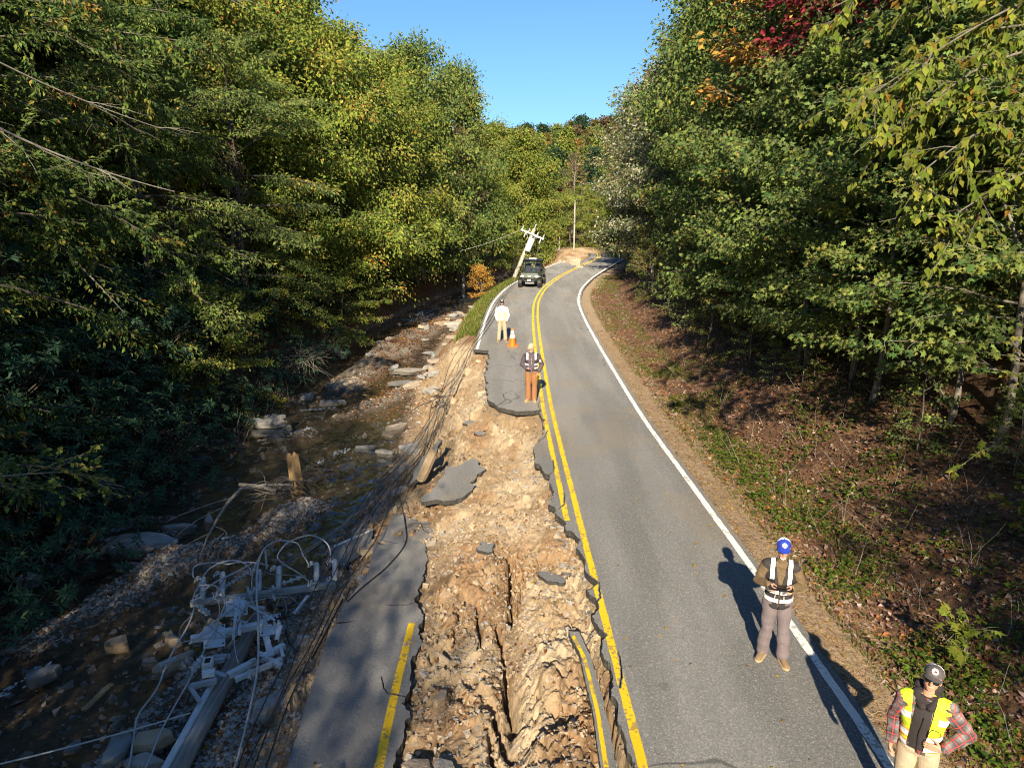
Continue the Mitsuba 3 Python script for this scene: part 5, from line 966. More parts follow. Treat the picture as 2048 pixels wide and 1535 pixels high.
for q, (t, b) in enumerate([((-6.28, 12.93), (-6.06, 12.32)), ((-5.97, 13.13), (-5.71, 12.42)), ((-5.27, 13.23), (-5.06, 12.6)), ((-4.91, 13.37), (-4.71, 12.68)), ((-4.18, 13.53), (-4.01, 12.87)), ((-3.83, 13.66), (-3.68, 13.02))]):
    t, b = np.array([*t, -1.13]), np.array([*b, -1.18]); d = nz(b - t); s = nz(np.cross(d, [0, 0, 1]))
    if s[0] < 0: s = -s
    cu = put('fuse_cutout', sheds(t + s * .13, b + s * .13, 5, .062, .047).ply('porcelain', 50), fp)
    mb = MB().tube([t - d * .02, (t + b) / 2 + [0, 0, .02], b + d * .02], .012, 6); part('fuse_tube', mb, 'brown_porcelain', cu, True)
    for c in (t, b):
        a = np.linspace(0, 2 * np.pi, 17); ring = c + (np.cos(a)[:, None] * d + np.sin(a)[:, None] * nz(s * .7 + [0, 0, .7])) * .06
        mb = MB().tube(ring, .014, 6, False); bar(mb, c, c + s * .15, .03, .02); part('clip', mb, 'pale_steel', cu, 40)
    mb = MB(); m_ = (t + b) / 2 + s * .13; bar(mb, m_ + [0, 0, -.05], m_ + [0, 0, -.26], .05, .04, (1, 0, 0)); mb.box(t - d * .06 + s * .03, (.07, .05, .05)); part('bracket', mb, 'galvanised', cu)
JR = [[(-5.06, 12.6, -1.2), (-5.2, 13.2, -1.0), (-5.15, 13.72, -.85), (-4.91, 13.96, -.8), (-4.6, 13.97, -.85), (-4.31, 13.6, -1.0), (-4.2, 13.5, -1.1)], [(-4.01, 12.95, -1.25), (-4.6, 13.52, -1.2), (-4.88, 13.64, -1.0), (-4.75, 13.94, -.85), (-4.34, 14.19, -.8), (-4.0, 14.11, -.9), (-3.8, 13.7, -1.1)], [(-6.35, 12.98, -1.12), (-6.43, 13.2, -1.0), (-6.13, 13.27, -.95), (-5.79, 13.3, -1.0)],
      [(-6.09, 12.5, -1.15), (-6.01, 12.88, -.9), (-5.77, 13.15, -.85), (-5.5, 13.24, -.9), (-5.27, 13.2, -1.1)], [(-5.79, 13.3, -1.0), (-5.38, 13.3, -.95), (-4.95, 13.4, -1.1)], [(-6.1, 12.35, -1.2), (-6.02, 12.45, -1.0), (-5.71, 12.4, -.95), (-5.45, 12.2, -1.1), (-5.37, 11.98, -1.3)], [(-5.3, 13.35, -1.0), (-5.62, 12.6, -.92), (-6.05, 12.35, -1.15)], [(-4.9, 12.7, -1.15), (-4.5, 12.5, -1.2), (-4.25, 12.1, -1.3), (-4.2, 11.7, -1.4)], [(-3.7, 13.0, -1.2), (-3.66, 12.5, -1.5), (-3.9, 12.0, -1.75), (-4.3, 11.8, -1.7)], [(-6.0, 12.2, -1.4), (-6.15, 11.8, -1.5), (-5.9, 11.5, -1.55), (-5.6, 11.6, -1.5)], [(-5.0, 13.2, -1.1), (-4.7, 12.9, -1.0), (-4.4, 12.95, -1.05), (-4.1, 13.0, -1.1)], [(-5.7, 12.45, -1.15), (-5.5, 12.9, -.95), (-5.1, 13.0, -1.0), (-5.0, 12.7, -1.15)]]
for q, P in enumerate(JR):
    mb = MB().tube(spline(np.array(P), .04), .016 if q < 7 else .011, 6); part('jumper_wire', mb, 'galvanised' if q < 7 else 'cable_grey', fp, True)
mb = MB(); th = np.linspace(-.2, math.pi * .9, 7)
for a_, b_ in [((-4.93, 10.55, -1.8), (-4.66, 4.0, -1.76))]:
    a_, b_ = np.array(a_), np.array(b_); n_ = 2; o = np.stack([-np.cos(th) * .06 - .1, 0 * th, np.sin(th) * .05 + .14], 1)
    V_ = np.vstack([a_ + o, b_ + o + [-.02, 0, .02]]); i = np.arange(6); mb.add(V_, np.stack([i, i + 1, i + 8, i + 7], 1))
part('cable_guard', mb, 'pale_steel', fp, True, 'pale half-round guard strip running down the pole')
rh = np.random.default_rng(17)
for q in range(16):
    c_ = np.array([rh.uniform(-6.0, -4.0), rh.uniform(10.2, 13.2), rh.uniform(-1.55, -1.2)]); a_ = rh.uniform(0, 3.14); h_ = np.array([math.cos(a_), math.sin(a_), rh.normal(0, .25)]) * rh.uniform(.08, .3)
    mb = MB(); angle_bar(mb, c_ - h_, c_ + h_, rh.uniform(.03, .07)); part('bracket', mb, 'pale_steel' if q % 2 else 'galvanised', fp)
for q in range(9):
    a_, b_ = np.array([rh.uniform(-6.2, -4.2), rh.uniform(11.0, 13.3), -1.3]), np.array([rh.uniform(-5.8, -3.8), rh.uniform(10.2, 12.8), -1.4]); m_ = (a_ + b_) / 2 + rh.normal(0, .25, 3) * [1, 1, .3] + [0, 0, .25]
    part('jumper_wire', MB().tube(spline(np.array([a_, m_, b_]), .05), .009, 5), 'cable_grey' if q % 2 else 'bare_wire', fp, True)
for q, (x_, y_) in enumerate([(-4.62, 12.35), (-5.75, 12.2), (-4.3, 10.75), (-5.35, 10.45)]):
    part('insulator', sheds((x_, y_, -1.45), (x_ + rh.normal(0, .12), y_ + rh.normal(0, .12), -1.15), 3, .06, .025), 'porcelain' if q % 2 else 'brown_porcelain', fp, 50)
# the wires that hang from it
def cable(name, label, pts, r, m, cat='cable', group=None, step=.15):
    k = thing(name, label, cat, group); scene[k] = MB().tube(spline(np.array(pts, float), step), r, 6).ply(m, True); return k
cable('loose_wire', 'thick bare wire arching from the cutouts over the steel arm to the bottom edge', [(-5.0, 13.3, -1.1), (-5.23, 13.9, -.95), (-5.07, 13.06, -.85), (-4.75, 12.0, -.95), (-4.46, 11.23, -1.0), (-4.1, 9.96, -1.25), (-4.03, 9.34, -1.45), (-4.0, 8.67, -1.7), (-4.05, 6, -1.9)], .02, 'bare_wire')
cable('loose_wire', 'leftmost bent wire dropping from the crossarm end to the gravel', [(-6.12, 12.43, -1.3), (-5.9, 11.39, -1.35), (-5.96, 10.85, -1.55), (-5.97, 10.48, -1.75), (-6.05, 10.04, -1.85), (-5.85, 9.41, -1.85), (-5.63, 8.79, -1.85), (-5.5, 7, -1.9)], .018, 'bare_wire')
cable('loose_wire', 'wire hanging between the leftmost one and the fallen pole', [(-5.38, 12.06, -1.15), (-5.29, 11.08, -1.25), (-5.32, 10.32, -1.45), (-5.38, 9.45, -1.65), (-5.31, 8.68, -1.75), (-5.3, 7, -1.9)], .016, 'bare_wire')
cable('guy_wire', 'straight wire crossing the dark gravel to the fallen pole', [(-10.2, 8.0, -1.85), (-7.61, 8.85, -1.82), (-6.3, 9.3, -1.75), (-5.0, 9.75, -1.62)], .014, 'bare_wire')
rc = np.random.default_rng(3)
base = [(.35, 55.6, 2.6), (.1, 50, .6), (-.5, 44, .06), (-1.0, 36, .05), (-1.55, 30, .03), (-1.95, 27, -.45), (-2.15, 23.5, -.75), (-2.45, 19.8, -.95), (-2.8, 16.6, -1.0), (-3.08, 14.4, -1.02), (-3.22, 12.6, -1.08), (-3.28, 10.8, -1.1), (-3.3, 9.2, -1.12), (-3.2, 7.4, -1.12), (-3.1, 4, -1.15)]
nm_ = ['highest', 'second', 'third', 'fourth', 'fifth', 'lowest']
for q in range(4):
    P = np.array(base); P = P[(4 if q > 2 else 0):]
    t = np.linspace(0, 1, len(P)); P[:, 0] += (-.16 * q) * np.sin(t * 3.0) + rc.normal(0, .12, len(P)) * (P[:, 1] < 32) - .06 * q; P[:, 2] += rc.uniform(0, .22, len(P)) * (P[:, 1] < 29)
    P[-6:, 0] = P[-6:, 0] * .5 + np.array([-3.08, -3.15, -3.22, -3.25, -3.22, -3.15]) * .5 - .07 * q
    cable('fallen_cable', 'black power cable sagging along the torn bank and the edge of the big slab', P, .011, 'black_rubber', 'cable', 'black cables along the torn bank')
for q, (P, lab) in enumerate([([(-1.95, 29.0, -.3), (-2.3, 24, -.45), (-2.9, 19, -.85), (-3.5, 15.5, -1.2), (-4.0, 13.0, -1.35)], 'taut wire from the bank to the right end of the fallen crossarm'), ([(-1.9, 28.5, -.4), (-2.5, 23, -.7), (-3.4, 18, -1.1), (-4.3, 14.5, -1.2), (-5.0, 13.2, -1.2)], 'taut wire from the bank to the middle of the fallen crossarm'), ([(-2.0, 27.5, -.6), (-2.9, 21, -1.0), (-3.9, 16.5, -1.4), (-4.9, 13.8, -1.3)], 'lowest taut wire over the creek edge'), ([(-2.1, 26, -.7), (-2.7, 21.5, -1.1), (-3.3, 17.5, -1.4), (-3.6, 14.6, -1.5), (-3.7, 13.0, -1.4)], 'slack wire beside the tilted piece of road edge'),
        ([(-2.2, 24.5, -.9), (-3.0, 20, -1.4), (-4.0, 16.4, -1.5), (-4.6, 14.2, -1.3)], 'thin wire crossing behind the taut ones')]):
    cable('drooping_wire', lab, P, .012, 'cable_grey')
cable('fallen_cable', 'thin black cable lying in a curve across the big slab', [(-2.78, 16.6, -.98), (-2.45, 15.2, -.99), (-2.3, 14.3, -1.0), (-2.5, 13.3, -1.0), (-2.9, 12.4, -1.02), (-3.1, 11.9, -1.05)], .012, 'black_rubber')
cable('fallen_cable', 'black cable looping from the steel arm to the big slab', [(-4.2, 11.8, -1.5), (-3.8, 11.4, -1.7), (-3.4, 11.5, -1.55), (-3.15, 12.6, -1.1)], .013, 'black_rubber')
cable('fallen_cable', 'pair of black cables at the bottom running out under the big slab', [(-3.2, 12.2, -1.12), (-3.5, 10.5, -1.5), (-3.75, 9, -1.75), (-4.0, 6, -1.9)], .016, 'black_rubber')
tangle('debris_bundle', 'black crumpled sheet and sticks caught under the cables on the bank', 'debris', (-2.7, 25.4, -1.0), 14, .8, 11, .05, .5, .035)

# ------------------------------------------------------------------ leaning pole and far pole
def util_pole(key, foot, top, r0, r1, arm_h, transformer=True, arm=.95):
    foot, top = np.array(foot, float), np.array(top, float); d = nz(top - foot); t = np.linspace(0, 1, 8)[:, None]
    put('shaft', MB().tube(foot - d * .6 + (top - foot + d * .6) * t, np.linspace(r0, r1, 8), 10).ply('pole_wood', 40), key)
    s = nz(np.cross(d, [0, 1, 0.0])); 
    if s[0] < 0: s = -s
    c = top - d * arm_h; f = np.array([0, -1.0, 0]) * (r1 + .06); mb = MB(); bar(mb, c + f - s * arm, c + f + s * arm, .1, .12); ck = part('crossarm', mb, 'pale_steel', key)
    for u in (-.9, -.35, .4, .92):
        part('insulator', sheds(c + f + s * arm * u + d * .06, c + f + s * arm * u + d * .34, 2, .075, .03, 10), 'porcelain', key, 50)
    part('pole_pin', sheds(top, top + d * .4, 3, .08, .03, 10), 'porcelain', key, 50)
    if transformer:
        c2 = top - d * 1.25 + f * 3.4 + s * .1
        tk = put('transformer', MB().lathe([(.0001, -.5), (.2, -.5), (.23, -.46), (.23, .42), (.25, .44), (.25, .48), (.18, .55), (.0001, .56)], 16, c2, d).ply('pale_steel', 40), key)
        part('bushing', sheds(c2 + d * .5 + s * .1, c2 + d * .8 + s * .16, 3, .05, .02, 8), 'porcelain', tk, 50)
        part('bracket', bar(MB(), c2, c2 - f * 3, .1, .3), 'galvanised', tk)
    for u in (-.55, .8):
        mb = MB(); q = c + f + s * arm * u - d * .1; mb.tube([q, q - d * .35], .045, 8); part('fuse_cutout', mb, 'porcelain', key, 40)
    mb = MB(); bar(mb, c + f + s * .55, top - d * (arm_h + .6) + f, .04, .02); bar(mb, c + f - s * .55, top - d * (arm_h + .6) + f, .04, .02); part('brace', mb, 'galvanised', key)
    return c, s, d, f
lp = thing('leaning_utility_pole', 'pale power pole leaning right over the road behind the utility vehicle, with transformer', 'utility pole')
c, s, d, f = util_pole(lp, (.1, 56.2, -.2), (1.72, 57, 3.62), .17, .13, .42)
for q, u in enumerate((-.3, .15, .6, .85)):
    a = c + f + s * .95 * u; cable('hanging_wire', 'wire hanging from the leaning pole behind the utility vehicle', [a, a + [-.12 * q, 1.2, -1.4], a + [-.5, 2.0, -2.6 - .1 * q], a + [-.9 - .2 * q, 2.5, -3.9]], .028 if q % 2 else .02, 'cable_grey' if q % 2 else 'black_rubber', 'cable', 'wires hanging from the leaning pole')
cable('guy_wire', 'thin wire running from the leaning pole top down to the left bank', [c + f - s * .9, c + [-2.6, -.6, -.35], c + [-5.5, -1, -1.2]], .01, 'bare_wire')
cable('guy_wire', 'dark stay wire left of the leaning pole', [(.55, 56.3, 1.4), (-.6, 55.6, .2), (-1.6, 55, -.9)], .02, 'black_rubber')
up = thing('utility_pole', 'thin upright pale pole standing at the far bend', 'utility pole')
put('shaft', MB().tube([(7.3, 86.5, -1.2), (7.3, 86.5, 2), (7.3, 86.5, 5.2)], [.11, .1, .09], 10).ply('pole_wood', 40), up)
part('insulator', sheds((7.3, 86.5, 5.2), (7.3, 86.5, 5.5), 2, .08, .03, 10), 'porcelain', up, 50)
sp = thing('short_post', 'short grey post left of the upright pole at the far bend', 'post')
scene[sp] = MB().tube([(5.6, 87, -1.2), (5.6, 87, .4), (5.58, 87, 1.3)], [.1, .1, .09], 8).ply('pole_wood', 40)

# ------------------------------------------------------------------ traffic cone
co = thing('traffic_cone', 'orange traffic cone with white collars beside the man in the pale hoodie', 'traffic cone')
at = (.02, 30.25, 0)
mb = MB(); b_ = m3.CrossSection.square((.42, .42), True).offset(.0, m3.JoinType.Round) if False else None
m = trimesh.creation.extrude_polygon(shapely.box(-.2, -.2, .2, .2).buffer(.02), .035, engine='earcut'); m.apply_translation([at[0], at[1], .004]); put('base', ply(m, 'orange_pvc', 30), co)
put('body', MB().lathe([(.165, .036), (.15, .06), (.128, .2), (.055, .72), (.045, .74), (.03, .735), (.03, .6)], 20, at).ply('orange_pvc', 40), co)
for z0, z1 in ((.36, .5), (.54, .68)):
    rr = lambda z: .128 + (.055 - .128) * (z - .2) / .52 + .0025
    put('collar', MB().lathe([(rr(z0) - .002, z0), (rr(z0), z0), (rr(z1), z1), (rr(z1) - .002, z1)], 20, at).ply('reflective', 40), co)

# ------------------------------------------------------------------ utility vehicle
uv_ = thing('utility_vehicle', 'dark green side-by-side utility vehicle with a cab parked on the left lane', 'utility vehicle')
UT = T().translate([1.22, 49.9, 0]).rotate([0, 0, 1], -9)
def upart(name, m, bs, parent=None, smooth=False, label=None):
    m = m.tm() if isinstance(m, MB) else m
    k = put(name, {**ply(m, bs, smooth), 'to_world': UT}, parent or uv_)
    if label: tag(k, label)
    return k
def hull(pts): return trimesh.convex.convex_hull(np.array(pts, float))
def sym(pts): return hull([(sx * x, y, z) for x, y, z in pts for sx in (-1, 1)])
upart('body', trimesh.util.concatenate([sym([(.62, .35, .55), (.66, .4, .95), (.6, -.1, 1.0), (.5, -.22, .72), (.5, -.2, .5), (.62, 1.0, .98), (.62, 1.0, .5)]), sym([(.68, 1.0, .4), (.68, 2.2, .4), (.68, 1.0, .95), (.68, 2.2, .95)]), sym([(.7, 2.2, .6), (.72, 3.1, .6), (.72, 2.2, 1.05), (.74, 3.1, 1.05)])]), 'utv_green')
for sx in (-1, 1):
    upart('fender', hull([(sx * .5, -.15, .78), (sx * .8, -.1, .74), (sx * .8, .55, .78), (sx * .5, .6, .8), (sx * .55, -.1, .9), (sx * .74, -.02, .86), (sx * .74, .5, .9), (sx * .55, .55, .95)]), 'utv_green')
    upart('headlight', hull([(sx * .36, -.24, .74), (sx * .6, -.2, .72), (sx * .6, -.2, .86), (sx * .42, -.24, .88), (sx * .4, -.12, .8), (sx * .6, -.1, .8)]), 'reflective')
    for yy in (.12, 2.45):
        w = MB().lathe([(.18, -.14), (.29, -.14), (.325, -.09), (.33, 0), (.325, .09), (.29, .14), (.18, .14)], 24, (sx * .66, yy, .33), (1, 0, 0)); wk = upart('wheel', w, 'black_rubber', None, 30)
        tr = MB()
        for q in range(18): a = q * 2 * np.pi / 18; tr.box((sx * .66, yy + math.cos(a) * .328, .33 + math.sin(a) * .328), (.24, .05, .03), rotx(a + math.pi / 2))
        upart('tread', tr, 'black_rubber', wk); upart('rim', MB().lathe([(.0001, .1 * sx), (.1, .1 * sx), (.18, .13 * sx), (.18, -.05)], 16, (sx * .66, yy, .33), (1, 0, 0)), 'rim_grey', wk, 30)
        upart('suspension_arm', MB().tube([(sx * .2, yy, .42), (sx * .6, yy, .34)], .03, 6), 'black_plastic')
    for a, b in [((.62, .75, .98), (.6, 1.15, 1.72)), ((.6, 2.1, .95), (.6, 2.05, 1.72)), ((.6, 1.15, 1.72), (.6, 2.05, 1.72))]:
        upart('cab_post', MB().tube([(sx * a[0], a[1], a[2]), (sx * b[0], b[1], b[2])], .035, 8), 'black_plastic')
    upart('door', hull([(sx * .69, 1.0, .42), (sx * .69, 2.0, .42), (sx * .69, 2.0, 1.0), (sx * .69, .95, 1.0), (sx * .72, 1.1, .6), (sx * .72, 1.9, .9)]), 'utv_green')
    upart('side_mirror', hull([(sx * .72, 1.0, 1.22), (sx * .88, .98, 1.2), (sx * .88, .98, 1.36), (sx * .74, 1.0, 1.36), (sx * .8, 1.06, 1.28)]), 'black_plastic')
    upart('seat', hull([(sx * .15, 1.5, .9), (sx * .5, 1.5, .9), (sx * .15, 1.95, .9), (sx * .5, 1.95, .9), (sx * .15, 1.85, 1.5), (sx * .5, 1.85, 1.5), (sx * .15, 1.97, 1.5), (sx * .5, 1.97, 1.5)]), 'black_plastic')
upart('roof', sym([(.62, 1.02, 1.72), (.66, 1.1, 1.76), (.66, 2.15, 1.76), (.5, 1.2, 1.82), (.5, 2.1, 1.82), (.6, 2.2, 1.73)]), 'black_plastic')
mb = MB(); mb.add([(-.57, .80, 1.02), (.57, .80, 1.02), (.55, 1.12, 1.68), (-.55, 1.12, 1.68)], [[0, 1, 2], [0, 2, 3]]); upart('windshield', mb, 'glass_pane')
upart('windshield_frame', MB().tube([(-.58, .78, 1.0), (.58, .78, 1.0)], .03, 6).tube([(-.58, 1.12, 1.69), (.58, 1.12, 1.69)], .03, 6), 'black_plastic')
mb = MB(); a = np.linspace(0, 6.283, 21); ct = np.array([.3, 1.15, 1.12]); mb.tube(ct + np.c_[np.cos(a) * .17, np.sin(a) * .06, np.sin(a) * .16], .015, 6, False); mb.tube([ct, ct + [0, -.25, -.2]], .02, 6); upart('steering_wheel', mb, 'black_plastic')
upart('grille', hull([(-.3, -.23, .6), (.3, -.23, .6), (.3, -.24, .72), (-.3, -.24, .72), (-.28, -.15, .66), (.28, -.15, .66)]), 'black_plastic')
for q in range(4): upart('grille__slat' if False else 'slat', MB().box((0, -.246, .615 + q * .03), (.56, .012, .01)), 'rim_grey')
upart('emblem', hull([(-.1, -.25, .77), (.1, -.25, .77), (.12, -.24, .82), (-.12, -.24, .82), (0, -.22, .79)]), 'white_paint', None, False, 'white winged emblem above the grille')
mb = MB(); mb.tube([(-.42, -.2, .42), (-.36, -.36, .48), (.36, -.36, .48), (.42, -.2, .42)], .03, 8).tube([(-.36, -.36, .48), (-.32, -.34, .66), (.32, -.34, .66), (.36, -.36, .48)], .022, 8); upart('bumper', mb, 'black_plastic', None, 40)
upart('winch', MB().box((0, -.3, .56), (.2, .12, .1)), 'pale_steel'); upart('tow_plate', MB().box((-.02, -.37, .52), (.24, .02, .09)), 'white_paint')
upart('skid_plate', hull([(-.3, -.2, .3), (.3, -.2, .3), (.3, .4, .26), (-.3, .4, .26), (.3, -.2, .42), (-.3, -.2, .42), (.3, .4, .4), (-.3, .4, .4)]), 'galvanised')
lb_ = upart('light_bar', hull([(x, y, z) for x in (-.2, .28) for y in (1.25, 1.45) for z in (1.822, 1.9)]), 'reflective', None, False, 'white box on the roof')
upart('hood_panel', sym([(.4, .1, .985), (.5, .55, .99), (.38, .15, 1.01), (.46, .5, 1.015)]), 'utv_green')
# ------------------------------------------------------------------ people
def ball(c, r, n=20): return m3.Manifold.sphere(1.0, n).scale([float(x) for x in np.broadcast_to(r, (3,))]).translate([float(x) for x in c])
def chain(pts, n=20):
    """[(centre, radius), ...] joined bone by bone"""
    b = [ball(c, r, n) for c, r in pts]; out = None
    for p, q in zip(b[:-1], b[1:]): h = m3.Manifold.batch_hull([p, q]); out = h if out is None else out + h
    return out
def union(ms): out = ms[0]; [out := out + m for m in ms[1:]]; return out
def skin_over(m, edge=.02, it=10, wrinkle=0.0, ws=14, seed=0):
    m = m.refine_to_length(edge); q = m.to_mesh(); t = trimesh.Trimesh(np.array(q.vert_properties[:, :3], float), np.array(q.tri_verts), process=False); t.merge_vertices()
    if it: trimesh.smoothing.filter_taubin(t, .5, .53, it)
    if wrinkle: t.vertices = t.vertices + np.asarray(t.vertex_normals) * ((meshkit.fbm(t.vertices * [ws * .6, ws * .6, ws], 3, seed) - .5) * 2 * wrinkle)[:, None]
    return t
def back(t): return m3.Manifold(m3.Mesh(np.asarray(t.vertices, np.float32), np.asarray(t.faces, np.uint32)))
def boxm(x0, x1, y0, y1, z0, z1): return m3.Manifold.cube([x1 - x0, y1 - y0, z1 - z0]).translate([x0, y0, z0])
def prism(xz, y0, y1):
    """outline in x,z pushed along y"""
    P = [(float(a), float(b)) for a, b in xz]
    return m3.CrossSection([P]).extrude(y1 - y0).rotate([90, 0, 0]).translate([0, y1, 0]) if True else None
def hand(w, d, n, t, curl=.5, s=1.0, thumb=.7, spread=.12):
    """palm and five fingers: wrist, finger direction, palm-side normal (fingers curl to it), thumb side"""
    w, d = np.array(w, float), nz(np.array(d, float)); n = np.array(n, float); n = nz(n - d * (n @ d)); t = np.array(t, float); t = nz(t - d * (t @ d) - n * (t @ n))
    out = [chain([(w - d * .03 * s, .027 * s), (w + d * .01 * s, .026 * s)], 12)]
    k = [w + d * .085 * s + t * o * s for o in (.030, .011, -.009, -.028)]
    out.append(m3.Manifold.batch_hull([ball(w + d * .012 * s + t * .016 * s, .015 * s, 10), ball(w + d * .012 * s - t * .016 * s, .015 * s, 10)] + [ball(q - d * .006 * s, .0115 * s, 10) for q in k]))
    for q, (p, L) in enumerate(zip(k, (.072, .08, .075, .06))):
        f = nz(d + t * spread * (1.5 - q) * .5); a1, a2, a3 = curl * .7, curl * 1.5, curl * 2.1
        v = lambda a: f * math.cos(a) + n * math.sin(a)
        p1 = p + v(a1) * L * .45 * s; p2 = p1 + v(a2) * L * .32 * s; p3 = p2 + v(a3) * L * .23 * s
        out.append(chain([(p, .0098 * s), (p1, .0088 * s), (p2, .008 * s), (p3, .0068 * s)], 10))
    b = w + d * .025 * s + t * .024 * s; m1 = b + nz(t * .8 + d * .6 + n * .25) * .042 * s; m2 = m1 + nz(t * (.5 - thumb * .4) + d + n * thumb * .8) * .034 * s; m4 = m2 + nz(t * (.2 - thumb * .5) + d + n * thumb) * .024 * s
    out.append(chain([(b, .0135 * s), (m1, .0115 * s), (m2, .0095 * s), (m4, .0075 * s)], 10))
    return union(out)
def head_m(turn=0., nod=0., tilt=0., piv=(0, .0, 1.56)):
    sk = union([ball((0, .012, 1.714), (.08, .1, .1), 28), m3.Manifold.batch_hull([ball((0, -.03, 1.655), (.06, .055, .06), 20), ball((0, -.062, 1.612), (.03, .022, .02), 14), ball((.045, .0, 1.64), .02, 12), ball((-.045, 0, 1.64), .02, 12)]),
                m3.Manifold.batch_hull([ball((0, -.088, 1.70), .009, 10), ball((.012, -.09, 1.668), .009, 10), ball((-.012, -.09, 1.668), .009, 10), ball((0, -.11, 1.667), .010, 10)]),
                m3.Manifold.batch_hull([ball((.032, -.074, 1.722), .012, 10), ball((-.032, -.074, 1.722), .012, 10)]), chain([((.02, -.078, 1.632), .009), ((-.02, -.078, 1.632), .009)], 10), chain([((.018, -.076, 1.624), .009), ((-.018, -.076, 1.624), .009)], 10),
                ball((.08, .015, 1.685), (.011, .02, .032), 12), ball((-.08, .015, 1.685), (.011, .02, .032), 12)])
    R = rotz(turn) @ roty(tilt) @ rotx(nod); piv = np.array(piv)
    f = lambda v: (np.asarray(v, float) - piv) @ R.T + piv
    A = np.c_[R, piv - R @ piv]
    return sk.transform(A), f, R
def torso_m(g, sh=1.0, low=.93, belly=0.0):
    return union([chain([((0, .0, low + .06), (.165 + g, .118 + g, .09 + g)), ((0, -.005 - belly, 1.1), (.155 + g, .112 + g + belly, .09 + g)), ((0, .0, 1.31), (.178 * sh + g, .118 + g, .12 + g))], 28), chain([((-.165 * sh, .01, 1.44), .062 + g), ((0, .01, 1.46), .07 + g), ((.165 * sh, .01, 1.44), .062 + g)], 20)])
def limbs(arm, g, to=1.0):
    s, e, w = [np.array(q, float) for q in arm]; w2 = e + (w - e) * to
    return chain([(s, .066 + g), (s + (e - s) * .5, .056 + g), (e, .044 + g), (e + (w2 - e) * .4, .044 + g), (w2, .031 + g)], 18)
def legs_m(leg, g, top=True, flare=0.0):
    out = []
    for h, k, a in leg:
        h, k, a = [np.array(q, float) for q in (h, k, a)]
        out.append(chain([(h, .092 + g), (h + (k - h) * .45, .082 + g), (k, .06 + g), (k + (a - k) * .4, .058 + g + flare * .4), (a, .04 + g + flare)], 20))
    if top: out.append(chain([((-.06, .0, .95), (.11 + g, .108 + g, .1 + g)), ((.06, .0, .95), (.11 + g, .108 + g, .1 + g))], 24))
    return union(out)
def boot(a, yaw):
    a = np.array(a, float); R = rotz(yaw); f = lambda p: a * [1, 1, 0] + np.array(p) @ R.T
    up = m3.Manifold.batch_hull([ball(f((0, .045, .06)), (.038, .045, .05), 14), ball(f((0, -.06, .06)), (.045, .05, .04), 14), ball(f((0, -.15, .042)), (.043, .045, .03), 14)]) + chain([(f((0, .02, .08)), .046), (f((0, .025, .16)), .046)], 14)
    P = [f((.042 * c, .045 + .045 * max(0, s) if s > 0 else -.13 + .065 * s, 0))[:2] for c, s in [(math.cos(q), math.sin(q)) for q in np.linspace(0, 6.283, 25)[:-1]]]
    so = trimesh.creation.extrude_polygon(Polygon(P).buffer(.012), .028, engine='earcut'); so.apply_translation([0, 0, .004])
    return skin_over(up, .025, 4), so
def dome(c, r, z0=.0, n=28, m=10):
    th = np.arange(n) * 2 * np.pi / n; ph = np.linspace(math.asin(z0), math.pi / 2 - .02, m); V = []
    for p in ph: V.append(np.c_[np.cos(th) * math.cos(p) ** .85 * r[0], np.sin(th) * math.cos(p) ** .85 * r[1], np.full(n, math.sin(p) * r[2])])
    V.append(np.array([[0, 0, r[2]]])); V = np.vstack(V) + np.array(c); i = np.arange(m - 1)[:, None] * n; j = np.arange(n)[None]
    F = np.stack([i + j, i + (j + 1) % n, i + n + (j + 1) % n, i + n + j], -1).reshape(-1, 4); F = np.vstack([F[:, [0, 1, 2]], F[:, [0, 2, 3]], np.c_[(m - 1) * n + np.arange(n), (m - 1) * n + (np.arange(n) + 1) % n, np.full(n, m * n)]])
    return V, F
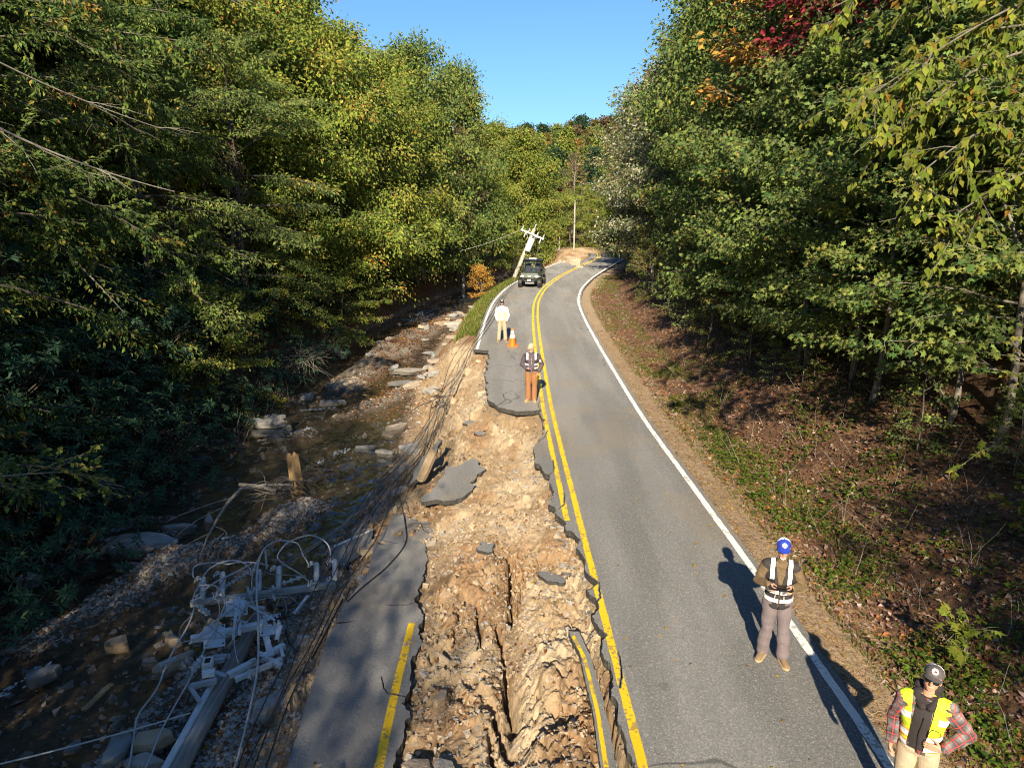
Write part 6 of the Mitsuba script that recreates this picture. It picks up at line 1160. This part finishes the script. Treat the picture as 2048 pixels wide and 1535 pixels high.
class Person:
    def __init__(s, label, x, y, yaw, h=1.0):
        s.k = thing('person', label, 'person'); s.T = T().translate([x, y, .004]).rotate([0, 0, 1], math.degrees(yaw)).scale([h] * 3)
    def add(s, name, t, m, smooth=50, parent=None, label=None, **kw):
        if isinstance(t, MB): t = t.tm()
        if hasattr(t, 'to_mesh'): q = t.to_mesh(); t = trimesh.Trimesh(np.array(q.vert_properties[:, :3]), np.array(q.tri_verts), process=False); t.merge_vertices()
        k = put(name, {**ply(t, m, smooth, **kw), 'to_world': s.T}, parent or s.k)
        if label: tag(k, label)
        return k
    def cap(s, f, front, back_, brim, logo=True, label=None, c=(0, .014, 1.762), r=(.092, .112, .088), visor_drop=.0):
        V, F = dome(c, r, -.12); m = V[F].mean(1); fr = m[:, 1] < c[1] - .012
        ck = s.add('cap', trimesh.Trimesh(f(V), F[fr], process=False), front, 50, None, label)
        s.add('back_panel', trimesh.Trimesh(f(V), F[~fr], process=False), back_, 50, ck)
        U, W = np.meshgrid(np.linspace(-1, 1, 17), np.linspace(0, 1, 6)); a = U * 1.15
        px, py = np.sin(a) * (r[0] * 1.0), c[1] - np.cos(a) * r[1]
        out = .075 * np.cos(U * 1.35) ** .8
        B = np.stack([px * (1 + .06 * W), py - W * out, c[2] - .006 - .016 * W - .022 * U ** 2 - visor_drop * W], -1).reshape(-1, 3)
        G = grid_mesh(B[:, 0].reshape(6, 17), B[:, 1].reshape(6, 17), B[:, 2].reshape(6, 17)); G2 = G.copy(); G2.vertices[:, 2] -= .005; G2.invert()
        g = trimesh.util.concatenate([G, G2]); g.vertices = f(g.vertices); s.add('brim', g, brim, True, ck)
        s.add('button', MB().lathe([(.008, -.002), (.007, .005), (.0001, .006)], 10, f(np.array(c) + [0, 0, r[2]]), f((0, 0, 1.)) - f((0, 0, 0.))), front, 40, ck)
        if logo:
            p = np.array(c) + [0, -r[1] * .86, r[2] * .50]; nrm = nz(np.array([0, -.84, .54])); o = f(p); n_ = f(p + nrm) - f(p); ux = f(p + [1, 0, 0]) - f(p); uy = np.cross(n_, ux)
            lk = s.add('badge', MB().lathe([(.0001, .006), (.031, .006), (.032, .0)], 24, o, n_), 'white_paint', 40, ck, 'round white badge on the cap front')
            s.add('badge_mark', MB().lathe([(.0215, .0062), (.0215, .0075), (.026, .0075), (.026, .0062)], 24, o, n_), 'badge_blue' if logo == 'blue' else 'badge_dark', 40, lk)
            mb = MB()
            for A in ([(-.012, -.012), (.002, -.015), (.006, .0), (-.002, .016), (-.01, .012), (-.004, 0)], ):
                P3 = [o + ux * a + uy * b + n_ * .0085 for a, b in A]; mb.add(P3, [[0, 1, 2], [0, 2, 5], [5, 2, 3], [5, 3, 4]])
            s.add('badge_mark', mb, 'badge_red', False, lk); mb = MB(); P3 = [o + ux * a + uy * b + n_ * .008 for a, b in [(.004, -.012), (.016, -.004), (.014, .01), (.006, .006)]]; mb.add(P3, [[0, 1, 2], [0, 2, 3]]); s.add('badge_mark', mb, 'badge_dark' if logo != 'blue' else 'badge_blue', False, lk)
        return ck
    def face(s, f, iris='black_plastic'):
        for sx in (-1, 1):
            e = s.add('eye', MB().lathe([(.0001, .0115), (.006, .010), (.0115, .0)], 12, f((sx * .031, -.076, 1.705)), f((0, -1., 0)) - f((0, 0., 0))), 'white_paint', 40); s.add('iris', MB().lathe([(.0001, .0125), (.005, .012), (.006, .010)], 10, f((sx * .031, -.0765, 1.705)), f((0, -1., 0)) - f((0, 0., 0))), iris, 40, e)
        s.add('lips', MB().tube([f((-.022, -.082, 1.629)), f((-.008, -.0885, 1.631)), f((.008, -.0885, 1.631)), f((.022, -.082, 1.629))], [.003, .0055, .0055, .003], 6), 'lip', True)
for nm, c, r in (('lip', (.42, .17, .13), .5), ('badge_blue', (.02, .05, .3), .5), ('badge_dark', (.04, .03, .04), .5), ('badge_red', (.55, .03, .05), .5), ('cap_blue', (.02, .05, .42), .7), ('cap_grey', (.10, .09, .095), .75), ('cap_navy', (.03, .035, .075), .75), ('cap_tan', (.52, .42, .28), .8), ('mesh_white', (.74, .75, .8), .7),
                 ('olive_shirt', (.15, .105, .06), .85), ('vest_dark', (.035, .03, .032), .8), ('mauve_trousers', (.17, .14, .155), .85), ('hivis_yellow', (.62, .80, .035), .7), ('pale_yellow', (.72, .78, .42), .75), ('cream', (.76, .74, .68), .8), ('hoodie', (.028, .023, .025), .85), ('khaki', (.44, .36, .26), .85),
                 ('softshell', (.085, .065, .09), .75), ('brown_duck', (.30, .14, .06), .85), ('beard_grey', (.36, .31, .27), .9), ('beard_dark', (.045, .03, .022), .9), ('beard_white', (.66, .62, .56), .9), ('hair_brown', (.1, .065, .04), .8), ('sole', (.45, .34, .2), .7), ('lens_dark', (.01, .01, .012), .12), ('boot_tan', (.42, .28, .16), .75), ('boot_brown', (.22, .15, .09), .75), ('orange_trim', (.85, .3, .03), .7)):
    mat(nm, c, r)
def plaid(p, n, uv):
    a, b = uv.x, uv.y
    st = lambda t, per, w: smoothstep(w, w * .5, dr.abs(t / per - dr.floor(t / per) - .5) * per)
    c = mix((.10, .095, .105), (.26, .25, .26), .5 * st(a, .16, .04) + .5 * st(b, .16, .04))
    c = mix(c, (.03, .026, .032), .55 * st(a + .08, .16, .03)); c = mix(c, (.03, .026, .032), .55 * st(b + .08, .16, .03))
    return mix(mix(c, (.55, .045, .045), .9 * st(a + .04, .08, .006)), (.55, .05, .045), .9 * st(b + .04, .08, .006))
scene['plaid'] = {'type': 'twosided', 'bsdf': {'type': 'principled', 'roughness': .85, 'base_color': proc(plaid)}}
LEGS = lambda sp, fw=0: [((-.09, 0, .9), (-.1 - sp * .4, -.01, .5), (-.1 - sp, .02 + fw, .1)), ((.09, 0, .9), (.1 + sp * .4, -.01, .5), (.1 + sp, .02 - fw, .1))]
def base_person(P, arms, legs, hands, hd, g_t=.0):
    hm, f, R = head_m(*hd)
    ms = [torso_m(-.012), chain([((0, .015, 1.48), .06), (tuple(f((0, .012, 1.6))), .052)], 18), hm, legs_m(legs, -.012)] + [limbs(a, -.01) for a in arms] + hands
    P.add('body', skin_over(union(ms), .028, 5), 'skin', 50); return f
def feet(P, legs, m, so, yaws):
    for (h, k, a), w in zip(legs, yaws):
        u, s_ = boot(a, w); bk = P.add('boot', u, m, 50); P.add('sole', s_, so, 30, bk)
def cut_open(t, w0, w1, z0=.8, z1=1.62): return t - prism([(-w0, z0), (w0, z0), (w1, z1), (-w1, z1)], -.5, -.02)

# the man with the tablet by the white line
P = Person('man in a blue cap, dark vest with white bands, looking down at a drone controller', 3.63, 8.80, -.30)
arms = [((-.185, .01, 1.43), (-.285, .0, 1.19), (-.15, -.235, 1.265)), ((.185, .01, 1.43), (.285, .0, 1.19), (.15, -.235, 1.265))]; lg_ = LEGS(.03, .04)
hs = [hand((-.145, -.245, 1.27), (.25, -.85, -.05), (1, .15, -.25), (.3, .1, 1), .75), hand((.145, -.245, 1.27), (-.25, -.85, -.05), (-1, .15, -.25), (-.3, .1, 1), .75)]
f = base_person(P, arms, lg_, hs, (.05, .10, 0))
P.face(f)
P.add('shirt', skin_over(union([torso_m(.004), limbs(arms[0], .014, .95), limbs(arms[1], .014, .95), chain([((0, .015, 1.48), .074), ((0, .01, 1.545), .068)], 20)]), .014, 6, .018, 16), 'olive_shirt')
tv = back(skin_over(torso_m(.022, 1.06, .85), .018, 8, .007, 12)); tb = back(skin_over(torso_m(.028, 1.06, .85), .018, 8, .007, 12))
low = boxm(-.4, .4, -.4, .4, .85, 1.7)
vest = cut_open(tv ^ low, .008, .085, 1.15, 1.56) - boxm(-.007, .007, -.5, -.02, .7, 1.2); vk = P.add('vest', vest, 'vest_dark', 40, None, 'dark sleeveless safety vest')
for z in (.965, 1.09):
    P.add('reflective_band', cut_open((tb ^ boxm(-.4, .4, -.4, .4, z, z + .055)), .01, .012), 'reflective', 40, vk)
for sx in (-1, 1):
    b = tb ^ boxm(min(sx * .085, sx * .14), max(sx * .085, sx * .14), -.4, .1, 1.24, 1.7); P.add('reflective_band', b, 'reflective', 40, vk)
mb = MB(); mb.box((-.115, -.165, 1.285), (.07, .03, .06)); P.add('radio', mb, 'black_plastic', False, vk); mb = MB(); mb.box((-.115, -.163, 1.235), (.075, .012, .03)); P.add('name_tag', mb, 'pale_yellow', False, vk)
for sx in (-1, 1): P.add('zip_cord', MB().tube([(sx * .055, -.162, 1.085), (sx * .06, -.168, 1.03)], .005, 5), 'white_paint', True, vk)
P.add('trousers', skin_over(legs_m(lg_, .018, True, .022), .016, 6, .02, 8, 3), 'mauve_trousers'); feet(P, lg_, 'boot_brown', 'sole', (-.35, .3))
P.cap(f, 'cap_blue', 'mesh_white', 'cap_blue', 'blue', 'blue baseball cap with white mesh sides')
P.add('beard', skin_over(m3.Manifold.batch_hull([ball(f((.022, -.06, 1.603)), .018, 12), ball(f((-.022, -.06, 1.603)), .018, 12), ball(f((0, -.066, 1.588)), .018, 12)]), .012, 3), 'beard_white')
rcn = thing('drone_controller', 'black drone controller held in both hands by the man in the blue cap', 'controller')
mb = MB(); M_ = P.T @ T().translate([0, 0, .11])
def cpart(name, t, m, parent=rcn, smooth=40): return put(name, {**ply(t.tm() if isinstance(t, MB) else t, m, smooth), 'to_world': M_}, parent)
cpart('housing', trimesh.convex.convex_hull(np.array([(x, y, z) for x in (-.135, .135) for y, z in ((-.36, 1.155), (-.37, 1.18), (-.27, 1.195), (-.265, 1.165))] + [(x, -.32, z) for x in (-.15, .15) for z in (1.165, 1.185)])), 'black_plastic', rcn, 25)
sc_ = trimesh.creation.box((.16, .085, .004)); sc_.apply_transform(trimesh.transformations.rotation_matrix(-.16, [1, 0, 0])); sc_.apply_translation([0, -.318, 1.194]); cpart('screen', sc_, 'lens_dark', rcn, False)
for sx in (-1, 1): cpart('control_stick', MB().tube([(sx * .11, -.3, 1.185), (sx * .11, -.302, 1.215)], .006, 6), 'galvanised')

# the man in the yellow vest and plaid shirt, bottom right
P = Person('man in a grey cap, sunglasses, plaid shirt and bright yellow vest, hand on his belly', 4.10, 6.12, -.50, .99)
arms = [((-.185, .01, 1.43), (-.25, .06, 1.16), (-.25, -.03, .93)), ((.19, .01, 1.43), (.40, .03, 1.2), (.19, -.15, 1.07))]; lg_ = LEGS(.02)
hs = [hand((-.25, -.03, .92), (0, -.25, -1), (.6, -.2, 0), (0, -1, .2), .5), hand((.18, -.158, 1.068), (-1, -.18, .12), (0, 1, 0), (.1, -.25, 1), .16)]
f = base_person(P, arms, lg_, hs, (-.12, -.26, .12))
P.face(f)
def plaid_uv(t):
    v = t.vertices; return np.c_[v[:, 2] * .8 + np.abs(v[:, 0]) * .6, np.arctan2(v[:, 1], np.abs(v[:, 0]) - .22) * .06 + v[:, 0] * .45]
t = skin_over(union([torso_m(.010, 1.02, .88), limbs(arms[0], .020, .95), limbs(arms[1], .022, .93)]), .014, 6, .019, 15, 5)
v0 = t.vertices
def arm_uv(v):
    out = np.c_[v[:, 2], v[:, 0]]
    for s_, e, w in arms:
        for a, b in ((s_, e), (e, w)):
            a, b = np.array(a), np.array(b); d_ = nz(b - a); tt = (v - a) @ d_; rr = np.linalg.norm(v - a - tt[:, None] * d_, axis=1); on = (rr < .085) & (tt > -.02) & (tt < np.linalg.norm(b - a) + .02) & (np.abs(v[:, 0]) > .2)
            q = np.cross(d_, [0, 1, 0]); q = nz(q); ang = np.arctan2((v - a) @ q, -(v[:, 1] - a[1] - tt * d_[1])); out[on] = np.c_[tt + (.3 if a[2] < 1.4 else 0), ang * .065][on]
    return out
P.add('shirt', t, 'plaid', True, None, 'grey and red plaid overshirt', uv=arm_uv(np.asarray(t.vertices)))
hood = skin_over(union([chain([((-.1, .02, 1.5), .055), ((0, .085, 1.53), .075), ((.1, .02, 1.5), .055)], 16), chain([((-.09, .0, 1.5), .05), ((-.04, -.08, 1.45), .04)], 12), chain([((.09, .0, 1.5), .05), ((.04, -.08, 1.45), .04)], 12), ball((.06, .1, 1.57), (.08, .06, .07), 14), ball((-.05, .1, 1.56), (.08, .06, .06), 14)]), .02, 6, .008, 16, 8)
P.add('hood', hood, 'hoodie')
inner_ = back(skin_over(torso_m(.019, 1.0, .9), .02, 6, .004, 12, 9)); P.add('hoodie', inner_ ^ prism([(-.12, .97), (.02, .97), (.075, 1.56), (-.085, 1.56)], -.5, .02), 'hoodie', 40, None, 'open black hoodie front')
P.add('hoodie_zip', MB().tube([(-.03, -.137, .95), (-.035, -.142, 1.15), (-.01, -.14, 1.35)], .006, 5), 'black_plastic', True)
tv = back(skin_over(torso_m(.028, 1.03, .95), .015, 5, .02, 12, 4)); tb = back(skin_over(torso_m(.034, 1.03, .95), .015, 5, .02, 12, 4)); hole = prism([(-.14, .8), (.005, .8), (.06, 1.3), (.10, 1.6), (-.13, 1.6), (-.115, 1.2)], -.5, -.01)
low = boxm(-.4, .4, -.4, .4, .92, 1.7); vk = P.add('vest', (tv ^ low) - hole, 'hivis_yellow', 40, None, 'bright yellow safety vest hanging open')
for z, m_ in ((.975, 'mesh_white'), (1.09, 'mesh_white')):
    P.add('reflective_band', (tb ^ boxm(-.4, .4, -.4, .4, z, z + .055)) - hole, m_, 40, vk)
    P.add('trim', (tb ^ (boxm(-.4, .4, -.4, .4, z - .012, z - .001) + boxm(-.4, .4, -.4, .4, z + .056, z + .067))) - hole, 'orange_trim', 40, vk)
for sx in (-1, 1):
    P.add('reflective_band', (tb ^ prism([(sx * .12, 1.3), (sx * .24, 1.26), (sx * .24, 1.32), (sx * .12, 1.36)][::(1 if sx > 0 else -1)], -.4, .1)) - hole, 'mesh_white', 40, vk)
P.add('pocket', MB().tube(spline(np.array([(.045, -.157, 1.17), (.06, -.163, 1.25), (.075, -.165, 1.265), (.125, -.158, 1.26), (.145, -.148, 1.24), (.15, -.142, 1.165)]), .02), .0035, 5), 'vest_dark', True, vk)
P.add('trousers', skin_over(legs_m(lg_, .014, True, .02), .025, 6, .008, 16, 3), 'khaki'); feet(P, lg_, 'boot_brown', 'sole', (-.2, .25))
P.cap(f, 'cap_grey', 'mesh_white', 'cap_grey', 'dark', 'dark grey baseball cap with a white back')
gk = P.add('sunglasses', MB().tube([f((-.078, -.01, 1.708)), f((-.07, -.085, 1.712)), f((0, -.108, 1.712)), f((.07, -.085, 1.712)), f((.078, -.01, 1.708))], .0045, 6), 'black_plastic', True)
for sx in (-1, 1):
    a = np.linspace(0, 6.283, 15)[:-1]; V_ = np.array([f((sx * .036 + math.cos(q) * .029, -.1 + .45 * (abs(sx * .036 + math.cos(q) * .029) - .007) * .55, 1.700 + math.sin(q) * .019)) for q in a] + [f((sx * .036, -.104, 1.70))]); P.add('lens', trimesh.Trimesh(V_, np.c_[np.arange(14), (np.arange(14) + 1) % 14, np.full(14, 14)], process=False), 'lens_dark', True, gk)

# the man in brown trousers at the end of the broken lane
P = Person('man in tan cap, plum jacket and brown trousers at the end of the broken lane', .60, 21.75, -.02)
arms = [((-.195, .01, 1.43), (-.30, .02, 1.18), (-.15, -.2, 1.10)), ((.195, .01, 1.43), (.33, .05, 1.18), (.215, -.03, .96))]; lg_ = LEGS(-.005)
hs = [hand((-.145, -.205, 1.10), (.75, -.6, -.15), (.2, .2, 1), (-.3, -.6, .4), .4), hand((.21, -.035, .95), (-.2, -.2, -1), (-1, .1, 0), (0, -1, 0), .4)]
f = base_person(P, arms, lg_, hs, (-.5, .16, 0)); P.face(f)
P.add('jacket', skin_over(union([torso_m(.022, 1.04, .92, .02), limbs(arms[0], .02, .95), limbs(arms[1], .022, .96), chain([((0, .02, 1.47), .085), ((0, .015, 1.54), .078)], 18)]), .022, 8, .008, 16, 1), 'softshell')
P.add('zip', MB().tube([(0, -.158, .95), (0, -.168, 1.1), (0, -.146, 1.33), (0, -.1, 1.46)], .005, 5), 'galvanised', True)
tv = back(skin_over(torso_m(.03, 1.05, .95, .02), .02, 8)); tb = back(skin_over(torso_m(.036, 1.05, .95, .02), .02, 8)); hole = prism([(-.105, .7), (.105, .7), (.09, 1.7), (-.09, 1.7)], -.5, -.0)
vk = P.add('vest', (tv ^ boxm(-.4, .4, -.4, .4, 1.0, 1.7)) - hole, 'vest_dark', 40, None, 'open black safety vest')
for z in (1.075, 1.185): P.add('reflective_band', (tb ^ boxm(-.4, .4, -.4, .4, z, z + .055)) - hole, 'reflective', 40, vk)
for sx in (-1, 1): P.add('reflective_band', (tb ^ boxm(min(sx * .1, sx * .165), max(sx * .1, sx * .165), -.4, .1, 1.36, 1.7)), 'reflective', 40, vk)
t = meshkit.text_mesh('S', .075, .003, True); t.apply_transform(trimesh.transformations.rotation_matrix(math.pi / 2, [1, 0, 0])); t.apply_translation([.235, -.075, 1.275]); P.add('sleeve_logo', t, 'white_paint', False)
P.add('trousers', skin_over(legs_m(lg_, .022, True, .022), .024, 6, .010, 15, 2), 'brown_duck'); feet(P, lg_, 'boot_tan', 'sole', (-.5, .15))
P.cap(f, 'cap_tan', 'cap_tan', 'cap_tan', False, 'tan baseball cap')
P.add('beard', skin_over(m3.Manifold.batch_hull([ball(f((.05, -.02, 1.625)), .026, 12), ball(f((-.05, -.02, 1.625)), .026, 12), ball(f((0, -.066, 1.60)), .03, 12), ball(f((0, -.05, 1.585)), .025, 12)]), .02, 3), 'beard_grey')

# the man in the pale hoodie by the cone
P = Person('bearded man in a navy cap, pale hooded top and khaki trousers behind the cone', -.43, 31.2, .02)
arms = [((-.19, .01, 1.43), (-.275, .05, 1.17), (-.2, -.07, .95)), ((.19, .01, 1.43), (.275, .05, 1.17), (.2, -.07, .95))]; lg_ = LEGS(.05)
hs = [hand((-.198, -.075, .94), (.25, -.15, -1), (1, .2, 0), (0, -1, 0), .5), hand((.198, -.075, .94), (-.25, -.15, -1), (-1, .2, 0), (0, -1, 0), .5)]
f = base_person(P, arms, lg_, hs, (0, -.04, 0)); P.face(f)
P.add('hoodie', skin_over(union([torso_m(.012, 1.03), limbs(arms[0], .02, .96), limbs(arms[1], .02, .96), chain([((-.07, .04, 1.5), .06), ((0, .08, 1.52), .07), ((.07, .04, 1.5), .06)], 14), chain([((0, .015, 1.47), .08), ((0, .01, 1.53), .075)], 16)]), .025, 8, .008, 14, 2), 'cream')
tv = back(skin_over(torso_m(.026, 1.0, .93), .022, 8)); vk = P.add('vest', tv ^ boxm(-.4, .4, -.4, .4, .9, 1.36), 'pale_yellow', 40, None, 'pale yellow vest over the hooded top')
P.add('buckle', MB().box((.01, -.152, 1.16), (.02, .014, .05)), 'vest_dark', False, vk)
P.add('trousers', skin_over(legs_m(lg_, .018, True, .02), .026, 6, .010, 15, 4), 'khaki'); feet(P, lg_, 'boot_brown', 'sole', (-.3, .3))
P.cap(f, 'cap_navy', 'mesh_white', 'cap_navy', 'dark', 'navy cap with a white badge')
P.add('beard', skin_over(m3.Manifold.batch_hull([ball(f((.055, -.015, 1.64)), .026, 12), ball(f((-.055, -.015, 1.64)), .026, 12), ball(f((0, -.064, 1.606)), .03, 12)]), .02, 3), 'beard_dark')
P.add('hair', skin_over(m3.Manifold.batch_hull([ball(f((.06, .03, 1.68)), .026, 12), ball(f((-.06, .03, 1.68)), .026, 12), ball(f((0, .085, 1.68)), .03, 12)]), .03, 2), 'hair_brown')

# ------------------------------------------------------------------ repeats that can be told apart by where they stand get their own words
ORD = 'nearest second third fourth fifth sixth seventh eighth ninth tenth eleventh twelfth thirteenth fourteenth fifteenth sixteenth seventeenth eighteenth nineteenth twentieth twenty-first twenty-second twenty-third twenty-fourth twenty-fifth twenty-sixth twenty-seventh'.split()
for g_ in ('rhododendrons on the far creek bank', LW, 'saplings along the right bank', 'trees in the wood on the right hillside', 'shrubs past the far bend', 'blocks in the second washout at the bend'):
    by = {}
    for k_, d_ in labels.items():
        if d_.get('group') == g_: by.setdefault(d_['label'], []).append(k_)
    for lab, ks in by.items():
        if 1 < len(ks) <= len(ORD):
            ks.sort(key=lambda k_: np.array(scene[k_]['to_world'].matrix)[1, 3])
            for o_, k_ in zip(ORD, ks): labels[k_]['label'] = ' '.join(lab.split()[:11]) + ', ' + (o_ if o_ == 'nearest' else o_ + ' nearest') + ' of its kind'
